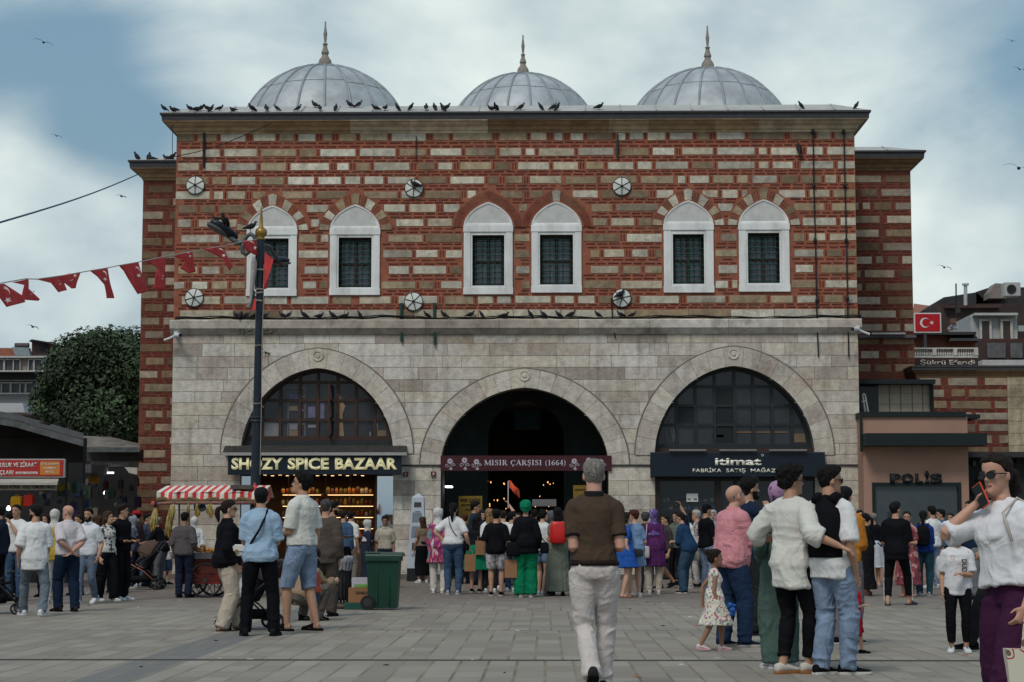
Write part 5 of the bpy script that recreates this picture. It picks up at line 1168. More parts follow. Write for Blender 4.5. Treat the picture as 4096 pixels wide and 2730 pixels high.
lo_('finial',MB().lathe([(.07,0),(.085,.02),(.06,.05),(.10,.09),(.115,.15),(.10,.20),(.05,.24),(.035,.27),(.028,.42),(.018,.58),(.012,.64),(0,.66)],n=16),[M_GOLD],smooth=True)
fo=[c for c in lp.children if c.name.startswith('finial')][0];fo.data.transform(Matrix.Translation(P(1044,962,YP)))
def zq(x,y,Y=YP):return P(x*.51,600+y*.51,Y)
am=MB();am.tube([zq(2020,790),zq(2012,730),zq(1995,680),zq(1965,660),zq(1935,680),zq(1915,715),zq(1885,732),zq(1850,720),zq(1805,690)],[.045,.045,.042,.042,.04,.04,.04,.045,.05],10)
am.tube([zq(1915,725),zq(1900,760),zq(1905,805),zq(1930,820),zq(1952,800),zq(1958,760),zq(1950,740)],[.035,.04,.045,.045,.042,.036,.03],10)
am.tube([zq(2015,830),zq(2005,780),zq(1985,762),zq(1972,775),zq(1980,800)],.025,8)
lo_('arm',am,[M_IRON],smooth=True)
def lamp_head(parent,c,d,sc_=1.0):
 d=d.normalized();s=d.cross(Vector((0,0,1))).normalized();u=s.cross(d);m_=MB()
 m_.rings([[c+d*(t*.62*sc_)+s*(w_*sc_*math.cos(a))+u*(h_*sc_*math.sin(a))for a in[k*math.pi/8 for k in range(16)]]for t,w_,h_ in((-.5,.03,.03),(-.42,.10,.07),(-.2,.15,.09),(.1,.17,.095),(.35,.14,.08),(.48,.07,.04),(.5,.02,.02))])
 o=m_.build('lamp_head',[M_POLE],None,smooth=True);par(o,parent)
 g=MB();g.rings([[c-u*.10*sc_*e2+d*((.12+.24*math.cos(a))*sc_*e)+s*(.12*sc_*e*math.sin(a))for a in[k*math.pi/8 for k in range(16)]]for e,e2 in((1,.55),(.95,.95),(.6,1.08))]);par(g.build('lens',[mat('lamp_diffuser',(.10,.10,.095),rough=.3)],None),o)
hc=zq(1757,628);lamp_head(lp,hc,(zq(1690,580)-zq(1830,690))+Vector((0,-.25,-.05)),1.0)
am=MB();e1=zq(2110,830)+Vector((.1,.9,-.05));am.tube([zq(2040,790),zq(2060,735)+Vector((0,.15,0)),zq(2090,735)+Vector((0,.4,0)),zq(2108,780)+Vector((0,.7,0)),e1],.035,10);lo_('arm',am,[M_IRON],smooth=True)
lamp_head(lp,zq(2178,866,YP+1.0),Vector((1,.5,.05)),.75)
jb=MB()
for y0,y1 in((1010,1060),(1110,1230)):
 p0=zq(1990,y1);jb.box(p0.x-.03,p0.x+.03,YP-.12,YP-.05,p0.z,zq(1990,y0).z)
lo_('cable_box',jb,[M_POLE])
rp=MB()
for(a_,b_)in(((2000,935),(2065,935)),((1998,1120),(2062,1112)),((1998,1085),(2060,1090)),((1995,1175),(2055,1180))):
 for dx in(0,4,8):rp.tube([zq(a_[0],a_[1]+dx,YP-.09),zq(b_[0],b_[1]+dx,YP-.09)],.006,4)
rp.tube([zq(2070,900,YP-.05),zq(2068,1100,YP-.06),zq(2062,1300,YP-.06),P(1047,1400,YP-.06),P(1046,1600,YP-.07),P(1040,1900,YP-.1)],.007,5)
for y in(1380,1613):rp.tube([P(1013,y,YP-.09),P(1025,y+3,YP-.12),P(1041,y,YP-.09),P(1054,y+18,YP-.05)],.008,5)
lo_('rope',rp,[mat('pale_rope',(.28,.25,.21),rough=.9)])
st=MB()
def stick(cx,cy,rx,ry,mi):
 pts=[P(cx+rx*math.cos(a),cy+ry*math.sin(a),YP-.098-.001*mi)for a in[k*math.pi/8 for k in range(16)]];st.add(pts,[tuple(range(16))[::-1]],mi)
stick(1008,2002,10,16,0);stick(1018,1945,7,14,1);stick(1012,2040,8,9,2)
lo_('sticker',st,[mat('grey_sticker',(.25,.25,.24)),mat('pink_sticker',(.30,.06,.09)),mat('white_sticker',(.4,.4,.4))])
cl=MB();pts=[zq(1995,845),zq(2000,900),zq(1992,1000),zq(1982,1100),zq(1975,1190),zq(1960,1245)];cl.tube([p+Vector((0,-.10,0))for p in pts],[.05,.10,.085,.07,.045,.09],10,flat=.6);obj('rolled_cloth',cl,[fab((.33,.30,.29))],'long limp greyish white cloth hanging down the lamp post','cloth',smooth=True)
stp=[(0,1048),(200,1012),(290,1015),(500,985),(630,962),(850,925),(930,908),(1100,878),(1300,835),(1500,800),(1600,780),(1740,758),(1910,718),(2015,705)]
def YB_(x):return 24.5+(34.7-24.5)*max(-.2,x/2015)
def zf(x,y,dy=0):return zq(x,y,YB_(x)+dy)
m_=MB();m_.tube([zf(-200,1075)]+[zf(x,y)for x,y in stp],.008,5);obj('bunting_cord',m_,[mat('pale_cord',(.30,.28,.26))],'thin cord of bunting strung from the left to the lamp post','cord')
flags=[([(-70,1062),(30,1050),(170,1140),(200,1195),(65,1240),(0,1160),(-40,1110)],(25,1125,55,-.9),'pale red crescent flag at the left edge of the bunting string'),([(100,1042),(222,1012),(225,1090),(312,1172),(300,1186),(200,1180),(172,1196),(192,1062)],(240,1120,20,.3),'folded red flag second from the left on the bunting string'),([(280,1015),(500,988),(505,1050),(532,1105),(465,1122),(400,1045)],(455,1040,18,-.6),'red flag with dark folded corner, third from the left on the string'),([(480,990),(630,962),(590,1085),(560,1088),(500,1040)],(550,1000,32,.3),'dark red flag blown against its neighbour, fourth on the bunting string'),([(700,946),(842,928),(868,1050),(888,1160),(838,1166),(822,1060),(770,1000)],(805,980,34,-1.0),'narrow drooping red flag, fifth from the left on the bunting string'),([(930,908),(1085,882),(1115,1000),(1158,1105),(1078,1132),(1025,1040),(970,950)],(1062,950,36,-.9),'long bright red flag in front of the sky beside the left wing'),([(1140,870),(1293,843),(1297,1098),(1200,1092),(1245,930)],(1275,1000,14,-1.2),'red flag hanging straight in front of the left wing corner'),([(1358,832),(1508,800),(1524,950),(1480,972),(1420,935),(1450,870)],(1470,822,20,-.5),'small crumpled dark red flag, third from the lamp post'),([(1600,780),(1740,758),(1785,840),(1825,915),(1805,955),(1760,862)],(1720,805,34,-.6),'twisted red flag with white crescent, second from the lamp post'),([(1905,720),(2010,705),(2015,830),(1930,790)],(1960,748,36,-.5),'red flag with crescent right against the lamp post arm')]
M_FR=mat('bunting_red',(.56,.045,.045),rough=.75,var=.22,scale=5);M_FR.node_tree.nodes['Principled BSDF'].inputs['Subsurface Weight'].default_value=0  # red lightened in place of light passing through the cloth
M_FW=mat('bunting_white',(.60,.52,.50),rough=.8,var=.05)
rr=random.Random(12)
for k,(pts,(cx,cy,cr,an),lb)in enumerate(flags):
 bm=bmesh.new();vs=[bm.verts.new(zf(x,y))for x,y in pts];bm.faces.new(vs);bmesh.ops.triangulate(bm,faces=bm.faces[:])
 for _ in range(3):bmesh.ops.subdivide_edges(bm,edges=bm.edges[:],cuts=1,use_grid_fill=True)
 y0=zf(*pts[0]);top=max(v.co.z for v in bm.verts)
 for v in bm.verts:f_=min(1,(top-v.co.z)/.35);v.co.y+=f_*(.07*math.sin(v.co.x*26+k)+.05*math.sin(v.co.x*11+v.co.z*14+k*2))
 cen=sum((v.co for v in bm.verts),Vector())/len(bm.verts)
 hz=zf((pts[0][0]+pts[1][0])/2,pts[0][1])
 for v in bm.verts:v.co-=hz
 me=bpy.data.meshes.new('flag');bm.to_mesh(me);bm.free();me.materials.append(M_FR);me.polygons.foreach_set('use_smooth',[True]*len(me.polygons));o=bpy.data.objects.new('flag',me);col.objects.link(o);o.location=hz
 sd2=o.modifiers.new('s','SOLIDIFY');sd2.thickness=.004;tag(o,lb,'flag','red flags on the bunting string')
 c=zf(cx,cy);m_=MB();px=.51*YB_(cx)/FPX;crescent(c.x,c.z,cr*px,c.y-.12,m_,ang=an,mi=0);
 m2=[]
 for(x,y,z)in m_.v:f_=min(1,(hz.z+.0-z)/.35);f_=max(f_,0);m2.append((x,c.y-.016+f_*(.07*math.sin(x*26+k)+.05*math.sin(x*11+z*14+k*2)),z))
 m_.v=m2;par(m_.build('crescent',[M_FW],None),o)
m_=MB();pts=[(2078,800),(2145,862),(2110,975),(2092,1090),(2062,1096),(2070,930)];pp=[zq(x,y,YP-.06+.06*(i%2))for i,(x,y)in enumerate(pts)];m_.add(pp+[p+Vector((0,.01,0))for p in pp],[tuple(range(6)),tuple(reversed(range(6,12)))]+[(i,i+6,(i+1)%6+6,(i+1)%6)for i in range(6)]);obj('flag',m_,[M_FR],'crumpled red flag caught on the right side of the lamp post','flag')
m_=MB();pp=[zq(x,y,YP-.2)for x,y in((1992,1170),(2008,1165),(2006,1250),(1975,1262))];m_.add(pp+[p+Vector((0,.01,0))for p in pp],[(0,1,2,3),(7,6,5,4),(0,4,5,1),(1,5,6,2),(2,6,7,3),(3,7,4,0)]);obj('flag',m_,[M_FR],'small red flag scrap under the cloth on the lamp post','flag')
m_=MB();A_=P(-60,908,26);B_=P(548,700,YL_-.3);m_.tube([A_.lerp(B_,t/20)-Vector((0,0,.07*math.sin(math.pi*t/20)))for t in range(21)],.016,6);obj('overhead_cable',m_,[mat('blue_cable',(.05,.10,.16))],'blue cable running from upper left to the left wing cornice','cable')
m_=MB();m_.tube([P(690,500,YF-.3),P(690,650,YF-.3)],.008,4);obj('wire',m_,[M_WIRE],'thin wire hanging from the left end of the main cornice','wire')
m_=MB();m_.tube([P(700,628,YF-.1),P(800,606,YF-.1),P(900,575,YF-.12),P(1040,515,YF-.3),P(1090,492,YF-.38)],.010,4);obj('slanting_cable',m_,[M_WIRE],'thin slanting cable across the upper left brickwork','cable')
M_PIG=mat('pigeon_grey',(.035,.036,.042),rough=.7,var=.45,scale=9);M_PIGD=mat('pigeon_dark',(.014,.014,.018),rough=.7,var=.4,scale=9);M_PIGL=mat('pigeon_pale',(.10,.095,.10),rough=.7,var=.3,scale=12);M_LEGP=mat('pigeon_leg',(.28,.06,.04),rough=.6)
def pigeon_mesh(m1,up=.5,head=0,crouch=0):
 """standing bird facing +x, feet at the origin"""
 mb=MB();a=up;ca,sa=math.cos(a),math.sin(a)
 def sec(t,wy,wz,dz=0):c=Vector((t*ca-.0,0,.10-crouch+t*sa+dz));return[c+Vector((-sa*wz*math.sin(q),wy*math.cos(q),ca*wz*math.sin(q)))for q in[k*math.pi/5 for k in range(10)]]
 mb.rings([sec(-.19,.02,.004),sec(-.16,.026,.008),sec(-.10,.032,.022),sec(-.05,.052,.045),sec(.0,.062,.060),sec(.045,.058,.058),sec(.08,.044,.046),sec(.10,.03,.032,.006)])
 nk=Vector((.085*ca,0,.10-crouch+.085*sa));hd=nk+Vector((.03+.02*math.sin(head),0,.075+.0*head));mb.tube([nk-Vector((.02,0,.01)),nk+Vector((.015,0,.03)),hd-Vector((.004,0,.012)),hd,hd+Vector((.016,0,-.002)),hd+Vector((.045,0,-.010))],[.042,.034,.024,.026,.018,.003],9)
 for s in(-1,1):mb.rings([[Vector((t*ca+.0,s*(w_+.004),.10-crouch+t*sa+.012))+Vector((-sa*.035*math.sin(q)*e,s*.008*math.cos(q),ca*.038*math.sin(q)*e))for q in[k*math.pi/4 for k in range(8)]]for t,w_,e in((-.17,.018,.2),(-.10,.040,.6),(-.02,.056,1),(.05,.052,.8),(.075,.045,.3))],mi=1)
 for s in(-1,1):mb.tube([(0,s*.022,.07-crouch),(.004,s*.024,.004),(.028,s*.028,.003)],.005,5,mi=2)
 o=mb.build('pigeon',[m1,M_PIGD,M_LEGP],None,smooth=True);return o
PV=[(pigeon_mesh(M_PIGD,.55)),(pigeon_mesh(M_PIG,.35)),(pigeon_mesh(M_PIGD,.9)),(pigeon_mesh(M_PIGL,.6)),(pigeon_mesh(M_PIGD,.15,crouch=.03))]
PU=set()
def put(px,py,Y,k,rz,label,group,s=1.0):
 src=PV[k]
 if k in PU:o=src.copy();col.objects.link(o)
 else:o=src;PU.add(k)
 p=P(px*K,py*K,Y);o.location=p;o.rotation_euler=(0,0,R(rz));o.scale=(s,)*3;tag(o,label,'pigeon',group)
rr=random.Random(6)
zroof=ZR+.02
for x,f in[(378,180),(400,180),(437,200),(452,0),(460,20),(477,160),(484,10),(504,0),(536,150),(580,200),(612,110),(637,170),(684,20),(724,160),(735,100),(771,80),(805,170),(823,15),(864,190),(885,70),(915,190),(943,30),(979,80),(999,110),(1018,150),(1025,20),(1130,170),(1140,250),(1196,15),(1244,160),(1270,10),(1280,40),(1376,0),(1842,170),(1967,10)]:
 up_=x in(724,805,823);y_=YF-.30+(.5 if up_ else rr.uniform(0,.12));p=PD(x,262,y_)
 k=rr.choice([0,0,1,2,3,4]);src=PV[k]
 if k in PU:o=src.copy();col.objects.link(o)
 else:o=src;PU.add(k)
 o.location=(p.x,y_,zroof+.40*(y_-YF+.36)-.01);o.rotation_euler=(0,0,R(f+rr.uniform(-12,12)));s=rr.uniform(.70,.86);o.scale=(s,)*3;tag(o,'dark pigeon perched along the edge of the domed roof','pigeon','pigeons on the roof edge')
zl=zof(1283)+.055
for x,f in[(545,160),(552,90),(566,0),(585,20),(610,0),(650,180),(662,0),(700,180),(733,0),(765,180),(791,10),(828,180),(982,190),(1022,180),(1080,10),(1108,170),(1158,10),(1220,200),(1250,190),(1285,180),(1312,0),(1375,190),(1427,180),(1453,5)]:
 p=PD(x,738,YF-.12);k=rr.choice([0,0,1,2,3,4]);o=PV[k].copy()if k in PU else PV[k]
 if k in PU:col.objects.link(o)
 PU.add(k);o.location=(p.x,YF-.12,zl);o.rotation_euler=(0,0,R(f+rr.uniform(-15,15)));s=rr.uniform(.70,.86);o.scale=(s,)*3;tag(o,'dark pigeon sitting on the cables of the string course','pigeon','pigeons on the string course')
for x,y,f,k in[(316,370,170,2),(342,370,90,2),(350,371,180,4),(386,370,180,4),(394,369,10,0)]:put(x,y,YL_-.2,k,f,'dark pigeon perched on the roof of the left brick wing','pigeons on the left wing')
put(955,433,YF-.12,1,180,'grey pigeon resting on the upper disc left of the middle windows',None);put(1424,686,YF-.14,0,20,'dark pigeon resting on the lower disc right of the middle windows',None)
put(1836,351,YF-.08,2,90,'dark pigeon in a hole high in the right brickwork',None);put(517,519,YP-.2,0,250,'dark pigeon sitting on the left lamp head',None,.95);put(575,532,YP,1,20,'grey pigeon sitting on the lamp post arm',None,.9)
put(498,508,YP,4,170,'small dark pigeon behind the one on the lamp head',None,.6)
def flying(px,py,Y,s,label,rot=0):
 mb=MB();mb.tube([(-.16,0,0),(-.08,0,0),(0,0,0),(.08,0,.01),(.13,0,.015),(.17,0,.01)],[.02,.035,.05,.04,.025,.004],8)
 for q in(-1,1):mb.rings([[(a+.02,q*y,z+.005),(b_,q*y,z+.004),(b_,q*y,z-.004),(a+.02,q*y,z-.005)]for y,z,a,b_ in((.02,.0,-.07,.07),(.14,.07,-.09,.08),(.30,.05,-.08,.03),(.42,-.02,-.08,-.05))])
 o=mb.build('flying_bird',[M_PIGD],None,smooth=True);o.location=P(px*K,py*K,Y);o.rotation_euler=(R(18),R(-10),R(60+rot*.2));o.scale=(s,)*3;tag(o,label,'bird')
flying(100,98,60,.8,'gull gliding high in the upper left sky',200);flying(130,313,90,.7,'tiny dark bird in the left sky above the bunting',120);flying(2341,387,50,.95,'dark bird with raised wings at the right edge of the sky',80)
flying(2325,95,80,.6,'small bird near the top right corner of the sky',30);flying(2343,160,80,.7,'small bird below the one in the top right corner',150);flying(2170,615,95,1.0,'faint bird above the right rooftops',10);flying(76,752,95,.9,'tiny bird low in the left sky under the flags',60);flying(280,452,95,.8,'tiny bird left of the brick wing below the cable',10)
gb=G(1525,2441);Yb=gb.y-.0
def z2(x,y,Y):return P(1200+x*.5739,1700+y*.5739,Y)
bin_=thing('wheelie_bin','dark green plastic wheelie bin standing right of the cardboard boxes','wheelie bin',(gb.x,Yb,0))
M_BING=mat('green_plastic',(.008,.042,.026),rough=.45,var=.15,scale=3);
bb=MB();x0b,x1b=z2(475,1290,Yb).x,z2(672,1290,Yb).x;x0t,x1t=z2(458,900,Yb).x,z2(700,900,Yb).x;zt=z2(560,905,Yb).z
bb.rings([[(x0b,Yb,.03),(x1b,Yb,.03),(x1b,Yb+.42,.03),(x0b,Yb+.42,.03)],[(x0t+.02,Yb-.05,zt-.10),(x1t-.02,Yb-.05,zt-.10),(x1t-.02,Yb+.5,zt-.10),(x0t+.02,Yb+.5,zt-.10)],[(x0t,Yb-.08,zt-.10),(x1t,Yb-.08,zt-.10),(x1t,Yb+.52,zt-.10),(x0t,Yb+.52,zt-.10)],[(x0t,Yb-.08,zt-.03),(x1t,Yb-.08,zt-.03),(x1t,Yb+.52,zt-.03),(x0t,Yb+.52,zt-.03)]])
obj('body',bb,[M_BING],parent=bin_,bevel=.012)
lid=MB();lid.rings([[(x0t-.01,Yb-.09,zt-.028),(x1t+.04,Yb-.09,zt-.028),(x1t+.04,Yb+.54,zt-.028),(x0t-.01,Yb+.54,zt-.028)],[(x0t+.01,Yb-.07,zt+.012),(x1t+.02,Yb-.07,zt+.005),(x1t+.02,Yb+.5,zt+.03),(x0t+.01,Yb+.5,zt+.04)]]);obj('lid',lid,[mat('lid_green',(.02,.055,.04),rough=.5)],parent=bin_,bevel=.008)
hd=MB();hd.tube([(x0t-.02,Yb+.05,zt+.03),(x0t-.02,Yb+.40,zt+.03)],.018,8);hd.tube([(x0t,Yb-.02,zt+.025),(x0t+.22,Yb-.02,zt+.03)],.014,8);obj('handle',hd,[M_BING],parent=bin_)
for yy in(Yb-.04,Yb+.42):
 wb=MB();cx=z2(472,1255,Yb).x
 wb.rings([[(cx+r*math.cos(a),y_,.11+r*math.sin(a))for a in[k*math.pi/10 for k in range(20)]]for r,y_ in((.105,yy),(.11,yy+.01),(.11,yy+.05),(.105,yy+.06))]);w_=obj('wheel',wb,[mat('rubber',(.012,.012,.012),rough=.8)],parent=bin_)
 wb=MB();wb.rings([[(cx+r*math.cos(a),y_,.11+r*math.sin(a))for a in[k*math.pi/10 for k in range(20)]]for r,y_ in((.065,yy+.002),(.06,yy-.006),(.02,yy-.008))]);obj('rim',wb,[mat('rim_grey',(.03,.03,.03))],parent=w_)
gs=MB()
for u in(.3,.72):gs.box(x0b+(x1b-x0b)*u-.012,x0b+(x1b-x0b)*u+.012,Yb-.045,Yb-.01,.1,zt-.14)
obj('rib',gs,[M_BING],parent=bin_)
gt=G(1200+262*.5739,1700+1285*.5739);Yt=gt.y+.2
tb=thing('litter_bin','round black slatted litter bin on a stone foot with a grey liner','litter bin',(gt.x,Yt,0));cx=gt.x;zb0=z2(262,1245,Yt).z;zt0=z2(262,925,Yt).z
obj('stone_foot',MB().lathe([(.21,0),(.23,.03),(.23,zb0-.03),(.19,zb0)],cx,Yt,20),[mat('foot_stone',(.10,.075,.06),var=.3,bump=.4)],parent=tb,smooth=False)
sl=MB();
for k in range(20):a=2*math.pi*k/20;sl.tube([(cx+.165*math.cos(a),Yt+.165*math.sin(a),zb0),(cx+.175*math.cos(a),Yt+.175*math.sin(a),zt0-.25),(cx+.20*math.cos(a),Yt+.20*math.sin(a),zt0-.06)],.011,5)
obj('slats',sl,[M_BLACK],parent=tb);obj('liner',MB().lathe([(.10,zb0+.05),(.145,zb0+.1),(.15,zt0-.2),(.175,zt0-.05)],cx,Yt,20),[mat('grey_liner',(.06,.06,.065),rough=.5,var=.4,scale=10)],parent=tb,smooth=True)
rim=MB();rr=random.Random(2);ring=[]
for(r,z)in((.16,zt0-.02),(.20,zt0+.02),(.215,zt0-.01),(.205,zt0-.10),(.19,zt0-.19)):ring.append([(cx+(r+rr.uniform(-.01,.01))*math.cos(a),Yt+(r+rr.uniform(-.01,.01))*math.sin(a),z+rr.uniform(-.02,.02))for a in[k*math.pi/12 for k in range(24)]])
rim.rings(ring,cap=False);obj('bag_rim',rim,[mat('grey_bag',(.28,.28,.30),rough=.35,var=.3,scale=14)],parent=tb,smooth=True)
def box_thing(name,x0,x1,y0,y1,Y,d,m,label,bev=.006):a=z2(x0,y1,Y);b=z2(x1,y0,Y);return obj(name,MB().box(a.x,b.x,Y,Y+d,max(a.z,0),b.z),[m],label,'box',bevel=bev),a,b
Yx=gb.y+.12
o,a,b=box_thing('flat_box',308,470,1242,1292,Yx,.35,mat('green_card',(.012,.07,.05),var=.15),'flat dark green printed box under the cardboard box');word('FRESH',P(0,0,1).x if False else 1200+372*.5739,1200+432*.5739,1700+1272*.5739,1700+1281*.5739,Yx-.001,mat('pale_green_ink',(.3,.4,.35)),o,depth=.003)if False else None
o,a,b=box_thing('cardboard_box',336,475,1136,1241,Yx+.02,.3,mat('cardboard',(.24,.115,.055),var=.15,scale=3),'brown cardboard box with dark printed word beside the green bin');word('SIRMAK',1200+388*.5739,1200+476*.5739,1700+1160*.5739,1700+1181*.5739,Yx+.02,mat('dark_green_ink',(.02,.05,.03)),o,bold=.02,depth=.003)
o,a,b=box_thing('carton',360,478,1067,1135,Yx+.05,.26,mat('white_card',(.40,.38,.42),var=.1),'white and green carton on top of the brown cardboard box');obj('green_band',pbox(1200+378*.5739,1200+474*.5739,1700+1112*.5739,1700+1133*.5739,Yx+.044,Yx+.049),[mat('lime_print',(.12,.30,.06))],parent=o)
Yo=44.6;c=P(1600+116*.5612,2316,Yo);ob_=thing('information_obelisk','white tapered information obelisk on a black base at the passage pier','information post',(c.x,Yo,0))
def z4(x,y,Y):return P(1600+x*.5612,1850+y*.5612,Y)
zb1=z4(116,755,Yo).z;zs1=z4(116,250,Yo).z;za1=z4(133,220,Yo).z;wb_=z4(190,755,Yo).x-z4(55,755,Yo).x;wt_=z4(172,250,Yo).x-z4(88,250,Yo).x;cxb=(z4(190,755,Yo).x+z4(55,755,Yo).x)/2;cxt=(z4(172,250,Yo).x+z4(88,250,Yo).x)/2
sq=lambda cx_,w_,z:[(cx_-w_/2,Yo-w_/2,z),(cx_+w_/2,Yo-w_/2,z),(cx_+w_/2,Yo+w_/2,z),(cx_-w_/2,Yo+w_/2,z)]
obj('base',MB().rings([sq(cxb,wb_*1.02,.0),sq(cxb,wb_,zb1)]),[M_BLACK],parent=ob_);obj('shaft',MB().rings([sq(cxb,wb_,zb1),sq(cxt,wt_,zs1),sq(cxt,.01,za1)]),[mat('obelisk_white',(.40,.44,.50),rough=.4,var=.04)],parent=ob_,bevel=.004)
tx=MB();rr=random.Random(3)
def ob_pt(u,v,off=.006):z=zb1+(zs1-zb1)*v;w_=wb_+(wt_-wb_)*v;cx_=cxb+(cxt-cxb)*v;return(cx_+w_*(u-.5),Yo-w_/2-off,z)
def ob_rect(u0,u1,v0,v1,mi):tx.add([ob_pt(u0,v0),ob_pt(u1,v0),ob_pt(u1,v1),ob_pt(u0,v1)],[(0,1,2,3)],mi)
ob_rect(.22,.78,.86,.93,0);ob_rect(.30,.70,.795,.805,1)
v=.78
while v>.42:
 if .60<v<.64:v-=.05
 ob_rect(.12,rr.uniform(.75,.88),v,v+.005,1);v-=.012
ob_rect(.2,.75,.25,.36,0);v=.20
while v>.16:ob_rect(.2,.8,v,v+.004,1);v-=.012
ob_rect(.5,.75,.10,.17,0);ob_rect(.55,.8,.03,.05,1)
obj('printed_panel',tx,[mat('photo_print',(.05,.045,.045),var=.5,scale=30),mat('grey_print',(.13,.14,.17))],parent=ob_)
Yr_=41.0;bl=MB();a=z2(0,0,1)
def z6(x,y,Y):return P(x*.6375,1600+y*.6375,Y)
q=[z6(845,872,Yr_),z6(942,872,Yr_)]
bl.tube([q[0],q[1]],.025,8);bl.tube([q[0],(q[0].x,Yr_,0)],.025,8);bl.tube([q[1],(q[1].x,Yr_,0)],.025,8)
for i in range(1,7):x=q[0].x+(q[1].x-q[0].x)*i/7;bl.tube([(x,Yr_,.25),(x,Yr_,q[0].z)],.012,6)
bl.tube([(q[0].x,Yr_,.25),(q[1].x,Yr_,.25)],.02,6);obj('crowd_barrier',bl,[mat('blue_barrier',(.02,.07,.16),rough=.5)],'blue tubular crowd barrier between the stalls and the corn cart','barrier')
def zc(x,y,Y):return P(500+x*.5739,1700+y*.5739,Y)
YC=33.6;g0=G(821,2389);YC=g0.y
cart=thing('food_cart','red food cart with striped red and white canopy selling corn','food cart',(g0.x,YC,0))
def co_(name,mb,mats,**k):return obj(name,mb,mats,parent=cart,**k)
M_STR,M_STW=mat('canopy_red',(.60,.045,.04),rough=.6,var=.12),mat('canopy_white',(.66,.63,.56),rough=.6,var=.08)
fl_,fr2=zc(222,470,YC-.25),zc(968,462,YC-.25);rl,rrt=zc(292,425,YC+.55),zc(1015,422,YC+.55);N_=27
fl_.z=fr2.z=(fl_.z+fr2.z)/2;vz=zc(222,520,YC-.25).z;cn=MB()
for i in range(N_):
 t0,t1=i/N_,(i+1)/N_;mi=(i+1)%2
 a0,a1,b0,b1=fl_.lerp(fr2,t0),fl_.lerp(fr2,t1),rl.lerp(rrt,t0),rl.lerp(rrt,t1)
 sg=lambda t:Vector((0,-.015+.02*math.sin(t*23),-.02*abs(math.sin(t*math.pi*4))))
 cn.quad(a0+sg(t0),a1+sg(t1),b1,b0,mi)
 for j in range(3):
  z0_,z1_=[fl_.z+(vz-fl_.z)*q_/3 for q_ in(j,j+1)]
  w0=.03*math.sin(t0*40)*(j/3);w1=.03*math.sin(t1*40)*(j/3);w2=.03*math.sin(t1*40)*((j+1)/3);w3=.03*math.sin(t0*40)*((j+1)/3)
  cn.quad((a0.x,a0.y+w3-.01,z1_),(a1.x,a1.y+w2-.01,z1_),(a1.x,a1.y+w1-.01,z0_+sg(t1).z*(j==0)),(a0.x,a0.y+w0-.01,z0_+sg(t0).z*(j==0)),mi)
for e,q_ in((fl_,rl),(fr2,rrt)):
 for j in range(3):t0,t1=j/3,(j+1)/3;a_,b_=e.lerp(q_,t0),e.lerp(q_,t1);cn.quad(a_-Vector((0,0,.26)),b_-Vector((0,0,.26)),b_,a_,j%2)
back=MB();
for i in range(N_):
 t0,t1=i/N_,(i+1)/N_;b0,b1=rl.lerp(rrt,t0),rl.lerp(rrt,t1);cn.quad(b0+Vector((0,.5,-.22)),b1+Vector((0,.5,-.22)),b1,b0,(i+1)%2)
c_=co_('canopy',cn,[M_STR,M_STW]);
fr3=MB();pts=[]
for i in range(40):t=i/39;p=fl_.lerp(fr2,t);pts.append((p.x,p.y-.02,vz-.01+.018*math.sin(t*26)))
fr3.tube(pts,.016,6,flat=2.2);obj('gold_fringe',fr3,[mat('gold_fringe',(.13,.085,.035),rough=.7,var=.4,scale=30)],parent=c_)
rl2=MB();rl2.tube([zc(190,555,YC-.3),zc(300,545,YC-.28),zc(560,545,YC-.28),zc(960,545,YC-.28)],.030,10);co_('rail',rl2,[mat('wrapped_rail',(.20,.09,.075),rough=.7,var=.4,scale=14)],smooth=True)
co_('rail_end',MB().tube([zc(186,552,YC-.3),zc(205,552,YC-.3)],.050,12),[mat('orange_cap',(.50,.06,.03))]);co_('rail_band',MB().tube([zc(206,552,YC-.3),zc(222,552,YC-.3)],.048,12),[mat('navy_band',(.01,.02,.05))])
for x in(378,445,905):co_('post',MB().tube([zc(x,545,YC+.1),zc(x,900,YC+.1)],.018,8),[mat('pale_post',(.28,.22,.16))])
co_('worktop',MB().box(zc(330,900,YC-.3).x,zc(900,900,YC-.3).x,YC-.3,YC+.6,zc(480,935,YC-.3).z,zc(480,893,YC-.3).z),[mat('steel_top',(.11,.11,.12),rough=.35,metal=.6,var=.2)])
zbt=zc(480,1110,YC-.2).z
bo2=co_('red_body',MB().box(zc(350,900,YC-.2).x,zc(880,900,YC-.2).x,YC-.2,YC+.5,zbt,zc(480,937,YC-.3).z),[mat('cart_red',(.20,.018,.012),rough=.45,var=.25,scale=3)])
obj('painted_panel',MB().box(zc(500,960,YC-.2).x,zc(640,960,YC-.2).x,YC-.212,YC-.203,zc(500,1040,YC-.2).z,zc(500,955,YC-.2).z),[mat('cart_brown',(.10,.02,.012),var=.3)],parent=bo2)
for cxp,yo in((565,-.36),(565,.58),(400,.58),(800,-.36)):
 c=zc(cxp,1085,YC-.3);r=c.z-.01;r=min(r,.34);wm=MB();wm.tube([(c.x+r*math.cos(a),YC+yo,r+.012+r*math.sin(a))for a in[k*2*math.pi/28 for k in range(29)]],.020,8);w_=co_('wheel',wm,[mat('rubber',(.012,.012,.012))])
 sp_=MB()
 for k in range(12):a=2*math.pi*k/12;sp_.tube([(c.x,YC+yo,r+.012),(c.x+r*math.cos(a),YC+yo,r+.012+r*math.sin(a))],.008,5)
 sp_.tube([(c.x,YC+yo-.04,r+.012),(c.x,YC+yo+.04,r+.012)],.045,10);obj('spokes',sp_,[mat('dark_spokes',(.03,.022,.02),rough=.5)],parent=w_)
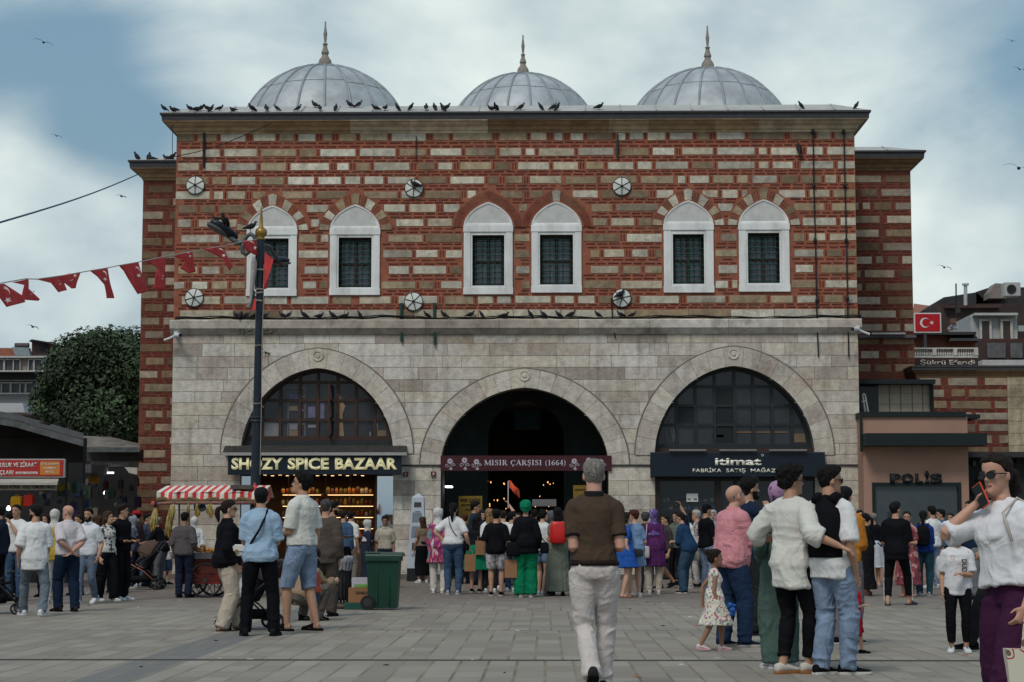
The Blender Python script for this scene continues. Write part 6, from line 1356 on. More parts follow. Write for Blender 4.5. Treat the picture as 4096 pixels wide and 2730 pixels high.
M_CORN=mat('corn_yellow',(.45,.23,.03),rough=.6,var=.35,scale=40);M_HUSK=mat('corn_husk',(.35,.28,.10),rough=.8,var=.35,scale=18)
cp=None
for(x,y,s)in[(208,640,1.25),(315,640,1.3),(305,700,1.2),(440,590,.7),(500,590,.7),(515,600,.6),(600,590,.8),(580,580,.6),(592,600,.6),(195,670,1.0),(330,600,1.0)]:
 p=zc(x,y,YC-.3)
 if cp is None:
  m_=MB();m_.tube([(0,0,.02),(0,0,-.02),(0,0,-.10),(.005,0,-.17),(.0,0,-.20)],[.010,.024,.030,.022,.004],9)
  cp=m_.build('corn_cob',[M_CORN],None,smooth=True)
  hm_=MB();rr=random.Random(1)
  for k in range(9):a=k*.7;hm_.tube([(0,0,.16),(.022*math.cos(a),.022*math.sin(a),.08),(.042*math.cos(a),.042*math.sin(a),-.02),(.05*math.cos(a+.3),.05*math.sin(a+.3),-.12-.04*rr.random())],[.008,.014,.014,.003],5,flat=.5)
  par(hm_.build('husk',[M_HUSK],None,smooth=True),cp);c=cp
 else:c=copy_tree(cp)
 c.location=p;c.scale=(s,s,s);c.rotation_euler=(.1,.1,x*.1);tag(c,'dried yellow corn cob hanging from the rail of the food cart','corn cob','corn cobs hanging on the cart')
fp2=None;rr=random.Random(13)
for i in range(34):
 big=i<12;p=zc(rr.uniform(478,560)if big else rr.uniform(560,640),885,YC-rr.uniform(.05,.28));z=zc(500,888-(rr.uniform(0,45)if big else rr.uniform(0,20)),YC-.2).z
 if fp2 is None:m_=MB();m_.tube([(-.06,0,0),(-.03,0,.008),(.03,0,.008),(.06,0,0)],[.012,.026,.026,.010],8);fp2=m_.build('roast_corn',[mat('roast_corn',(.38,.17,.035),rough=.5,var=.5,scale=30)],None,smooth=True);c=fp2
 else:c=fp2.copy();col.objects.link(c)
 c.location=(p.x,p.y,z);c.rotation_euler=(0,rr.uniform(-.4,.4),rr.uniform(-1.5,1.5));tag(c,'roasted corn cob piled on top of the food cart','corn cob','roast corn on the cart top')
obj('horn_speaker',MB().box(zc(482,560,YC-.25).x,zc(540,560,YC-.25).x,YC-.3,YC-.1,zc(500,598,YC-.25).z,zc(500,558,YC-.25).z).rings([[(zc(543,578,YC-.3).x+r*math.cos(a),y_,zc(543,578,YC-.3).z+r*math.sin(a))for a in[k*math.pi/9 for k in range(18)]]for r,y_ in((.03,YC-.25),(.04,YC-.3),(.072,YC-.36),(.065,YC-.365),(.02,YC-.32))]),[mat('dark_device',(.02,.022,.024))],'dark horn speaker fixed under the cart canopy','speaker')
mo=obj('roof_plank',MB().box(zc(740,450,YC-.1).x,zc(880,450,YC-.1).x,YC-.2,YC+.2,zc(750,450,YC-.1).z,zc(750,420,YC-.1).z),[mat('plank',(.08,.065,.055),var=.3)],'brown wooden plank lying on the striped canopy roof','plank')
def stroller(x,y,rz,s,label,fabc,framec=(.015,.015,.017),tan=False):
 t=thing('stroller',label,'stroller',(x,y,0),rz)
 def a_(name,mb,mats):mb.v=[(p[0]*s,p[1]*s,p[2]*s)for p in mb.v];o=mb.build(name,mats,t,smooth=True);return o
 F=mat('stroller_frame',framec,rough=.4);m_=MB()
 for q in(-.24,.24):
  m_.tube([(.42,q,.14),(.15,q,.42),(-.30,q,.78),(-.48,q,1.02)],.016,8);m_.tube([(-.38,q,.14),(-.10,q,.40),(.18,q,.55)],.014,8,mi=1 if tan else 0);m_.tube([(.42,q,.14),(.35,q,.10)],.02,8)
 m_.tube([(-.48,-.24,1.02),(-.52,0,1.04),(-.48,.24,1.02)],.022,8);m_.tube([(-.38,-.24,.14),(-.38,.24,.14)],.014,8);m_.tube([(.25,-.22,.62),(.34,0,.64),(.25,.22,.62)],.018,8)
 a_('frame',m_,[F,mat('tan_tube',(.20,.08,.04),rough=.4)])
 m_=MB();m_.rings([[(xx,-.2,z),(xx,.2,z),(xx-.05,.2,z-.05),(xx-.05,-.2,z-.05)]for xx,z in((.30,.50),(.12,.46),(-.08,.48),(-.20,.70),(-.28,.86))]);a_('seat',m_,[fab((.012,.012,.014))])
 m_=MB();rs=[]
 for k in range(7):a=R(20+100*k/6);rs.append([(-.16+.34*math.cos(a)*math.sin(b)*1-.06,.23*math.cos(b),.72+.34*math.sin(a)*math.sin(b))for b in[math.pi*j/12 for j in range(13)]])
 m_.rings(rs,closed=False,cap=False);h_=a_('hood',m_,[fabc]);h_.modifiers.new('s','SOLIDIFY').thickness=.012
 m_=MB();m_.rings([[(.20,-.18,.16),(.20,.18,.16),(-.28,.18,.16),(-.28,-.18,.16)],[(.25,-.21,.30),(.25,.21,.30),(-.32,.21,.30),(-.32,-.21,.30)]]);a_('basket',m_,[fab((.018,.018,.02))])
 for q in(-.26,.26):
  for xx,r in((.38,.085),(-.38,.125)):
   m_=MB();m_.tube([(xx+r*.86*math.cos(a),q,r+r*.86*math.sin(a))for a in[k*2*math.pi/24 for k in range(25)]],r*.16,8);w_=a_('wheel',m_,[mat('rubber',(.012,.012,.012))])
   m_=MB();
   for k in range(5):a=k*1.257;m_.tube([(xx,q,r),(xx+r*.8*math.cos(a),q,r+r*.8*math.sin(a))],r*.12,5)
   o=m_.build('hub',[mat('grey_hub',(.06,.06,.065))],w_);o.data.transform(Matrix.Scale(s,4))
 return t
g1=G(885*.6375,1600+1192*.6375);stroller(g1.x-.02,g1.y+.1,math.pi,.92,'baby stroller with brown hood and tan struts beside the corn cart',fab((.085,.055,.045)),tan=True)
g2=G(500+815*.5739,1700+1440*.5739);stroller(g2.x,g2.y+.45,R(200),.80,'black stroller with a white bag behind the man in black trousers',fab((.05,.042,.042)))
g3=G(-5*K,1412*K);stroller(g3.x-.12,g3.y+.1,R(10),.95,'dark stroller pushed past the left edge of the square',fab((.02,.02,.022)))
#   people
LT,LS=.43,.415
def V(*a):return Vector(a)
def solid(mb,voxel,smooth=2):
 me=bpy.data.meshes.new('raw');me.from_pydata(mb.v,[],mb.f)
 o=bpy.data.objects.new('raw',me);col.objects.link(o)
 m=o.modifiers.new('r','REMESH');m.mode='VOXEL';m.voxel_size=voxel;m.use_smooth_shade=True
 if smooth:s=o.modifiers.new('s','SMOOTH');s.factor=.5;s.iterations=smooth
 dg=bpy.context.evaluated_depsgraph_get();dg.update()
 out_=bpy.data.meshes.new_from_object(o.evaluated_get(dg))
 bpy.data.objects.remove(o);bpy.data.meshes.remove(me)
 return out_
def getco(me):
 a=np.empty(len(me.vertices)*3,np.float32);me.vertices.foreach_get('co',a);return a.reshape(-1,3).astype(np.float64)
def wrinkle(me,amp,fr,seed,where=None):
 co=getco(me);nr=np.empty(len(me.vertices)*3,np.float32);me.vertex_normals.foreach_get('vector',nr);nr=nr.reshape(-1,3)
 warp=np.stack([vnoise(co*5+7,seed+1),vnoise(co*5+3,seed+2),vnoise(co*5+11,seed+3)],1)*1.6
 n1=1-np.abs(2*vnoise(co*np.array(fr)+warp,seed)-1);n2=1-np.abs(2*vnoise(co*np.array(fr)*2.1+warp*1.5,seed+5)-1)
 d=(n1**2*.75+n2**2*.25-.35)*amp
 if where is not None:d=d*where(co)
 co+=nr*d[:,None];me.vertices.foreach_set('co',co.astype(np.float32).ravel())
def finish(me,name,mats,parent):
 me.name=name;me.materials.clear()
 for m in(mats if isinstance(mats,(list,tuple))else[mats]):me.materials.append(m)
 me.polygons.foreach_set('use_smooth',[True]*len(me.polygons));me.update()
 o=bpy.data.objects.new(name,me);col.objects.link(o)
 if parent:o.parent=parent
 return o
def ik(a,t,l1,l2,pole):
 d=t-a;L_=min(d.length,(l1+l2)*.999);L_=max(L_,abs(l1-l2)*1.02);d.normalize()
 t=a+d*L_;x=(l1*l1-l2*l2+L_*L_)/(2*L_);h=math.sqrt(max(l1*l1-x*x,0))
 p=pole-d*pole.dot(d);p=p.normalized()if p.length>1e-5 else V(0,1,0)
 return a+d*x+p*h,t
def oval(c,ax,ay,rx,ry,n=16,sq=1.0):
 r=[]
 for j in range(n):
  t=2*math.pi*j/n;cx,sx=math.cos(t),math.sin(t)
  if sq!=1:cx=math.copysign(abs(cx)**sq,cx);sx=math.copysign(abs(sx)**sq,sx)
  r.append(c+ax*(rx*cx)+ay*(ry*sx))
 return r
def ball(mb,c,rx,ry=None,rz=None,n=12,M=None,mi=0):
 ry=ry or rx;rz=rz or rx;rs=[]
 for i in range(1,n):
  ph=math.pi*i/n
  rs.append([V(rx*math.sin(ph)*math.cos(2*math.pi*j/n),ry*math.sin(ph)*math.sin(2*math.pi*j/n),-rz*math.cos(ph))for j in range(n)])
 rs=[[(M@p if M else p+c)for p in r]for r in rs]
 mb.rings(rs,mi=mi)
HZ=[-.121,-.112,-.098,-.08,-.06,-.04,-.02,0,.025,.05,.075,.095,.109,.118]
HRX=[.016,.033,.044,.052,.057,.062,.067,.071,.075,.0765,.072,.060,.042,.016]
HYF=[.070,.086,.092,.091,.089,.087,.086,.087,.092,.093,.086,.071,.048,.018]
HYB=[-.03,-.01,.02,.046,.066,.082,.092,.098,.102,.101,.092,.075,.052,.02]
def hs_at(z):return np.interp(z,HZ,HRX),np.interp(z,HZ,HYF),np.interp(z,HZ,HYB)
def feat(x,z):
 g=lambda a,s:math.exp(-(a/s)**2)
 nz=min(max((.016-z)/.046,0),1)if z>-.032 else max(0,1-(-.032-z)/.010)
 d=.032*nz*g(x,.011+.007*nz)
 for s in(-1,1):d-=.0085*g(x-s*.031,.016)*g(z+.002,.011)
 d+=.005*g(x,.02)*g(z+.063,.008)+.003*g(x,.04)*g(z-.02,.008)+.004*g(x,.016)*g(z+.098,.014)-.003*g(x,.02)*g(z+.078,.006)
 return d
def head_pts(off=0.0,mask=None,n=36,zs=None):
 rs=[]
 zs=zs or list(np.linspace(-.121,.118,34))
 for z in zs:
  rx,yf,yb=hs_at(z);r=[]
  for j in range(n):
   t=2*math.pi*j/n;sx,cy=math.sin(t),math.cos(t)
   az=math.degrees(abs(math.atan2(sx,cy)))
   o=off if mask is None else(mask(az,z))
   x=(rx+o)*sx;y=(yf+o if cy>0 else yb+o)*cy;zz=z+o*(z/.118)*(1 if z>0 else .3)
   if mask is None and cy>0:y+=feat(x,z)
   r.append(V(x,y,zz))
  rs.append(r)
 return rs
def smooth01(a,b,x):t=min(max((x-a)/(b-a),0),1);return t*t*(3-2*t)
SKINS={'l':(.50,.29,.20),'m':(.40,.22,.14),'d':(.25,.13,.08),'r':(.46,.25,.18)}
def skin(k):return mat('skin_'+k,SKINS[k],rough=.55,var=.10,scale=9,spec=.35)
HAIRC={'black':(.008,.007,.007),'dark':(.018,.012,.010),'brown':(.055,.028,.016),'grey':(.19,.17,.155),'white':(.4,.38,.35),'blond':(.26,.15,.07),'greyblack':(.06,.055,.055),'auburn':(.06,.022,.012)}
def hairm(k):return mat('hair_'+k,HAIRC[k],rough=.62,var=.55,scale=60,bump=.9,bscale=110,spec=.12,dist=(1,1,.25))
ARM={'down':((.05,.03,-.53),(.3,-1,0)),'rest':((.07,.07,-.50),(.4,-1,0)),'swf':((.03,.22,-.46),(.3,-1,-.2)),'swb':((.06,-.17,-.49),(.3,-1,0)),'front':((-.12,.24,-.27),(.5,-.4,-1)),'read':((-.13,.30,-.16),(.35,-.3,-1)),'back':((-.17,-.15,-.40),(1,-.6,0)),'pocket':((.05,.08,-.45),(.6,-1,0)),'hip':((.03,-.04,-.37),(1,-.5,0)),'up':((.03,.14,.47),(.6,-.2,-.6)),'ear':((-.05,.16,.07),(.7,.25,-1)),'chin':((-.15,.23,.02),(.5,.3,-1)),'bag':((-.02,.18,-.30),(.5,-1,-.6)),'push':((0,.38,-.30),(.5,-.5,-1)),'reach':((-.05,.45,-.15),(.3,-.3,-1)),'wide':((.16,.05,-.47),(.4,-1,0))}
PEOPLE=[]
def person(label,foot,H,head=0,sex='m',fat=1.0,sk='m',hk=1.0,lean=(0,0),twist=0,hd=(0,0,0),LF=(.10,.0,0,8),RF=(.10,.0,0,-8),LA='down',RA='down',hip=(0,0,0),top=None,bot=None,shoes=None,hair=('short','black'),near=False,extras=(),curl=.35,group=None,loc=None,face=True,beard=None,seed=None,kneepole=None,sh=None,sit=0):
 """one clothed figure; foot = where it stands in the 2353 px view, head = heading in degrees (0 away from the viewer, 90 to the left)"""
 seed=seed if seed is not None else len(PEOPLE)*13+5;rr=random.Random(seed)
 g=loc or GD(*foot);s=H/1.75
 vb,vc=(.0075,.009)if near else(.0125,.014)
 vb*=max(s,.7);vc*=max(s,.7)
 female=sex=='f'
 Pel=V(hip[0],hip[1],.955+hip[2]-sit)
 if not sit:
  for q,F in((-1,LF),(1,RF)):
   h2=(q*F[0]-q*.092-hip[0])**2+(F[1]-hip[1])**2
   Pel.z=min(Pel.z,.085+F[2]+math.sqrt(max(.838**2-h2,.3))+.03)
 Rt=Matrix.Rotation(twist,3,'Z')@Matrix.Rotation(-lean[1],3,'X')@Matrix.Rotation(lean[0],3,'Y')
 up=Rt@V(0,0,1);rt=Rt@V(1,0,0);fw=Rt@V(0,1,0)
 sp=lambda t,f=0,x=0:Pel+up*t+fw*f+rt*x
 shw=sh or(.140 if female else .162)
 NB=sp(.52,-.005);HCn=NB+(up*.6+V(0,0,.4))*.155+fw*.022
 if hk!=1:HCn=HCn+V(0,0,.10*(hk-1))
 Hm=Matrix.Translation(HCn)@Matrix.Rotation(R(hd[0])+twist,4,'Z')@Matrix.Rotation(-R(hd[1]),4,'X')@Matrix.Rotation(R(hd[2]),4,'Y')@Matrix.Scale((.97 if female else 1.0)*hk,4)
 SH={-1:sp(.428,-.005,-shw),1:sp(.428,-.005,shw)}
 HJ={q:Pel+V(q*.092,0,-.03)for q in(-1,1)}
 legs={};feet={}
 for q,F in((-1,LF),(1,RF)):
  fx,fy,lift,fyaw=F
  ank=V(q*fx,fy,.085+lift)
  fd=V(-math.sin(R(fyaw)),math.cos(R(fyaw)),0)
  kn,an=ik(HJ[q],ank,.43,.415,V(kneepole[0]*q,kneepole[1],kneepole[2])if kneepole else fd+V(q*.1,0,.05))
  legs[q]=(HJ[q],kn,an);feet[q]=(an,fd,lift)
 arms={}
 for q,A in((-1,LA),(1,RA)):
  wr,pole=(ARM[A]if isinstance(A,str)else A)
  k=Matrix.Rotation(twist,3,'Z')
  t=SH[q]+k@V(q*wr[0],wr[1],wr[2]);e,wv=ik(SH[q],t,.295,.255,k@V(q*pole[0],pole[1],pole[2]));arms[q]=(SH[q],e,wv)
 S=lambda p:p*s
 if female:TR=[(-.10,.13,.095,-.01),(-.03,.172,.118,-.012),(.05,.168,.115,-.01),(.16,.128,.092,0),(.24,.128,.09,.005),(.33,.142,.112,.018),(.41,.150,.10,.005),(.455,.125,.078,-.005),(.50,.068,.058,-.008),(.54,.052,.052,.0)]
 else:TR=[(-.10,.13,.095,-.01),(-.03,.165,.112,-.010),(.05,.162,.108,-.004),(.16,.148,.100,.004),(.24,.146,.102,.004),(.34,.163,.114,.004),(.42,.158,.104,0),(.465,.122,.084,-.006),(.51,.076,.065,-.01),(.55,.058,.058,.0)]
 def trad(t,x):
  f=1+(fat-1)*(math.exp(-((t-.14)/.16)**2)*1.0+.35)
  return f
 def torso(mb,z0,z1,lo=0.0,hemlo=None,flat=False):
  rs=[];ts=sorted({z0,z1}|{a[0]for a in TR if z0<a[0]<z1}|{z0+(z1-z0)*i/10 for i in range(11)})
  for t in ts:
   rx=np.interp(t,[a[0]for a in TR],[a[1]for a in TR]);ry=np.interp(t,[a[0]for a in TR],[a[2]for a in TR]);fy=np.interp(t,[a[0]for a in TR],[a[3]for a in TR])
   f=trad(t,0);l=lo
   if hemlo is not None:l=lo+(hemlo-lo)*smooth01(.30,z0,t)
   if hemlo is not None and t<.25:
    rx=max(rx,np.interp(.33,[a[0]for a in TR],[a[1]for a in TR])*.90);ry=max(ry,.100)
   k=smooth01(.44,.52,t)
   l=l*(1-.6*k)
   rs.append([S(v)for v in oval(sp(t,fy),rt,fw,(rx*(f*.5+.5)+l),(ry*f+l),20,.9)])
  mb.rings(rs)
 def limb(mb,pts,rad,n=12,ext=0):
  P2=[];R2=[]
  for i in range(len(pts)-1):
   a,b=pts[i],pts[i+1];r0,r1=rad[i],rad[i+1]
   for k in range(5):P2.append(a.lerp(b,k/5));R2.append((r0+(r1-r0)*k/5))
  P2.append(pts[-1]);R2.append(rad[-1])
  mb.tube([S(p)for p in P2],[r*s for r in R2],n)
 armr=.88 if female else 1.0
 armr*=(1+(fat-1)*.6)
 def armline(q,f):
  a,e,w_=arms[q];L1,L2=.295,.255;t=f*(L1+L2)
  return[a,a.lerp(e,t/L1)]if t<=L1 else[a,e,e.lerp(w_,(t-L1)/L2)]
 b=MB();torso(b,-.10,.55)
 b.tube([S(NB-up*.05),S(NB+up*.03),S(Hm@V(0,-.012,-.05))],[(.056 if female else .066)*s,(.048 if female else .058)*s,(.05 if female else .058)*s*hk**.5],14)
 for q in(-1,1):
  a,e,w_=arms[q]
  ball(b,S(a-rt*q*.012),.053*armr*s,n=10);b.tube([S(sp(.50,-.008,q*.04)),S(sp(.48,-.008,q*shw*.6)),S(a)],[.035*s,.042*s,.048*armr*s],10)
  limb(b,[a+rt*q*-.02,a.lerp(e,.3),e,e.lerp(w_,.3),w_],[.052*armr,.048*armr,.038*armr,.042*armr,.026*armr],12)
  h,kn,an=legs[q];lf=1+(fat-1)*.5
  limb(b,[h,h.lerp(kn,.35),kn,kn.lerp(an,.3),kn.lerp(an,.75),an,an-V(0,0,.02)],[.088*lf,.082*lf,.055*lf,.058*lf,.042,.036,.036],12)
  an,fd,lift=feet[q];pt=-smooth01(.0,.12,lift)*.75
  f3=(fd*math.cos(pt)+V(0,0,1)*math.sin(pt));sd_=V(fd.y,-fd.x,0);u3=sd_.cross(f3)*1
  if u3.z<0:u3=-u3
  fc=[an+f3*d_+u3*z_ for d_,z_ in((-.05,-.04),(0,-.035),(.05,-.045),(.11,-.06),(.16,-.066),(.185,-.07))]
  b.rings([[S(v)for v in oval(c,sd_,u3,rx,rz,10)]for c,rx,rz in zip(fc,(.028,.036,.038,.044,.040,.02),(.035,.045,.036,.024,.017,.010))])
  d=(w_-e).normalized();inw=(rt*-q);inw=(inw-d*inw.dot(d)).normalized()
  th=fw-d*fw.dot(d);th=th.normalized()if th.length>.3 else(up-d*up.dot(d)).normalized()
  inw=(inw-th*inw.dot(th)).normalized()
  hs_=(.92 if female else 1.0)*(1.0 if near else 1.08)
  b.rings([[S(v)for v in oval(w_+d*t_,th,inw,wx*hs_,wy*hs_,10)]for t_,wx,wy in((-.02,.026,.02),(.02,.031,.018),(.055,.041,.016),(.088,.043,.014),(.10,.036,.010))])
  fr_=.0082 if near else .0105
  cu=curl
  for k,(o_,ln)in enumerate(((.030,.070),(.010,.078),(-.010,.072),(-.029,.056))):
   base=w_+d*(.085*hs_)+th*o_*hs_;dd=d;pts=[base-d*.01,base]
   for sgm in(.45,.3,.25):
    dd=(dd*math.cos(cu*(1+k*.1))+inw*math.sin(cu*(1+k*.1))).normalized();pts.append(pts[-1]+dd*ln*sgm*hs_)
   b.tube([S(p)for p in pts],[fr_*s,fr_*s,fr_*s,fr_*.92*s,fr_*.75*s],8)
  tb=w_+d*.025+th*.026
  td=(th*.75+d*.62+inw*.25).normalized();td2=(d*.85+th*.25+inw*.35).normalized()
  b.tube([S(tb-th*.012),S(tb),S(tb+td*.035),S(tb+td*.035+td2*.032)],[.012*s,.0125*s,fr_*1.15*s,fr_*.85*s],8)
 b.rings([[S(Hm@v)for v in r]for r in head_pts(n=40)])
 for q in(-1,1):
  ball(b,None,1,M=Matrix.Scale(s,4)@Hm@Matrix.Translation((q*.076,-.008,-.012))@Matrix.Rotation(q*-.35,4,'Z')@Matrix.Diagonal((.009,.019,.032,1)),n=8)
 bm_=solid(b,vb,2 if near else 1)
 SKN=skin(sk)
 fm=MB()
 if face:
  dk=hairm(hair[1]if hair and hair[1]in HAIRC and hair[1]not in('white','blond')else 'dark')
  def fp(x,z,o=.0012):rx,yf,yb=hs_at(z);y=yf*math.sqrt(max(0,1-(x/rx)**2))+feat(x,z)+o;return S(Hm@V(x,y,z))
  for q in(-1,1):
   def patch(cx,cz,hx,hz,mi,o,n=10):fm.add([fp(cx+hx*math.cos(2*math.pi*k/n),cz+hz*math.sin(2*math.pi*k/n),o)for k in range(n)],[tuple(range(n))[::-1]],mi)
   patch(q*.031,-.003,.0145,.0062,2,.0016);patch(q*.031,-.003,.0062,.0058,3,.0026)
   us=[fp(q*.031+.016*(k/4-1),.0035+.004*(1-(k/4-1)**2),.003)for k in range(9)];ls=[fp(q*.031+.016*(k/4-1),.0005+.004*(1-(k/4-1)**2),.003)for k in range(9)]
   fm.rings([us,ls],closed=False,cap=False,mi=3)
   bs=[fp(q*(.014+.034*k/6),.019+.006*math.sin(k/6*2.4),.003)for k in range(7)];bl=[fp(q*(.014+.034*k/6),.012+.007*math.sin(k/6*2.4),.003)for k in range(7)]
   fm.rings([bs,bl],closed=False,cap=False,mi=3)
  lp=[fp(.023*math.cos(2*math.pi*k/14),-.063+(.0085 if math.sin(2*math.pi*k/14)<0 else .006)*math.sin(2*math.pi*k/14),.0022)for k in range(14)]
  fm.add(lp,[tuple(range(14))[::-1]],1)
  fm.rings([[fp(.021*(k/4-1),-.0622,.003)for k in range(9)],[fp(.021*(k/4-1),-.0642,.003)for k in range(9)]],closed=False,cap=False,mi=3)
 if fm.v:
  o1=len(bm_.vertices);bmx=bmesh.new();bmx.from_mesh(bm_)
  vs=[bmx.verts.new(v)for v in fm.v]
  for f_,mi in zip(fm.f,fm.m):
   try:ff=bmx.faces.new([vs[i]for i in f_]);ff.material_index=mi;ff.smooth=True
   except ValueError:pass
  bmx.to_mesh(bm_);bmx.free()
  mats_=[SKN,mat('lips_'+sk,tuple(a*b_ for a,b_ in zip(SKINS[sk],(.75,.48,.5))),rough=.5),mat('eye_white',(.26,.23,.21),rough=.4),mat('eye_dark',(.015,.010,.008),rough=.4)]
 else:mats_=[SKN]
 mi_arr=np.zeros(len(bm_.polygons),np.int32);bm_.polygons.foreach_get('material_index',mi_arr)
 root=finish(bm_,'person',mats_,None)
 root.data.polygons.foreach_set('material_index',mi_arr)
 root.location=(g.x,g.y,0);root.rotation_euler=(0,0,R(head));root.scale=(1,1,1)
 tag(root,label,'person',group)
 T={'root':root,'Hm':Matrix.Scale(s,4)@Hm,'s':s,'arms':arms,'legs':legs,'sp':sp,'rt':rt,'fw':fw,'up':up,'head':head}
 PEOPLE.append(T)
 def legpt(q,z):
  h,kn,an=legs[q]
  if z>=kn.z:t=(h.z-z)/max(h.z-kn.z,.01);return h.lerp(kn,min(max(t,0),1))
  t=(kn.z-z)/max(kn.z-an.z,.01);return kn.lerp(an,min(max(t,0),1))
 def skirt(mb,t0,zb,lo,flare,pleat=0,npl=12,seed_=0):
  """cloth from t0 on the spine down to height zb above the ground"""
  rs=[];zt=(Pel+up*t0).z;n_=48
  rx0=np.interp(t0,[a[0]for a in TR],[a[1]for a in TR])*(trad(t0,0)*.5+.5);ry0=np.interp(t0,[a[0]for a in TR],[a[2]for a in TR])*trad(t0,0)
  for i in range(13):
   z=zt+(zb-zt)*i/12;u=i/12
   A_,B_=legpt(-1,min(z,HJ[1].z)),legpt(1,min(z,HJ[1].z));c_=(A_+B_)/2;c_.z=z
   if z>HJ[1].z:t_=t0+(z-zt)/max(up.z,.3);c_=sp(t_);hipr=np.interp(t_,[a[0]for a in TR],[a[1]for a in TR])*(trad(t_,0)*.5+.5);hipd=np.interp(t_,[a[0]for a in TR],[a[2]for a in TR])*trad(t_,0)
   else:hipr=max(abs(A_.x-B_.x)/2+.085,.165-.1*u);hipd=max(abs(A_.y-B_.y)/2+.085,.115)
   fl=flare*u;rx,ry=hipr+lo+fl,hipd+lo+fl+.018
   ring=[]
   for j in range(n_):
    th_=2*math.pi*j/n_;pl=1+pleat*u*math.sin(npl*th_+2*math.sin(th_*2+seed_))
    ring.append(S(V(c_.x+rx*pl*math.cos(th_),c_.y+ry*pl*math.sin(th_),z)))
   rs.append(ring)
  mb.rings(rs)
 if bot:
  kind,m_,*o_=bot;o_=dict(o_[0])if o_ else{}
  m_=fab(m_)if isinstance(m_,tuple)else m_
  mb=MB()
  if kind in('pants','shorts'):
   wd=o_.get('w',1.0);L_=o_.get('len',1.0 if kind=='pants' else .42)
   tp=o_.get('rise',.13)
   torso(mb,-.10,tp,.010)
   for q in(-1,1):
    mb_=V(q*.075,-.045,-.03);ball(mb,S(Pel+rt*q*.075+fw*-.045-up*.02),.086*s*(fat**.5),.078*s,.11*s,12)
    h,kn,an=legs[q];end=an+V(0,0,-.035 if L_>=1 else 0);tot=LT+LS
    pr=[(0,.098),(.18,.096),(.42,.073),(.5,.068),(.62,.070),(.8,.062),(1.0,.058)]
    pts,rad=[],[]
    for i in range(17):
     t_=L_*i/16;d_=t_*tot
     p_=h.lerp(kn,d_/LT)if d_<LT else kn.lerp(end,(d_-LT)/LS)
     r_=np.interp(t_,[a[0]for a in pr],[a[1]for a in pr]);r_=r_*(1+(wd-1)*min(1,.25+t_))*(1+(fat-1)*.45*(1-t_));r_=max(r_,np.interp(d_/tot,[0,.18,.5,.65,.88,1],[.088,.082,.055,.058,.042,.036])*(1+(fat-1)*.5)+.013);pts.append(S(p_));rad.append(r_*s)
    if o_.get('flare'):rad=[r_+s*o_['flare']*smooth01(.5,1,i/16)for i,r_ in enumerate(rad)]
    mb.tube(pts,rad,16)
   me=solid(mb,vc,6 if near else 2)
   if L_>=.9:wrinkle(me,.017*s*o_.get('wr',1),(9/s,9/s,13/s),seed,lambda c:.35+.65*np.exp(-((c[:,2]/s-.50)/.09)**2)+.9*np.exp(-((c[:,2]/s-.15)/.10)**2))
   else:wrinkle(me,.008*s,(8,8,8),seed)
   po=finish(me,kind if kind=='shorts' else 'trousers',m_,root)
   if o_.get('stripe'):
    sm_=MB()
    for q in(-1,1):
     h,kn,an=legs[q]
     for off in(-.012,.012):
      pts=[]
      for i in range(3,17):
       t_=i/16;d_=t_*tot;p_=h.lerp(kn,d_/LT)if d_<LT else kn.lerp(an,(d_-LT)/LS)
       r_=np.interp(t_,[a[0]for a in pr],[a[1]for a in pr]);pts.append(S(p_+V(q*(r_*(1+(wd-1)*(.25+t_))+.006),off,0)))
      sm_.tube(pts,.005*s,4)
    so_=sm_.build('side_stripes',fab((.6,.6,.6)),po)
  else:
   skirt(mb,.15,o_.get('z',.35),.012,o_.get('flare',.08),o_.get('pleat',.05),o_.get('n',12),seed)
   me=solid(mb,vc,1);wrinkle(me,.008*s,(9,9,3),seed);finish(me,'skirt',m_,root)
 if top:
  kind,m_,*o_=top;o_=dict(o_[0])if o_ else{}
  m_=fab(m_)if isinstance(m_,tuple)else m_
  lo=o_.get('lo',.014);slv=o_.get('slv',.40);hem=o_.get('hem',-.06);sw=o_.get('sw',1.0)
  mb=MB()
  if 'z' in o_:
   torso(mb,.13,.515,lo,None);skirt(mb,.17,o_['z'],lo,o_.get('flare',.06),o_.get('pleat',.03),o_.get('n',9),seed)
  else:torso(mb,hem,.515,lo,o_.get('hl',lo+.012))
  mb.tube([S(NB-up*.035),S(NB+up*.006)],[(.075+lo*.3)*s,(.064 if not female else .060)*s],16)
  for q in(-1,1):
   a_,e,w_=arms[q]
   mb.tube([S(sp(.515,-.008,q*.03)),S(sp(.49,-.008,q*shw*.55)),S(SH[q])],[.035*s,(.040+lo*.4)*s,(.046*armr+lo)*s],12)
   ball(mb,S(SH[q]-rt*q*.012-up*.004),(.058*armr+lo)*s,n=12);pass
   if slv>0:
    al=armline(q,slv);tot=sum((al[i+1]-al[i]).length for i in range(len(al)-1));dense=[]
    for i in range(len(al)-1):
     for k in range(5):dense.append(al[i].lerp(al[i+1],k/5))
    dense.append(al[-1]);acc_=0;rad=[]
    for i,p_ in enumerate(dense):
     if i:acc_+=(p_-dense[i-1]).length
     f_=acc_/.55;base=np.interp(f_,[0,.3,.54,.7,1],[.056,.052,.045,.046,.034])*armr
     rad.append((base+lo*(1.0 if slv>.6 else .8+.9*f_)*sw)*s)
    mb.tube([S(p_)for p_ in dense],rad,14)
  me=solid(mb,vc,5 if near else 3)
  wrinkle(me,.020*s*o_.get('wr',1),(7/s,7/s,3.2/s),seed+3,lambda c:.25+.75*(1-np.clip((c[:,2]/s-1.1)/.35,0,1)))
  wrinkle(me,.008*s*o_.get('wr',1),(6/s,6/s,12/s),seed+31,None)
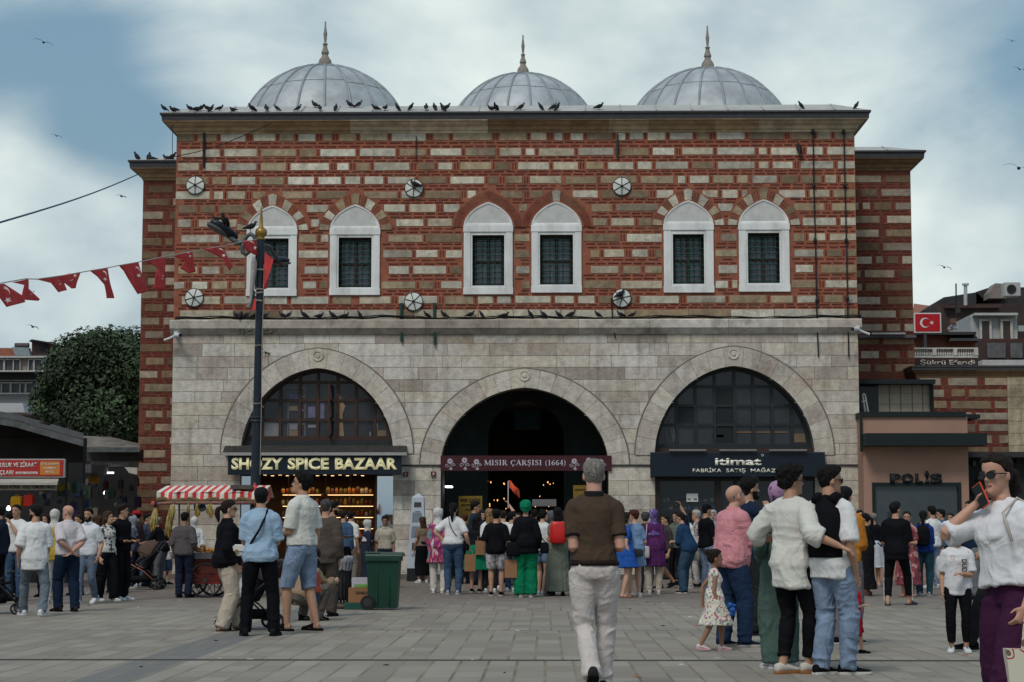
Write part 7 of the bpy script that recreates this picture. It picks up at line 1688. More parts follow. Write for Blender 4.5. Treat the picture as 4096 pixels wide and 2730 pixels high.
  so_=finish(me,{'tee':'shirt','shirt':'shirt','dress':'dress','coat':'coat','jacket':'jacket','polo':'shirt','blouse':'blouse'}[kind],m_,root)
  T['top']=so_
  if kind in('polo','shirt')or o_.get('collar'):
   cm=MB();c0,c1=NB+up*.005,NB+up*.036;n_=20;rs=[]
   for c_,r_ in((c0-up*.02,.086),(c0,.084),(c1,.066 if female else .072),(c1-up*.002,.060 if female else .066),(c0,.062)):
    rs.append([S(v)for v in oval(c_+fw*.004,rt,fw,r_,r_*.98,n_)])
   cm.rings(rs,cap=False)
   me=cm.build('collar',fab(o_['cc'])if 'cc' in o_ else m_,so_,smooth=True)
  if 'cc' in o_ and slv<.6 and slv>0:
   for q in(-1,1):
    al=armline(q,slv);dr=(al[-1]-al[-2]).normalized();cm=MB();r_=(np.interp(slv,[0,.3,.54],[.056,.052,.045])*armr+lo*(.8+.9*slv)*sw+.002)
    cm.tube([S(al[-1]-dr*.016),S(al[-1]+dr*.004)],r_*s,16);cm.build('cuff',fab(o_['cc']),so_,smooth=True)
  if o_.get('sleevecol'):
   pass
 if shoes:
  um,sm2,*kk=shoes;kk=dict(kk[0])if kk else{}
  um=fab(um,rough=.7)if isinstance(um,tuple)else um;sm2=fab(sm2,rough=.6)if isinstance(sm2,tuple)else sm2
  for q in(-1,1):
   an,fd,lift=feet[q];pt=-smooth01(.0,.12,lift)*.75
   f3=(fd*math.cos(pt)+V(0,0,1)*math.sin(pt));sd_=V(fd.y,-fd.x,0);u3=sd_.cross(f3)
   if u3.z<0:u3=-u3
   o0=an-u3*.085;sc_=(.96 if female else 1.07)
   sole=MB();ou=[(-.075,.022),(-.068,.034),(-.03,.039),(.04,.037),(.10,.047),(.14,.048),(.175,.040),(.195,.024),(.202,.0)]
   pts=[(a_,b2)for a_,b2 in ou]+[(a_,-b2)for a_,b2 in reversed(ou[:-1])]
   hh=kk.get('sole',.026)
   sole.rings([[S(o0+(f3*a_+sd_*b2)*sc_*e_+u3*z_)for a_,b2 in pts]for z_,e_ in((.0,.97),(.008,1.02),(hh-.004,1.02),(hh,.98))])
   if kk.get('kind')=='sandal':
    upm=MB()
    for d0,d1 in((.07,.13),):
     upm.rings([[S(o0+(f3*d_+sd_*(.050*math.cos(math.pi*k/10)))*sc_+u3*(.018+.048*math.sin(math.pi*k/10)*(1-(d_-.07)*3)))for k in range(11)]for d_ in(d0,d0+.02,d1)],closed=False,cap=False)
    upm.tube([S(o0+sd_*.04+u3*.02-f3*.01),S(o0-f3*.05+u3*.05),S(o0-sd_*.04+u3*.02-f3*.01)],.007*s,5)
   else:
    upm=MB();secs=[(-.076,.018,.070,.0),(-.068,.031,.088,0),(-.03,.037,.096,0),(.015,.038,.092,0),(.06,.040,.078,0),(.105,.046,.060,0),(.145,.046,.050,0),(.178,.036,.044,0),(.196,.018,.036,0)]
    if kk.get('kind')=='slide':secs=secs[3:]
    rs=[]
    for a_,wx,hz,_ in secs:
     rs.append([S(o0+(f3*a_+sd_*(wx*math.copysign(abs(math.cos(2*math.pi*k/16))**.8,math.cos(2*math.pi*k/16))))*sc_+u3*(.015+(hz-.015)*(.5+.5*math.sin(2*math.pi*k/16))))for k in range(16)])
    upm.rings(rs)
   so_=upm.build('shoe',um,root,smooth=True);sole.build('sole',sm2,so_,smooth=False)
   if kk.get('laces')and near:
    lm=MB()
    for k in range(4):
     a_=.03+.022*k;hz=np.interp(a_,[0,.06,.105,.145],[.092,.078,.060,.05])+.004
     lm.tube([S(o0+f3*a_-sd_*.02+u3*(hz-.006)),S(o0+f3*(a_+.005)+u3*hz),S(o0+f3*a_+sd_*.02+u3*(hz-.006))],.0035*s,5)
    lm.build('laces',fab(kk['laces']),so_)
 SM=Matrix.Scale(s,4)@Hm
 if hair and hair[0]!='none':
  hk_,hc,*ho=hair;ho=dict(ho[0])if ho else{}
  hm=hairm(hc)if isinstance(hc,str)else(fab(hc)if isinstance(hc,tuple)else hc)
  if hk_ in('short','bald','long','pony','bun','curly','fade'):
   tk=ho.get('t',{'short':.010,'bald':.002,'long':.014,'pony':.009,'bun':.009,'curly':.026,'fade':.013}[hk_])
   def mask(az,z):
    zh=np.interp(az,[0,30,55,72,84,100,125,180],[.074,.070,.055,.030,.008,-.03,-.062,-.075])+ho.get('line',0)
    if hk_=='long':zh=np.interp(az,[0,30,55,72,90,180],[.078,.068,.03,-.05,-.12,-.12])
    k=smooth01(zh-.008,zh+.010,z)
    t_=tk
    if hk_=='bald':t_=tk*(1-smooth01(.03,.07,z))-.004*smooth01(.03,.07,z)-.004
    if hk_ in('fade','short'):t_=tk*(.35+.65*smooth01(-.02,.07,z))
    if hk_=='fade':t_+=.009*smooth01(.07,.11,z)*(1 if az<80 else .3)
    return(t_+.010)*k-.010
   mb=MB();rs=head_pts(mask=mask,n=44,zs=list(np.linspace(-.112,.118,30)))
   rz=random.Random(seed);arr=np.array([[tuple(v)for v in r]for r in rs]).reshape(-1,3)
   nn=(vnoise(arr*90+5,seed)-.5)*tk*(.5 if hk_!='curly' else 1.2)+(vnoise(arr*35+9,seed)-.5)*tk*.8
   arr=arr*(1+(nn/.09)[:,None]*(hk_!='bald'))
   rs=[[SM@Vector(arr[i*44+j])for j in range(44)]for i in range(30)]
   mb.rings(rs)
   fr_=Hm.to_3x3()@V(0,1,0);
   if hk_=='long':
    L_=ho.get('len',.30);rs=[]
    for i in range(9):
     u_=i/8;z_=.02-(L_+.02)*u_;c_=(Hm@V(0,-.055-.018*u_,.0))+V(0,0,-(0.02-z_))
     wv=.008*math.sin(i*1.7+seed)
     rs.append([S(v)for v in oval(c_+V(wv,0,0),(Hm.to_3x3()@V(1,0,0)).normalized(),(Hm.to_3x3()@V(0,1,0)).normalized(),(.082+.012*math.sin(u_*3))*(1-.35*u_**3),.046*(1-.35*u_),16)])
    mb.rings(rs)
   if hk_=='pony':
    L_=ho.get('len',.26);p0=Hm@V(0,-.105,.02+ho.get('hi',0));bk=(Hm.to_3x3()@V(0,-1,0))
    mb.tube([S(Hm@V(0,-.08,.02+ho.get('hi',0))),S(p0),S(p0+bk*.045-V(0,0,.02)),S(p0+bk*.055-V(0,0,L_*.4)),S(p0+bk*.04-V(0,0,L_*.75)),S(p0+bk*.03-V(0,0,L_))],[.03*s,.022*s,.034*s,.036*s,.026*s,.006*s],12)
   if hk_=='bun':
    ball(mb,S(Hm@V(0,ho.get('y',-.10),ho.get('z',.05))),ho.get('r',.045)*s*hk,n=14)
   me=solid(mb,vb*.9 if near else vb*.8,0)
   wrinkle(me,.006*s,(60,60,18),seed+9)
   finish(me,'hair',hm,root)
   if ho.get('scrunchie'):pass
  elif hk_ in('hijab','turban'):
   tk=.016 if hk_=='hijab' else .03
   def mask(az,z):
    if hk_=='turban':k=smooth01(np.interp(az,[0,60,90,180],[.058,.03,-.02,-.07])-.006,np.interp(az,[0,60,90,180],[.058,.03,-.02,-.07])+.008,z);return(tk+.012)*k-.012+(.02*smooth01(60,180,az)*k)
    o1_=smooth01(44,54,az);o2_=smooth01(.060,.072,z);k=max(o1_,o2_);return(tk+.012)*k-.012+.012*smooth01(100,180,az)*smooth01(-.05,.03,z)
   mb=MB();mb.rings([[SM@v for v in r]for r in head_pts(mask=mask,n=44,zs=list(np.linspace(-.118,.118,30)))])
   if hk_=='hijab':
    ln=ho.get('len',.20);rs=[]
    A3=(Hm.to_3x3()@V(1,0,0)).normalized()
    for i in range(8):
     u_=i/7;c_=(Hm@V(0,-.012,-.055)).lerp(sp(.52-ln,.0),u_);
     rx=np.interp(u_,[0,.2,.45,1],[.068,.066,.115,ho.get('w',.17)]);ry=np.interp(u_,[0,.2,.45,1],[.078,.072,.095,.135])
     rs.append([S(v)for v in oval(c_,rt,fw,rx,ry,20)])
    mb.rings(rs)
   me=solid(mb,vb,1);wrinkle(me,.012*s,(14,14,6)if hk_=='hijab' else(8,8,22),seed+2);finish(me,'headscarf',hm,root)
  elif hk_=='cap':
   mb=MB();
   def mask(az,z):k=smooth01(.030,.045,z);return .022*k-.010
   mb.rings([[SM@v for v in r]for r in head_pts(mask=mask,n=36)])
   mb.rings([[SM@V((.07-a_*.2)*math.sin(t_-math.pi/2),.075+a_+.055*math.cos(t_-math.pi/2),.045-a_*.3+dz)for t_ in[math.pi*k/10 for k in range(11)]]for a_,dz in((0,0),(.03,0),(.03,-.006),(0,-.006))],closed=False,cap=False)
   o2=mb.build('cap',hm,root,smooth=True)
   mb=MB();
   def mask(az,z):zh=np.interp(az,[0,72,84,100,125,180],[.1,.030,.008,-.03,-.062,-.075]);k=smooth01(zh-.008,zh+.010,z)*(1-smooth01(.05,.06,z));return .016*k-.010
   mb.rings([[SM@v for v in r]for r in head_pts(mask=mask,n=36)]);mb.build('hair',hairm('black'),root,smooth=True)
 if beard:
  bt=.007 if beard[0]=='full' else .002
  def bmask(az,z):
   k=smooth01(30,45,az)*(1-smooth01(86,96,az))*smooth01(-.125,-.11,z)*(1-smooth01(-.035,-.015,z))
   k2=(1-smooth01(30,50,az))*(1-smooth01(-.082,-.074,z))
   k=max(k,k2);return(bt+.008)*k-.008
  def bpts():
   rs=[]
   for r in head_pts(mask=bmask,n=44,zs=list(np.linspace(-.121,-.01,22))):rs.append(r)
   return rs
  mb=MB();mb.rings([[SM@(v+V(0,.004,-.002))for v in r]for r in bpts()])
  rx=.026
  mb.tube([SM@V(.028*(k/4-1),.0975-.010*(k/4-1)**2,-.050-.006*(k/4-1)**2)for k in range(9)],[.003*s+.003*s*(1-abs(k/4-1))for k in range(9)],6)
  mb.build('beard',hairm(beard[1]),root,smooth=True)
 for ex in extras:
  k=ex[0]
  if k in('glasses','sunglasses'):
   gm=MB();lm=MB();up_=ex[1]if len(ex)>1 else 0
   for q in(-1,1):
    c_=V(q*.032,.098,-.002+up_);rw,rh=(.027,.020)if k=='sunglasses' else(.024,.018)
    pts=[SM@(c_+V(rw*math.copysign(abs(math.cos(t_))**.8,math.cos(t_)),-.012*abs(math.cos(t_))*q*math.copysign(1,math.cos(t_))*.6,rh*math.sin(t_)))for t_ in[2*math.pi*j/14 for j in range(14)]]
    gm.tube(pts+[pts[0]],(.0032 if k=='sunglasses' else .0018)*s,5)
    if k=='sunglasses':lm.add(pts,[tuple(range(14))[::-1]])
    gm.tube([SM@V(q*.057,.088,.004+up_),SM@V(q*.076,.03,.003+up_),SM@V(q*.077,-.012,0+up_)],(.0035 if k=='sunglasses' else .002)*s,5)
   gm.tube([SM@V(-.008,.1,.0+up_),SM@V(.008,.1,.0+up_)],.0025*s,5)
   go=gm.build('glasses',mat('glasses_frame',(.01,.01,.012),rough=.3),root,smooth=True)
   if lm.v:lm.build('lens',mat('dark_lens',(.01,.01,.012),rough=.08,spec=.6),go)
  if k=='belt':
   bt_=MB();rs=[];tb_=ex[2]if len(ex)>2 else .085
   for t_,l_ in((tb_,.010),(tb_,.024),(tb_+.033,.022),(tb_+.033,.010)):
    rx=np.interp(t_,[a[0]for a in TR],[a[1]for a in TR])*(trad(t_,0)*.5+.5);ry=np.interp(t_,[a[0]for a in TR],[a[2]for a in TR])*trad(t_,0);rs.append([S(v)for v in oval(sp(t_,-.002),rt,fw,rx+l_,ry+l_,24,.9)])
   bt_.rings(rs,cap=False);bt_.build('belt',fab(ex[1],rough=.5),root,smooth=True)
  if k=='strap':
   q=ex[1];pts=[]
   for j in range(25):
    t_=2*math.pi*j/24;fr=math.cos(t_);hgt=.30+.20*math.cos(t_);hgt=.30+.205*math.cos(t_)
    x_=q*(.10*math.cos(t_));rx=np.interp(hgt,[a[0]for a in TR],[a[1]for a in TR]);ry=np.interp(hgt,[a[0]for a in TR],[a[2]for a in TR])*trad(hgt,0)
    xx=q*.135*math.cos(t_)*(1 if math.cos(t_)<0 else .62)
    yy=math.sin(t_)*(ry+ex[4]if len(ex)>4 else ry+.060)
    pts.append(S(sp(hgt+(.03 if math.cos(t_)>.8 else 0),yy,xx)))
   st=MB();st.tube(pts,ex[3]*s if len(ex)>3 else .012*s,6);st.build('strap',fab(ex[2]),root,smooth=True)
  if k=='pocket':
   pass
  if k=='backpack':
   bp_=MB();c0=sp(.30,-.20)
   rs=[[S(v)for v in oval(sp(.30+dz,-.20+dy),rt,fw,rx_,ry_,18,.7)]for dz,rx_,ry_,dy in((-.22,.10,.05,0),(-.20,.135,.075,0),(-.05,.145,.085,0),(.1,.135,.075,.01),(.17,.10,.05,.02),(.19,.04,.02,.02))]
   bp_.rings(rs);me=solid(bp_,vc,1);wrinkle(me,.01,(8,8,8),seed)
   bo=finish(me,'backpack',fab(ex[1]),None);bo.matrix_world=Matrix.Translation(root.location)@Matrix.Rotation(R(head),4,'Z')
   tag(bo,ex[2],'backpack')
   for q in(-1,1):
    st=MB();st.tube([S(sp(.42,-.13,q*.08)),S(sp(.52,-.06,q*.10)),S(sp(.53,.01,q*.10)),S(sp(.44,.125,q*.10)),S(sp(.28,.12,q*.13)),S(sp(.14,-.05,q*.17))],.013*s,6);st.build('strap',fab(ex[1]),bo)
 root['_s']=s
 del root['_s']
 return T
def wrist_w(T,q,d=.09):
 a,e,w_=T['arms'][q];p=(w_+(w_-e).normalized()*d)*T['s']
 return Matrix.Translation(T['root'].location)@Matrix.Rotation(R(T['head']),4,'Z')@p
def body_w(T,t,f,x):return Matrix.Translation(T['root'].location)@Matrix.Rotation(R(T['head']),4,'Z')@(T['sp'](t,f,x)*T['s'])
bag(44,92,1982,2030,YS+.2,(.42,.22,.015),'bright yellow shopping bag hanging in the left stall');bag(95,138,1976,2028,YS+.2,(.40,.03,.02),'bright red bag hanging beside the yellow one in the stall')
bag(232,278,1930,1965,YS+.6,(.20,.15,.02),'olive yellow bag hanging behind the end of the stall signs');bag(355,396,1900,1935,YS2-1,(.30,.17,.02),'mustard yellow bag hanging in the further stall')
for i in range(58):
 if i<30:px=rr.uniform(150,350);py=rr.uniform(1915,2060);Y=YS+rr.uniform(.3,2.2)
 else:px=rr.uniform(255,545);py=rr.uniform(1900,2040);Y=YS2+rr.uniform(-.6,2.5)
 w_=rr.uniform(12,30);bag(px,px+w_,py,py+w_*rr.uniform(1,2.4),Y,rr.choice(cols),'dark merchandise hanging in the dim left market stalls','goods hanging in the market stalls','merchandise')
for i,(px,py,Y)in enumerate(((360,1984,YS2+1),(421,1973,YS2+1),(34,2035,YS+2),(355,2036,YS2))):
 p=P(px,py,Y);obj('bare_bulb',MB().lathe([(0,p.z-.05),(.04,p.z-.03),(.05,p.z),(.03,p.z+.04),(.015,p.z+.06)],p.x,p.y,10,cap=False),[mat('bulb_white',(1,1,1),emit=(.75,.85,1,5))],'small bare white bulb glowing in the dim left stalls','light bulb',None,'bulbs glowing in the stalls')
#   who stands where
WH=(.60,.60,.60);WHc=(.55,.54,.50);BK=(.006,.006,.008);NV=(.012,.018,.040);BG=(.42,.36,.30);JN=(.030,.065,.12);JL=(.17,.23,.33);JG=(.10,.125,.15)
M_DENIM=mat('denim_dark',JN,var=.25,scale=7,bump=.1);M_DENIML=mat('denim_light',JL,var=.28,scale=5,bump=.1);M_DENIMG=mat('denim_grey',JG,var=.25,scale=5)
for m_ in(M_DENIM,M_DENIML,M_DENIMG):folds(m_,7)
WS=((.60,.60,.60),(.55,.54,.52),dict(laces=(.4,.4,.4)));BS=(BK,(.02,.02,.02));BW=(BK,(.5,.48,.44),dict(laces=(.5,.5,.5)))
def hh(top,foot):
 g=GD(1200,foot);return HC+(HC*(1215-top)/(foot-1215))
def pp(label,x,foot,topy,head,**k):
 g=GD(x,foot);g.y+=k.pop('dy',0)
 H=k.pop('H',None)or P(2048,topy*K,g.y).z
 return person(label,None,H*.992,head,loc=g,**k)
st_=dict(LF=(.09,.20,0,4),RF=(.09,-.24,.06,-4));st2=dict(LF=(.09,-.24,.06,4),RF=(.09,.20,0,-4))
M_CREAM=mat('cream_chino',(.50,.45,.43),var=.06,scale=4,bump=.12,bscale=50);folds(M_CREAM,4.5,.06)
pp('tall grey haired man in brown polo and cream trousers walking away, nearest at centre',1367,1594,1046,3,near=True,fat=1.0,sk='r',top=('polo',(.062,.042,.030),dict(slv=.38,hem=.035,hl=.012,lo=.014,cc=(.014,.014,.014),sw=.8)),bot=('pants',M_CREAM,dict(w=1.08,rise=.015,wr=1.4)),shoes=((.015,.018,.03),(.015,.015,.02)),hair=('short','grey',dict(t=.006)),LA=((-.03,.20,-.27),(.12,-1,-.3)),RA=((.0,.20,-.28),(.15,-1,-.3)),LF=(.035,-.24,.09,0),RF=(.075,.16,0,-5),extras=[('belt',(.015,.010,.009),.004),('glasses',)],hd=(0,-4,0),sh=.158,face=True)
M_PINKS=mat('pink_linen',(.52,.21,.24),var=.10,scale=22,bump=.1);folds(M_PINKS,6,.05)
pm=pp('bald man in pink linen shirt and navy trousers looking at his phone',1682,1487,1110,-62,near=True,fat=1.30,sk='r',top=('shirt',M_PINKS,dict(slv=.52,hem=-.10,lo=.03,hl=.045,wr=1.3)),bot=('pants',(.018,.034,.075),dict(w=1.3)),shoes=((.012,.018,.035),(.4,.38,.35)),hair=('bald','grey'),LA='read',RA='read',hd=(0,-28,0),lean=(0,.08),extras=[('glasses',)],LF=(.10,-.05,0,10),RF=(.10,.10,0,-10))
pp('bearded man in navy shirt and dark jeans raising his hand to his mouth',1738,1467,1097,-72,near=True,top=('tee',(.012,.022,.045),dict(slv=.45,hem=-.10,hl=.03)),bot=('pants',(.020,.022,.022),dict(w=.85)),shoes=BS,hair=('fade','black',dict(t=.02)),beard=('full','black'),LA='front',RA='chin',hd=(-6,-4,0),dy=.6)
M_FLOR=ramp_mat('floral_cotton','voronoi',[(0,(.60,.57,.48)),(.45,(.60,.57,.48)),(.55,(.42,.12,.14)),(.66,(.58,.55,.46)),(.76,(.14,.30,.26)),(.84,(.30,.16,.32)),(.92,(.58,.55,.46))],scale=60)
pp('toddler girl with a top bun in a white floral dress walking right',1643,1496,1268,-82,near=True,hk=1.38,sex='f',sk='d',top=('dress',M_FLOR,dict(slv=0,z=.46,flare=.06,pleat=.05,n=14)),shoes=((.58,.45,.46),(.58,.30,.33)),hair=('bun','dark',dict(z=.085,y=-.09,r=.042)),LF=(.08,.14,0,0),RF=(.08,-.28,.03,0),LA='swb',RA='down',hd=(0,-4,0))
M_HIJL=ramp_mat('lilac_print','voronoi',[(0,(.33,.19,.31)),(.70,(.33,.19,.31)),(.80,(.09,.04,.10)),(.90,(.36,.22,.34))],scale=38)
pp('woman in lilac printed headscarf and long sage green dress',1795,1538,1105,10,near=True,sex='f',fat=.92,top=('dress',(.065,.105,.092),dict(slv=.95,z=.07,flare=-.03,pleat=.045,n=11,lo=.016)),shoes=((.5,.5,.5),(.5,.5,.5)),hair=('hijab',M_HIJL,dict(len=.12)),LA=((.0,.12,-.36),(.5,-1,-.3)),RA=((.04,.12,-.30),(.8,-.3,-.5)),hd=(-30,-20,0),face=False)
ty_=.95
b1=pp('curly haired young man in loose white shirt and black trousers hugging his friend',1823,1549,1067,-40,near=True,top=('tee',WHc,dict(slv=.70,hem=-.22,lo=.020,hl=.030,sw=1.6,wr=1.4)),bot=('pants',BK,dict(w=.85,len=.93)),shoes=((.50,.46,.42),(.30,.13,.05),dict(laces=(.5,.5,.5))),hair=('curly','black'),extras=[('glasses',)],LA=((.04,.18,-.26),(1,-.6,-.4)),RA=((.345,-.05,-.30),(.1,-1,-.6)),hd=(-35,0,0),LF=(.07,-.05,0,-14),RF=(.08,.12,0,-30))
b2=pp('young man in sunglasses with a black sweater over white shirt and light jeans',1912,1552,1066,-38,near=True,top=('tee',WH,dict(slv=.50,hem=-.14,lo=.022,hl=.03)),bot=('pants',M_DENIML,dict(w=1.2,wr=1.6)),shoes=BW,hair=('fade','black',dict(t=.012)),extras=[('sunglasses',)],LA=((.02,.06,-.48),(.3,-1,0)),RA=((.05,.05,-.52),(.4,-1,0)),hd=(-38,0,0),LF=(.08,-.04,0,-16),RF=(.09,.10,0,-38))
def back_cloth(T,m,label):
 mb=MB();s=T['s'];rs=[]
 for t in np.linspace(.545,.03,18):
  k=(0.545-t)/.515;ww=np.interp(k,[0,.10,.2,.35,1],[.075,.11,.135,.150,.152]);yb=np.interp(t,[.0,.1,.3,.42,.48,.545],[-.150,-.150,-.148,-.128,-.098,-.055])
  r=[]
  for j in range(15):u=-1+2*j/14;r.append(T['sp'](t+(-.02 if k<.2 else 0)*abs(u),yb+.075*abs(u)**2.4,u*ww)*s)
  rs.append(r)
 mb.rings(rs,closed=False,cap=False)
 for q in(-1,1):mb.tube([T['sp'](.50,-.09,q*.07)*s,T['sp'](.535,-.03,q*.085)*s,T['sp'](.53,.03,q*.085)*s,T['sp'](.46,.12,q*.06)*s,T['sp'](.36,.155,q*.03)*s,T['sp'](.20,.15,q*.04)*s],[.05*s,.045*s,.042*s,.04*s,.038*s,.03*s],10)
 o=mb.build('sweater',[m],None,smooth=True);o.modifiers.new('s','SOLIDIFY').thickness=.02;o.matrix_world=Matrix.Translation(T['root'].location)@Matrix.Rotation(R(T['head']),4,'Z');tag(o,label,'sweater');return o
back_cloth(b2,fab(BK,rough=.95),'black sweater draped over the back of the young man in white')
M_REDH=ramp_mat('red_print','voronoi',[(0,(.30,.012,.018)),(.75,(.30,.012,.018)),(.85,(.5,.45,.45)),(.93,(.25,.01,.015))],scale=20)
pp('toddler boy in red printed shirt and red shorts half hidden by the light jeans',1966,1503,1322,-75,near=True,hk=1.38,sk='l',top=('tee',M_REDH,dict(slv=.45,hem=-.12,lo=.02)),bot=('shorts',(.28,.012,.018),dict(len=.55,w=1.6)),shoes=BS,hair=('short','brown'),LA='front',RA='front',**st_)
pp('man in mustard shirt standing behind the two hugging young men',1945,1482,1116,-30,near=False,sk='d',top=('tee',(.42,.16,.025),dict(slv=.55,hem=-.05)),bot=('pants',(.15,.13,.15),dict(w=1.2)),shoes=(BK,(.4,.4,.4)),hair=('short','black'),LA='front',RA='front')
wp=pp('woman in sunglasses, white shirt and plum trousers talking on an orange phone',2342,1752,1024,121,near=True,sex='f',sk='r',fat=1.02,top=('tee',(.62,.62,.64),dict(slv=.48,hem=.06,lo=.024,hl=.045,wr=1.1)),bot=('pants',(.042,.012,.035),dict(w=1.7,rise=.16,wr=.8)),shoes=BS,hair=('pony','dark',dict(len=.22)),extras=[('sunglasses',)],RA=((-.045,.13,.085),(.65,.35,-1)),LA='rest',hd=(8,3,2),lean=(.07,.09),curl=.55,**st_)
def held(T,q,name,size,m,label,cat,off=(0,0,0),rot=None,d=.09,bev=.004):
 p=wrist_w(T,q,d);mb=MB();mb.box(-size[0]/2,size[0]/2,-size[1]/2,size[1]/2,-size[2]/2,size[2]/2);o=mb.build(name,[m],None,bevel=bev);o.location=p+Vector(off);o.rotation_euler=rot or(0,0,0);return tag(o,label,cat)
ph=held(wp,1,'mobile_phone',(.066,.010,.135),mat('orange_case',(.60,.07,.02),rough=.4),'mobile phone in an orange case held to the ear of the woman at right','phone',off=(-.040,-.035,-.012),rot=(R(0),R(-30),R(-58)),bev=.003)
par(MB().box(ph.location.x-.033,ph.location.x+.033,ph.location.y-.008,ph.location.y-.0062,ph.location.z-.072,ph.location.z+.072).build('screen',[mat('phone_black',(.01,.01,.012),rough=.15)],None),ph)if False else None
scn=MB().box(-.030,.030,-.0075,-.0055,-.062,.062).build('screen',[mat('phone_black',(.01,.01,.012),rough=.15)],ph)
def rbag(name,c,w_,h_,d_,m,label,cat,rz=0,strap=None,strapm=None,round_=.7,flap=None):
 mb=MB();rs=[]
 for t,e in((-.5,.75),(-.44,.93),(-.2,1),(.15,.97),(.38,.9),(.47,.75),(.5,.55)):rs.append([(w_/2*e*math.copysign(abs(math.cos(a))**round_,math.cos(a)),d_/2*(e if t<.2 else e*.8)*math.copysign(abs(math.sin(a))**round_,math.sin(a)),h_*t)for a in[k*math.pi/10 for k in range(20)]])
 mb.rings(rs);o=mb.build(name,[m],None,smooth=True);o.location=c;o.rotation_euler=(0,0,rz);tag(o,label,cat)
 if strap:s_=MB();s_.tube([Matrix.Rotation(-rz,3,'Z')@(Vector(p)-Vector(c))for p in strap],.008,6);s_.build('strap',[strapm or m],o,smooth=True)
 if flap:f_=MB();f_.rings([[(w_/2*.96*u,-d_/2*1.02-.003*(k==1),h_*z)for u in(-1,1)]for k,z in enumerate((.40,-.05))],closed=False,cap=False);fo_=f_.build('flap',[m],o);fo_.modifiers.new('s','SOLIDIFY').thickness=.008
 return o
M_BAGC=mat('cream_leather',(.42,.37,.33),rough=.5,var=.08)
sh_=body_w(wp,.53,-.0,-.12);bc=body_w(wp,.18,-.02,-.33)
rbag('shoulder_bag',bc,.24,.34,.12,M_BAGC,'cream leather shoulder bag on the woman with the phone','bag',R(40),strap=[body_w(wp,.30,.16,-.20),body_w(wp,.46,.13,-.13),sh_,body_w(wp,.46,-.10,-.16),body_w(wp,.30,-.10,-.24)])
M_TOTE=ramp_mat('tote_print','noise',[(0,(.52,.49,.40)),(.48,(.52,.49,.40)),(.53,(.35,.03,.025)),(.57,(.52,.49,.40)),(.62,(.15,.10,.08)),(.68,(.42,.38,.32))],scale=9,detail=1)
gb2=P(2395*K,1545*K,wp['root'].location.y-.25);mb=MB();mb.rings([[(x,y,-.21)for x,y in((-.17,-.06),(.17,-.06),(.17,.06),(-.17,.06))],[(x,y,.12)for x,y in((-.19,-.04),(.19,-.04),(.19,.04),(-.19,.04))]]);mb.tube([(-.1,0,.10),(-.08,0,.28),(.0,0,.33),(.08,0,.28),(.1,0,.10)],.008,6)
o=mb.build('tote_bag',[M_TOTE],None);o.location=gb2;tag(o,'cream carrier bag with dark and red printed swirls at the right edge','bag')
wl2=MB();text('Sunny',.020,0,.10,0,0,mat('dark_print',(.03,.03,.04)),wp['root'],'print',depth=.002)if False else None
M_KID=ramp_mat('kid_print','noise',[(0,(.58,.58,.60)),(.60,(.58,.58,.60)),(.64,(.5,.16,.10)),(.67,(.58,.58,.60)),(.72,(.05,.06,.12))],scale=13,detail=4)
kd=pp('child in white printed shirt and black trousers standing behind the raised elbow',2204,1500,1212,170,near=True,hk=1.15,sk='m',top=('tee',M_KID,dict(slv=.45,hem=-.14,lo=.022)),bot=('pants',BK,dict(w=.85,len=.92)),shoes=((.55,.55,.55),(.5,.5,.5),dict(laces=(.02,.02,.06))),hair=('short','black'),LA='front',RA='down')
tx_=text('DUDE',.05,0,.16,0,0,M_INK,None,'print',depth=.002,bold=.02);tx_.parent=kd['root'];tx_.matrix_parent_inverse=Matrix.Identity(4);tx_.location=(kd['sp'](.36,.152,-.06)*kd['s']);tx_.rotation_euler=(0,R(90),R(180))
pp('man in navy shirt and grey trousers behind the woman with the phone',2236,1378,1150,120,top=('tee',(.02,.025,.045),dict(slv=.6)),bot=('pants',(.15,.155,.17),dict(w=1.3)),shoes=BS,hair=('short','black'))
pp('person in dark trousers striding behind the plum trousers of the phone woman',2300,1494,1120,60,top=('tee',(.03,.03,.04)),bot=('pants',(.02,.02,.022)),shoes=BS,hair=('short','black'),LF=(.09,.30,0,0),RF=(.09,-.40,.20,0))
def fo(*a,**k):return pp(*a,**k)
fo('man in black shirt and black track trousers with white side stripes striding',2062,1392,1149,-20,top=('tee',BK,dict(slv=.52,hem=-.16,lo=.03,hl=.045)),bot=('pants',BK,dict(w=.95,len=.9,stripe=1)),shoes=((.05,.05,.06),(.05,.05,.06),dict(kind='slide')),hair=('fade','black'),LA='front',RA='front',hd=(-35,-10,0),LF=(.14,-.10,0,10),RF=(.16,.22,0,-25))
M_RFL=ramp_mat('red_floral','voronoi',[(0,(.22,.05,.06)),(.5,(.22,.05,.06)),(.6,(.42,.22,.22)),(.8,(.10,.03,.035))],scale=16)
fo('woman with glasses in a long red floral dress facing the camera',2088,1372,1174,165,sex='f',sk='r',top=('dress',M_RFL,dict(slv=.4,z=.25,flare=.06)),shoes=((.3,.15,.1),(.2,.1,.08)),hair=('short','dark'),LA='front',RA='chin',extras=[('glasses',)])
fo('person in royal blue jacket with black backpack seen from behind',2125,1370,1172,-15,sex='f',fat=1.15,top=('jacket',(.012,.035,.16),dict(slv=.9)),bot=('pants',(.02,.055,.075),dict(w=1.1)),shoes=((.28,.28,.28),(.4,.4,.4)),hair=('pony','black'),LA='front',RA='front',extras=[('backpack',BK,'black backpack on the person in the blue jacket')])
fo('man in white shirt carrying a big white sack by the police booth',2146,1352,1163,30,top=('tee',WH,dict(slv=.45)),bot=('pants',M_DENIML),shoes=WS,hair=('fade','black'))
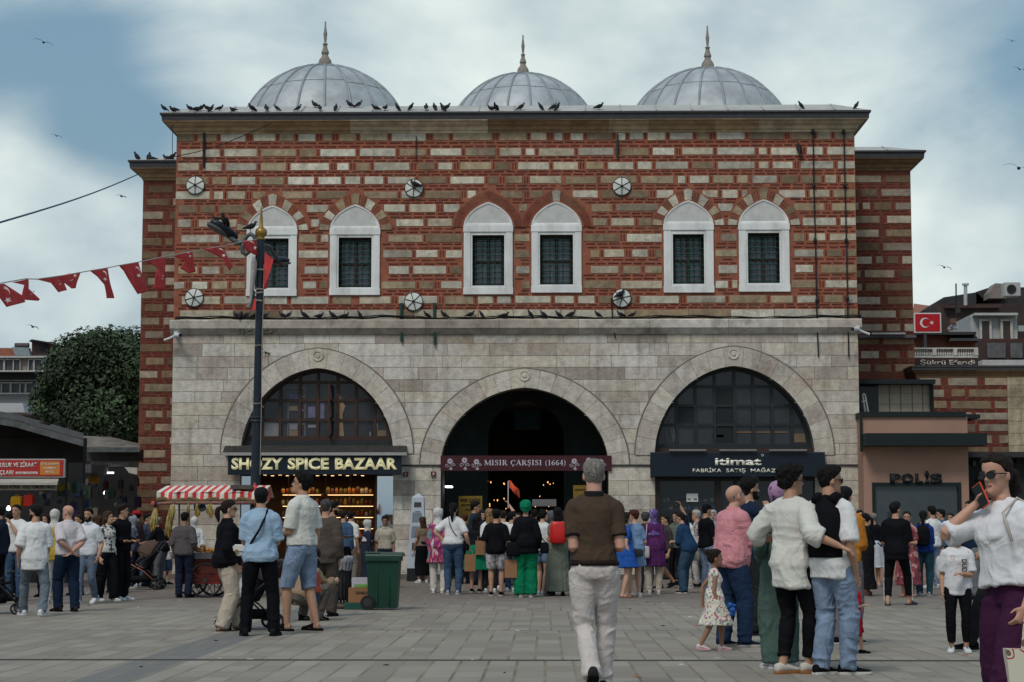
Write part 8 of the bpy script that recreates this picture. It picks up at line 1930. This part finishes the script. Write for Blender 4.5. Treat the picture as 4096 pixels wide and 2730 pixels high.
p=GD(2160,1352);o=rbag('white_sack',(p.x+.05,p.y-.35,.42),.42,.5,.3,mat('sack_white',(.48,.47,.44),rough=.6,var=.2),'large white sack carried beside the person in blue','sack')
fo('man in blue shirt and lilac collar passing under the booth window',2167,1348,1170,90,top=('shirt',(.05,.09,.16),dict(slv=.9)),bot=('pants',NV),shoes=BS,hair=('fade','black'))
fo('woman in white pleated skirt with her back turned left of the tracksuit man',2010,1349,1178,10,sex='f',top=('tee',BK,dict(slv=.5)),bot=('skirt',(.45,.46,.50),dict(z=.45,flare=.10,pleat=.06)),shoes=((.4,.25,.25),(.3,.2,.2)),hair=('short','grey'))
fo('person in long black dress holding a phone beside the mustard shirt',1993,1370,1178,60,sex='f',top=('dress',(.012,.012,.014),dict(slv=.95,z=.15,flare=.06)),shoes=((.2,.12,.1),(.2,.1,.1)),hair=('pony','black'),LA='bag',RA='bag')
fo('woman in grey coat far behind near the police booth',2188,1345,1178,150,sex='f',top=('coat',(.10,.10,.12),dict(slv=.95,z=.5)),bot=('pants',BK),shoes=BS,hair=('short','dark'))
fo('man in teal shirt far behind right of the booth window',2255,1350,1165,70,top=('tee',(.02,.07,.09)),bot=('pants',BK),shoes=BS,hair=('short','black'))
M_TIE=ramp_mat('tie_dye','noise',[(0,(.10,.22,.34)),(.36,(.55,.52,.50)),(.44,(.45,.04,.10)),(.52,(.10,.03,.14)),(.58,(.5,.10,.14)),(.66,(.05,.25,.26))],scale=7,dist=(1.4,1.4,.5),const=False,detail=2)
w1=fo('woman with long brown hair in taupe top and black skirt by the obelisk',971,1340,1187,25,sex='f',top=('tee',(.17,.12,.09),dict(slv=.35,hem=.02)),bot=('skirt',BK,dict(z=.20,flare=.0,pleat=.02)),shoes=WS,hair=('long','brown',dict(len=.34)),LA='rest',RA='front')
fo('woman in white headscarf and colourful dyed tunic with white trousers',1007,1363,1167,-10,sex='f',fat=1.2,top=('coat',M_TIE,dict(slv=.9,z=.62,flare=.05)),bot=('pants',(.50,.47,.43),dict(w=1.1)),shoes=WS,hair=('hijab',(.52,.50,.48),dict(len=.16)),hd=(-35,0,0))
wj=fo('woman in white shirt and blue jeans with hand on hip and ponytail',1041,1367,1154,-8,sex='f',fat=1.25,sk='l',top=('tee',WH,dict(slv=.45,hem=.0,hl=.02)),bot=('pants',M_DENIM,dict(w=.9)),shoes=((.28,.30,.34),(.4,.4,.4)),hair=('pony','black',dict(len=.28)),LA='hip',RA='wide',extras=[('strap',-1,BK,.008)])
fo('young man in dark blue shirt in front of the yellow notice board',1090,1345,1152,-85,top=('shirt',(.015,.03,.06),dict(slv=.9)),bot=('pants',NV),shoes=BS,hair=('fade','black'))
wg=fo('woman with long black curls in emerald green skirt and tunic',1093,1362,1186,-20,sex='f',fat=1.1,top=('tee',(.012,.016,.014),dict(slv=.8,hem=.02)),bot=('skirt',(.008,.16,.085),dict(z=.52,flare=.14,pleat=.05)),shoes=BW,hair=('long','black',dict(len=.42)),LA='front')
fo('woman with long blond hair in white shirt between green skirt and boy',1125,1362,1168,15,sex='f',sk='l',top=('tee',WH,dict(slv=.45)),bot=('pants',(.015,.02,.03)),shoes=WS,hair=('long','blond',dict(len=.30)),RA='bag')
M_CAMO=ramp_mat('grey_camo','noise',[(0,(.20,.19,.20)),(.45,(.42,.40,.42)),(.55,(.50,.48,.49)),(.62,(.24,.23,.25))],scale=14)
fo('boy in black shirt with crossbody strap and grey patterned shorts',1140,1370,1170,-5,fat=1.1,top=('tee',BK,dict(slv=.52,hem=-.10,lo=.025,hl=.04)),bot=('shorts',M_CAMO,dict(len=.44,w=1.4)),shoes=BW,hair=('short','black',dict(t=.016)),LA='rest',RA='rest')
gd_=fo('person in white shirt raising an arm with an orange flag',1156,1355,1172,0,top=('tee',WH,dict(slv=.45)),bot=('pants',NV),shoes=WS,hair=('short','dark'),RA=((-.02,.10,.48),(.6,-.2,-.6)),sk='l')
q=wrist_w(gd_,1,.06);fm_=MB();fm_.tube([q-Vector((0,0,.10)),q+Vector((.0,.0,.45))],.010,6);fo_=obj('hand_flag',fm_,[mat('white_stick',(.5,.5,.5))],'orange hand flag on a white stick raised above the crowd','flag')
bm_f=MB();rs=[]
for i in range(9):u=i/8;rs.append([(q.x+.01+.22*u,q.y+.04*math.sin(u*7+v*2),q.z+.46-.16*v-.22*u**1.4+.02*math.sin(u*9))for v in(0,.33,.66,1)])
bm_f.rings(rs,closed=False,cap=False);ff_=par(bm_f.build('cloth',[fab((.60,.09,.04))],None,smooth=True),fo_);ff_.modifiers.new('s','SOLIDIFY').thickness=.004
fo('young man in white shirt and blue jeans behind the boy',1176,1360,1175,-35,top=('tee',WH,dict(slv=.45)),bot=('pants',M_DENIM),shoes=WS,hair=('fade','black'),hd=(-20,0,0))
wgh=fo('woman in emerald green turban and trousers with long black jacket',1208,1373,1151,3,sex='f',fat=1.2,top=('coat',BK,dict(slv=.95,z=.80,flare=.03,pleat=.02,lo=.03)),bot=('pants',(.006,.15,.07),dict(w=1.6,flare=.02)),shoes=((.5,.5,.5),(.5,.5,.5)),hair=('turban',(.006,.17,.085)),LA='rest',RA='rest',hd=(0,-8,0))
fo('person in white shirt and denim shorts with dark hair bun',1247,1369,1168,-25,sex='f',sk='l',top=('tee',WH,dict(slv=.42,hem=-.04)),bot=('shorts',M_DENIML,dict(len=.28,w=1.2)),shoes=((.5,.5,.5),(.5,.5,.5)),hair=('bun','black',dict(z=.09,y=-.05,r=.05)),LF=(.10,.05,0,5),RF=(.08,-.15,0,-5),extras=[('strap',-1,BK,.008)])
wr=fo('woman with long straight black hair in long sage skirt',1282,1370,1165,8,sex='f',top=('tee',(.16,.18,.14),dict(slv=.3)),bot=('skirt',(.14,.155,.125),dict(z=.09,flare=.05,pleat=.06,n=16)),shoes=BS,hair=('long','black',dict(len=.40)),LA='front')
c=body_w(wr,.30,-.20,-.03);o=rbag('red_backpack',c,.30,.40,.16,mat('glossy_red',(.50,.015,.015),rough=.35),'glossy red heart shaped bag on the back of the woman in sage','bag',0)
fo('woman in black clothes and patterned scarf behind the denim shorts',1266,1368,1174,100,sex='f',top=('dress',(.02,.02,.022),dict(slv=.9,z=.12,flare=.06)),shoes=BS,hair=('hijab',(.10,.10,.11),dict(len=.15)))
for i,(x,ft,tp,hd_,sx,tc_,hr,lb)in enumerate([(1068,1342,1180,30,'f',(.05,.03,.03),('short','auburn'),'auburn haired woman deep in the crowd behind the jeans woman'),(1108,1345,1172,200,'f',(.03,.03,.04),('hijab',(.02,.02,.03),dict(len=.15)),'woman in black headscarf deep in the crowd under the banner'),(1192,1346,1178,170,'m',(.10,.10,.11),('short','black'),'man in grey shirt hidden behind the green turban'),(1228,1344,1170,0,'m',(.04,.05,.07),('short','black'),'man in slate shirt deep in the passage crowd'),(1300,1345,1172,10,'f',(.06,.03,.04),('long','dark',dict(len=.25)),'woman in plum top left of the brown polo'),(1262,1343,1180,180,'f',(.30,.25,.22),('long','brown',dict(len=.2)),'woman in beige facing out of the passage'),(1320,1344,1168,170,'m',(.03,.05,.04),('short','black'),'man in dark green facing out of the passage'),(1150,1340,1175,150,'m',(.08,.06,.05),('short','dark'),'man in brown shirt behind the raised flag arm'),(1338,1352,1172,-20,'f',(.45,.30,.28),('short','dark'),'woman in pale pink just left of the brown polo')]):
 fo(lb,x,ft,tp,hd_,sex=sx,top=('shirt',tc_,dict(slv=.8)),bot=('pants',[BK,NV,(.05,.05,.05)][i%3]),shoes=BS,hair=hr)
fo('person in bright blue dress half hidden by the man in the brown polo',1437,1374,1176,-70,sex='f',sk='l',top=('dress',(.02,.08,.32),dict(slv=.3,z=.62,flare=.10)),shoes=((.25,.12,.08),(.2,.1,.08),dict(kind='sandal')),hair=('long','dark',dict(len=.2)),LF=(.10,.10,0,0),RF=(.10,-.10,0,0))
wb1=fo('woman in light blue dress and white sneakers looking left',1459,1373,1171,30,sex='f',sk='l',fat=1.3,top=('dress',(.16,.25,.40),dict(slv=.42,z=.62,flare=.06,pleat=.05,n=14)),shoes=WS,hair=('short','auburn',dict(t=.02)),hd=(30,0,0),RA='bag',extras=[('sunglasses',.07)])
fo('curly grey haired woman behind the light blue dress',1484,1362,1176,-10,sex='f',top=('shirt',(.05,.03,.03),dict(slv=.9)),bot=('pants',(.02,.04,.06)),shoes=BS,hair=('curly','greyblack',dict(t=.018)))
M_PH=ramp_mat('purple_print','voronoi',[(0,(.12,.07,.24)),(.5,(.12,.07,.24)),(.6,(.26,.20,.40)),(.75,(.10,.06,.20))],scale=34)
wpu=fo('woman in purple patterned headscarf and purple coat with beige trousers',1503,1366,1170,0,sex='f',fat=1.15,top=('coat',(.075,.020,.085),dict(slv=.95,z=.58,flare=.06)),bot=('pants',(.36,.30,.25),dict(w=1.1)),shoes=((.45,.42,.40),(.4,.4,.4)),hair=('hijab',M_PH,dict(len=.26)))
wdn=fo('laughing woman in denim shirt leaning left with a phone held high',1570,1364,1170,62,sex='f',sk='l',fat=1.2,top=('jacket',(.018,.045,.10),dict(slv=.62,hem=-.10,lo=.025)),bot=('pants',(.035,.07,.11),dict(w=1.3)),shoes=BW,hair=('pony','dark'),extras=[('glasses',)],RA='up',LA='front',lean=(0,.30),hip=(0,-.14,0),hd=(10,12,0),LF=(.10,-.05,0,0),RF=(.10,.02,0,0))
held(wdn,1,'mobile_phone',(.07,.012,.14),mat('phone_black',(.01,.01,.012)),'dark phone raised by the woman in the denim shirt','phone',d=.10)
fo('woman in white cardigan with dark hair behind the denim shirt',1582,1352,1174,110,sex='f',top=('jacket',WHc,dict(slv=.9)),bot=('pants',BG),shoes=WS,hair=('long','dark',dict(len=.2)))
M_SCF=ramp_mat('paisley','voronoi',[(0,(.35,.33,.34)),(.4,(.12,.12,.15)),(.6,(.45,.43,.43)),(.8,(.20,.10,.12))],scale=26)
fo('white haired man in patterned cloth and pale trousers by the shop window',1603,1348,1171,80,sk='r',top=('coat',M_SCF,dict(slv=.95,z=.7)),bot=('pants',(.45,.42,.40)),shoes=BS,hair=('short','white'))
fo('man in black shirt, black cap and jeans left of the pink shirt',1624,1363,1158,-60,top=('tee',BK,dict(slv=.5)),bot=('pants',M_DENIML),shoes=WS,hair=('cap',BK),LA='front',RA='front')
fo('person in black shorts stepping behind the purple coat',1531,1352,1180,110,top=('shirt',(.05,.04,.04),dict(slv=.8)),bot=('shorts',BK,dict(len=.4,w=1.2)),shoes=BS,hair=('short','dark'),**st_)
for x,ft,tp,hd_,tc_,hr,lb in[(1555,1345,1176,150,(.10,.12,.10),('short','black'),'man in olive shirt behind the raised phone'),(1640,1350,1172,170,(.25,.22,.20),('hijab',(.3,.28,.3),dict(len=.15)),'woman in pale headscarf left of the pink shirt'),(1755,1352,1170,160,(.35,.05,.04),('cap',(.4,.02,.02)),'person in red cap seen behind the navy shirt'),(1860,1352,1172,20,(.05,.05,.06),('short','black'),'man in charcoal behind the curly haired young man'),(1978,1346,1172,190,(.06,.04,.04),('short','black'),'man in dark brown right of the sweater'),(1718,1350,1178,30,(.03,.04,.08),('short','dark'),'man in dark blue between pink and navy shirts')]:
 fo(lb,x,ft,tp,hd_,top=('shirt',tc_,dict(slv=.9)),bot=('pants',BK),shoes=BS,hair=hr)
fo('man in grey brown suit jacket seen from behind by the litter bin',746,1417,1146,-10,fat=1.15,top=('jacket',(.075,.060,.052),dict(slv=.97,hem=-.16,lo=.03,hl=.04)),bot=('pants',(.065,.052,.045),dict(w=1.3)),shoes=(BK,BK),hair=('short','greyblack'))
mt=fo('bearded man in grey shirt holding a dark tray by the spice shop',763,1368,1153,-80,sk='m',top=('tee',(.09,.075,.07),dict(slv=.5)),bot=('pants',BK),shoes=BS,hair=('fade','black',dict(t=.02)),beard=('full','black'),LA='bag',RA='bag')
fo('man in blue denim jacket and black trousers looking into the spice shop',788,1350,1172,-15,top=('jacket',(.045,.085,.16),dict(slv=.95,hem=-.04)),bot=('pants',BK),shoes=BS,hair=('short','dark'),hd=(-20,0,0))
fo('man in white shirt and khaki trousers behind the denim jacket',805,1345,1174,-30,top=('shirt',WHc,dict(slv=.5)),bot=('pants',(.16,.14,.12)),shoes=BS,hair=('short','black'))
fo('woman in white headscarf and navy coat left of the green bin',843,1352,1194,-60,sex='f',top=('coat',(.022,.028,.045),dict(slv=.95,z=.25,flare=.05)),shoes=BS,hair=('hijab',(.50,.49,.47),dict(len=.28)))
fo('man in beige polo facing out behind the green wheelie bin',884,1352,1186,180,sk='d',top=('polo',(.40,.35,.28),dict(slv=.45,hem=.0)),bot=('pants',NV),shoes=BS,hair=('fade','black'))
mpb=pp('tall man in cream polo and denim shorts with glasses looking left',692,1450,1083,62,near=True,top=('polo',WHc,dict(slv=.46,hem=.0,lo=.028,hl=.03)),bot=('shorts',M_DENIML,dict(len=.54,w=1.3)),shoes=(BK,BK,dict(kind='slide')),hair=('fade','black',dict(t=.022)),extras=[('glasses',)],hd=(22,-14,0),LA='front',RA='down',LF=(.13,.10,0,10),RF=(.12,-.12,0,-10),sk='m')
mbl=pp('man in light blue shirt and black trousers with a black crossbody strap',596,1462,1117,4,near=True,fat=1.0,top=('shirt',(.27,.38,.50),dict(slv=.46,hem=-.08,lo=.026,hl=.04,wr=1.2)),bot=('pants',BK,dict(w=1.15)),shoes=((.02,.018,.018),BK),hair=('short','black',dict(t=.008)),LA='front',RA='front',LF=(.17,.0,0,12),RF=(.17,.0,0,-12),hd=(0,-10,0),extras=[('strap',1,(.02,.015,.015),.014)])
wbk=pp('woman in black blouse and cream trousers with ponytail looking right',519,1450,1143,-62,near=True,sex='f',sk='l',fat=1.1,top=('blouse',BK,dict(slv=.92,hem=-.10,lo=.035,hl=.06,collar=1)),bot=('pants',(.42,.36,.29),dict(w=1.55)),shoes=(BK,(.08,.05,.04),dict(kind='sandal')),hair=('pony','dark',dict(len=.20)),extras=[('sunglasses',)],LA=((-.02,.32,.0),(.4,-.3,-1)),RA='rest',hd=(-15,0,0),LF=(.12,.18,0,0),RF=(.12,-.10,0,0))
c=body_w(wbk,.13,.05,.25);hb_=rbag('handbag',c,.23,.14,.08,mat('white_leather',(.58,.56,.52),rough=.4,var=.04),'small white leather handbag with gold clasp on the woman in black','bag',R(8),strap=[c+Vector((-.1,0,.05)),body_w(wbk,.42,.08,.19),body_w(wbk,.51,0,.13),body_w(wbk,.40,-.11,.17),c+Vector((.1,0,.05))],strapm=fab(BK),flap=1)
MB().box(-.02,.02,-.052,-.044,-.03,.01).build('clasp',[M_GOLD],hb_)
pp('toddler in red shirt and denim shorts beside the litter bin',722,1444,1289,68,near=True,hk=1.38,sk='l',sex='f',top=('tee',(.42,.085,.055),dict(slv=.42,hem=-.02,lo=.018)),bot=('shorts',M_DENIM,dict(len=.30,w=1.3)),shoes=((.5,.45,.45),(.5,.45,.45)),hair=('bun','dark',dict(z=.05,r=.03)),LA='front',RA='down')
pp('crouching long haired woman in beige jacket behind the bare legged man',684,1432,1318,-40,near=True,sex='f',H=1.60,dy=.55,sit=.60,hip=(0,-.12,0),lean=(0,.55),sk='l',top=('jacket',(.24,.17,.11),dict(slv=.9,hem=-.02)),bot=('pants',(.10,.085,.075),dict(w=1.1)),shoes=BS,hair=('long','dark',dict(len=.34)),LA='reach',RA='reach',LF=(.14,.12,0,10),RF=(.14,.16,0,-10),kneepole=(.35,1,.35))
o=rbag('plastic_bag',z_:=P(500+820*.5739,1700+1125*.5739,g2.y+.1),.22,.28,.14,mat('white_plastic_bag',(.55,.54,.52),rough=.4,var=.25,scale=12),'white plastic bag hanging on the black stroller','bag')
pp('man with black beard in oversized white shirt and grey jeans walking away',76,1416,1152,22,near=False,fat=1.05,top=('tee',WH,dict(slv=.52,hem=-.20,lo=.032,hl=.045)),bot=('pants',M_DENIMG,dict(w=1.05,wr=1.4)),shoes=((.55,.55,.57),(.55,.55,.55),dict(laces=(.05,.1,.2))),hair=('short','black',dict(t=.014)),beard=('full','black'),hd=(50,0,0),LF=(.12,.26,0,10),RF=(.10,-.26,.02,-35),LA='rest',RA='swf')
M_TPR=ramp_mat('blue_print','noise',[(0,(.58,.58,.58)),(.66,(.58,.58,.58)),(.70,(.05,.20,.35))],scale=6)
pp('man in white printed shirt with a hand over his mouth pushing a stroller',34,1382,1158,165,top=('tee',M_TPR,dict(slv=.45)),bot=('pants',M_DENIM,dict(w=1.0)),shoes=BS,hair=('short','black',dict(t=.006)),RA='push',LA='chin')
pp('balding man in white shirt and navy trousers with hands clasped behind him',152,1406,1158,40,fat=1.2,sk='r',top=('shirt',(.52,.48,.50),dict(slv=.50,hem=-.02,lo=.026,hl=.02)),bot=('pants',(.010,.020,.042),dict(w=1.3,rise=.14)),shoes=((.03,.018,.012),BK),hair=('bald','grey'),LA='back',RA='back',LF=(.10,.08,0,10),RF=(.10,-.12,.0,-15),hd=(25,-5,0))
pp('woman in mustard yellow blouse and white trousers behind the balding man',121,1388,1170,5,sex='f',top=('blouse',(.42,.28,.05),dict(slv=.95,hem=-.14,lo=.03)),bot=('pants',(.5,.48,.45),dict(w=1.2)),shoes=((.5,.5,.5),(.5,.5,.5)),hair=('hijab',(.5,.48,.45),dict(len=.16)))
pp('bearded man in white polo and faded blue jeans walking toward the camera',200,1388,1165,168,top=('polo',(.56,.57,.60),dict(slv=.45,hem=-.06)),bot=('pants',mat('denim_mid',(.09,.12,.17),var=.3,scale=5),dict(w=.9)),shoes=WS,hair=('fade','black',dict(t=.008)),beard=('full','black'),LF=(.08,-.18,.05,0),RF=(.08,.16,0,0),LA='rest',RA='swf')
M_BWF=ramp_mat('black_white_floral','voronoi',[(0,(.50,.49,.46)),(.6,(.50,.49,.46)),(.7,(.05,.05,.05)),(.88,(.48,.46,.42))],scale=26)
pp('woman with long wavy brown hair in black and white jacket and black trousers',243,1382,1172,-125,sex='f',sk='l',top=('jacket',M_BWF,dict(slv=.92,hem=.0)),bot=('pants',BK,dict(w=1.3,flare=.02)),shoes=WS,hair=('long','brown',dict(len=.34)),hd=(15,0,0),LF=(.08,.14,0,0),RF=(.08,-.14,0,0))
pp('young man in black jacket and black trousers with white sneakers looking right',277,1380,1158,-115,top=('jacket',BK,dict(slv=.95,hem=-.06,lo=.025)),bot=('pants',BK,dict(w=1.1)),shoes=WS,hair=('fade','dark',dict(t=.022)),hd=(25,0,0),LA='bag',RA='bag')
vd=pp('vendor in grey polo and navy trousers standing at the food cart',421,1374,1176,-10,fat=1.1,sk='d',top=('tee',(.085,.075,.078),dict(slv=.55,hem=-.08,lo=.025)),bot=('pants',(.015,.020,.040),dict(w=1.2)),shoes=BS,hair=('short','black',dict(t=.008)),LA='rest',RA='bag')
pp('woman in black top and greying hair bending over the brown stroller',365,1352,1182,75,sex='f',top=('blouse',BK,dict(slv=.6,hem=-.10)),bot=('pants',(.10,.10,.11)),shoes=BS,hair=('bun','grey'),lean=(0,.30),hip=(0,-.08,0),LA='push',RA='push')
pp('small child in white shirt and denim shorts beside the brown stroller',383,1343,1232,-20,hk=1.25,top=('tee',WH,dict(slv=.45)),bot=('shorts',M_DENIM,dict(len=.5,w=1.3)),shoes=BS,hair=('short','black'),sk='l')
pp('toddler seated in the brown hooded stroller',322,1352,1249,90,hk=1.38,H=.85,dy=.05,sit=.10,top=('tee',(.05,.05,.06),dict(slv=.8)),bot=('pants',(.04,.04,.05)),shoes=BS,hair=('curly','dark',dict(t=.012)),LF=(.08,.32,.25,0),RF=(.08,.32,.25,0),LA='reach',RA='reach',kneepole=(.1,1,.6))
pp('cart helper in white shirt and pale cap behind the food cart',444,1352,1188,20,top=('shirt',WH,dict(slv=.9)),bot=('pants',BK),shoes=BS,hair=('hijab',(.5,.5,.48),dict(len=.2)))
pp('man in white shirt behind the hanging corn of the cart',352,1345,1190,-10,top=('tee',WH,dict(slv=.5)),bot=('pants',M_DENIM),shoes=BS,hair=('short','black'))
for x,ft,tp,hd_,sx,tc_,hr,lb in[(312,1350,1172,80,'m',(.05,.03,.03),('cap',(.30,.02,.02)),'man with red cap in the shade beside the left wing'),(303,1352,1186,100,'f',(.06,.07,.10),('hijab',(.20,.22,.27),dict(len=.2)),'woman in slate headscarf in the shade beside the left wing'),(18,1375,1174,30,'m',(.02,.025,.03),('short','black'),'dark haired man at the left edge behind the white printed shirt'),(103,1372,1180,160,'f',(.30,.15,.05),('long','dark',dict(len=.15)),'woman in orange brown behind the oversized white shirt'),(178,1368,1182,150,'m',(.10,.10,.10),('short','dark'),'man in dim grey behind the white polo'),(222,1366,1184,60,'f',(.08,.05,.06),('long','brown',dict(len=.2)),'woman in dull plum behind the wavy haired woman'),(335,1348,1180,-100,'m',(.05,.06,.09),('short','black'),'man in dull blue behind the brown stroller'),(262,1362,1182,190,'m',(.04,.04,.05),('short','black'),'man in charcoal between the couple in black'),(-6,1390,1160,80,'m',NV,('short','black'),'man in navy cut off by the left edge')]:
 pp(lb,x,ft,tp,hd_,sex=sx,top=('shirt',tc_,dict(slv=.9)),bot=('pants',[BK,NV][x%2]),shoes=WS if x%3==0 else BS,hair=hr)
rbag('shoulder_bag',body_w(w1,.16,.02,.19),.24,.26,.10,mat('tan_leather',(.36,.14,.025),rough=.5),'tan orange leather shoulder bag on the woman by the obelisk','bag',R(10),strap=[body_w(w1,.28,.02,.17),body_w(w1,.47,.0,.13),body_w(w1,.28,-.08,.17)])
rbag('crossbody_bag',body_w(wj,-.02,.0,.22),.18,.18,.08,fab(BK,rough=.5),'black crossbody bag at the hip of the woman in jeans','bag')
def paper_bag(c,w_,h_,d_,label,rz=0,colr=(.26,.13,.065)):
 mb=MB();mb.rings([[(x*w_/2,y*d_/2,z)for x,y in((-1,-1),(1,-1),(1,1),(-1,1))]for z in(-h_,-.01)],cap=True);o=mb.build('paper_bag',[mat('kraft_paper_%d'%int(colr[0]*100),colr,rough=.8,var=.12)],None);o.location=c;o.rotation_euler=(0,0,rz);tag(o,label,'paper bag')
 h_m=MB();h_m.tube([(-w_*.25,-d_/2,-.02),(-w_*.22,-d_/2,.06),(w_*.22,-d_/2,.06),(w_*.25,-d_/2,-.02)],.005,5);h_m.build('handle',[mat('twine',(.3,.2,.12))],o);return o
q=wrist_w(wj,1,.10);paper_bag(q+Vector((0,-.02,-.05)),.20,.32,.10,'brown paper bag in the right hand of the woman in jeans')
q=P(1600+790*.5612,1850+690*.5612,wgh['root'].location.y-.02);paper_bag(q,.22,.33,.11,'brown paper bag with printed seal beside the green turban woman')
paper_bag(P(1600+568*.5612,1850+555*.5612,wg['root'].location.y-.2),.16,.28,.08,'brown paper bag held between green skirt and blond woman')
rbag('handbag',P(1600+808*.5612,1850+620*.5612,wgh['root'].location.y-.12),.26,.26,.12,fab(BK,rough=.45),'large black handbag on the woman in the green turban','bag')
rbag('crossbody_bag',P(1600+1030*.5612,1850+610*.5612,wgh['root'].location.y-.05),.16,.20,.08,fab(BK,rough=.5),'small black bag at the hip of the denim shorts person','bag')
rbag('crossbody_bag',P(1600+1690*.5612,1850+645*.5612,wb1['root'].location.y-.22),.22,.14,.07,fab((.03,.028,.03),rough=.45),'dark crossbody bag on the woman in the light blue dress','bag',R(-20))
rbag('handbag',P(1600+1755*.5612,1850+640*.5612,wpu['root'].location.y-.2),.13,.22,.08,M_BAGC,'cream handbag on the woman in the purple coat','bag',strap=[P(1600+1750*.5612,1850+600*.5612,wpu['root'].location.y-.2),P(1600+1760*.5612,1850+440*.5612,wpu['root'].location.y-.15)])
rbag('handbag',P(2400+640*.5932,1800+715*.5932,wdn['root'].location.y+.3),.18,.18,.08,M_BAGC,'cream handbag hanging behind the leaning woman in denim','bag')
m_=MB();q=wrist_w(mt,1,.10);m_.lathe([(.02,0),(.10,.0),(.13,.035),(.125,.035)],0,0,18);o=m_.build('metal_tray',[mat('dark_tray',(.09,.08,.08),rough=.35,metal=.5)],None,smooth=True);o.location=q+Vector((.02,0,.01));tag(o,'dark round tray carried by the bearded man by the spice shop','tray')
held(pm,1,'mobile_phone',(.07,.012,.14),mat('phone_black',(.01,.01,.012)),'dark phone held by the bald man in pink','phone',off=(.03,0,.03),rot=(.6,0,1.2))
tq=P(2400+880*.5932,1800+1080*.5932,pm['root'].location.y-.15);m_=MB()
for k,(x,z,r)in enumerate(((0,.05,.03),(.02,.0,.035),(.0,-.04,.03),(.04,.045,.018),(.035,-.045,.018),(-.02,.03,.016))):ball(m_,Vector((x,0,z)),r,n=10)
o=m_.build('toy',[mat('toy_blue',(.02,.10,.35),rough=.4)],None,smooth=True);o.location=tq;tag(o,'small bright blue toy held beside the navy trousers','toy')
for tc2,Yz in((2660,.0),):pass
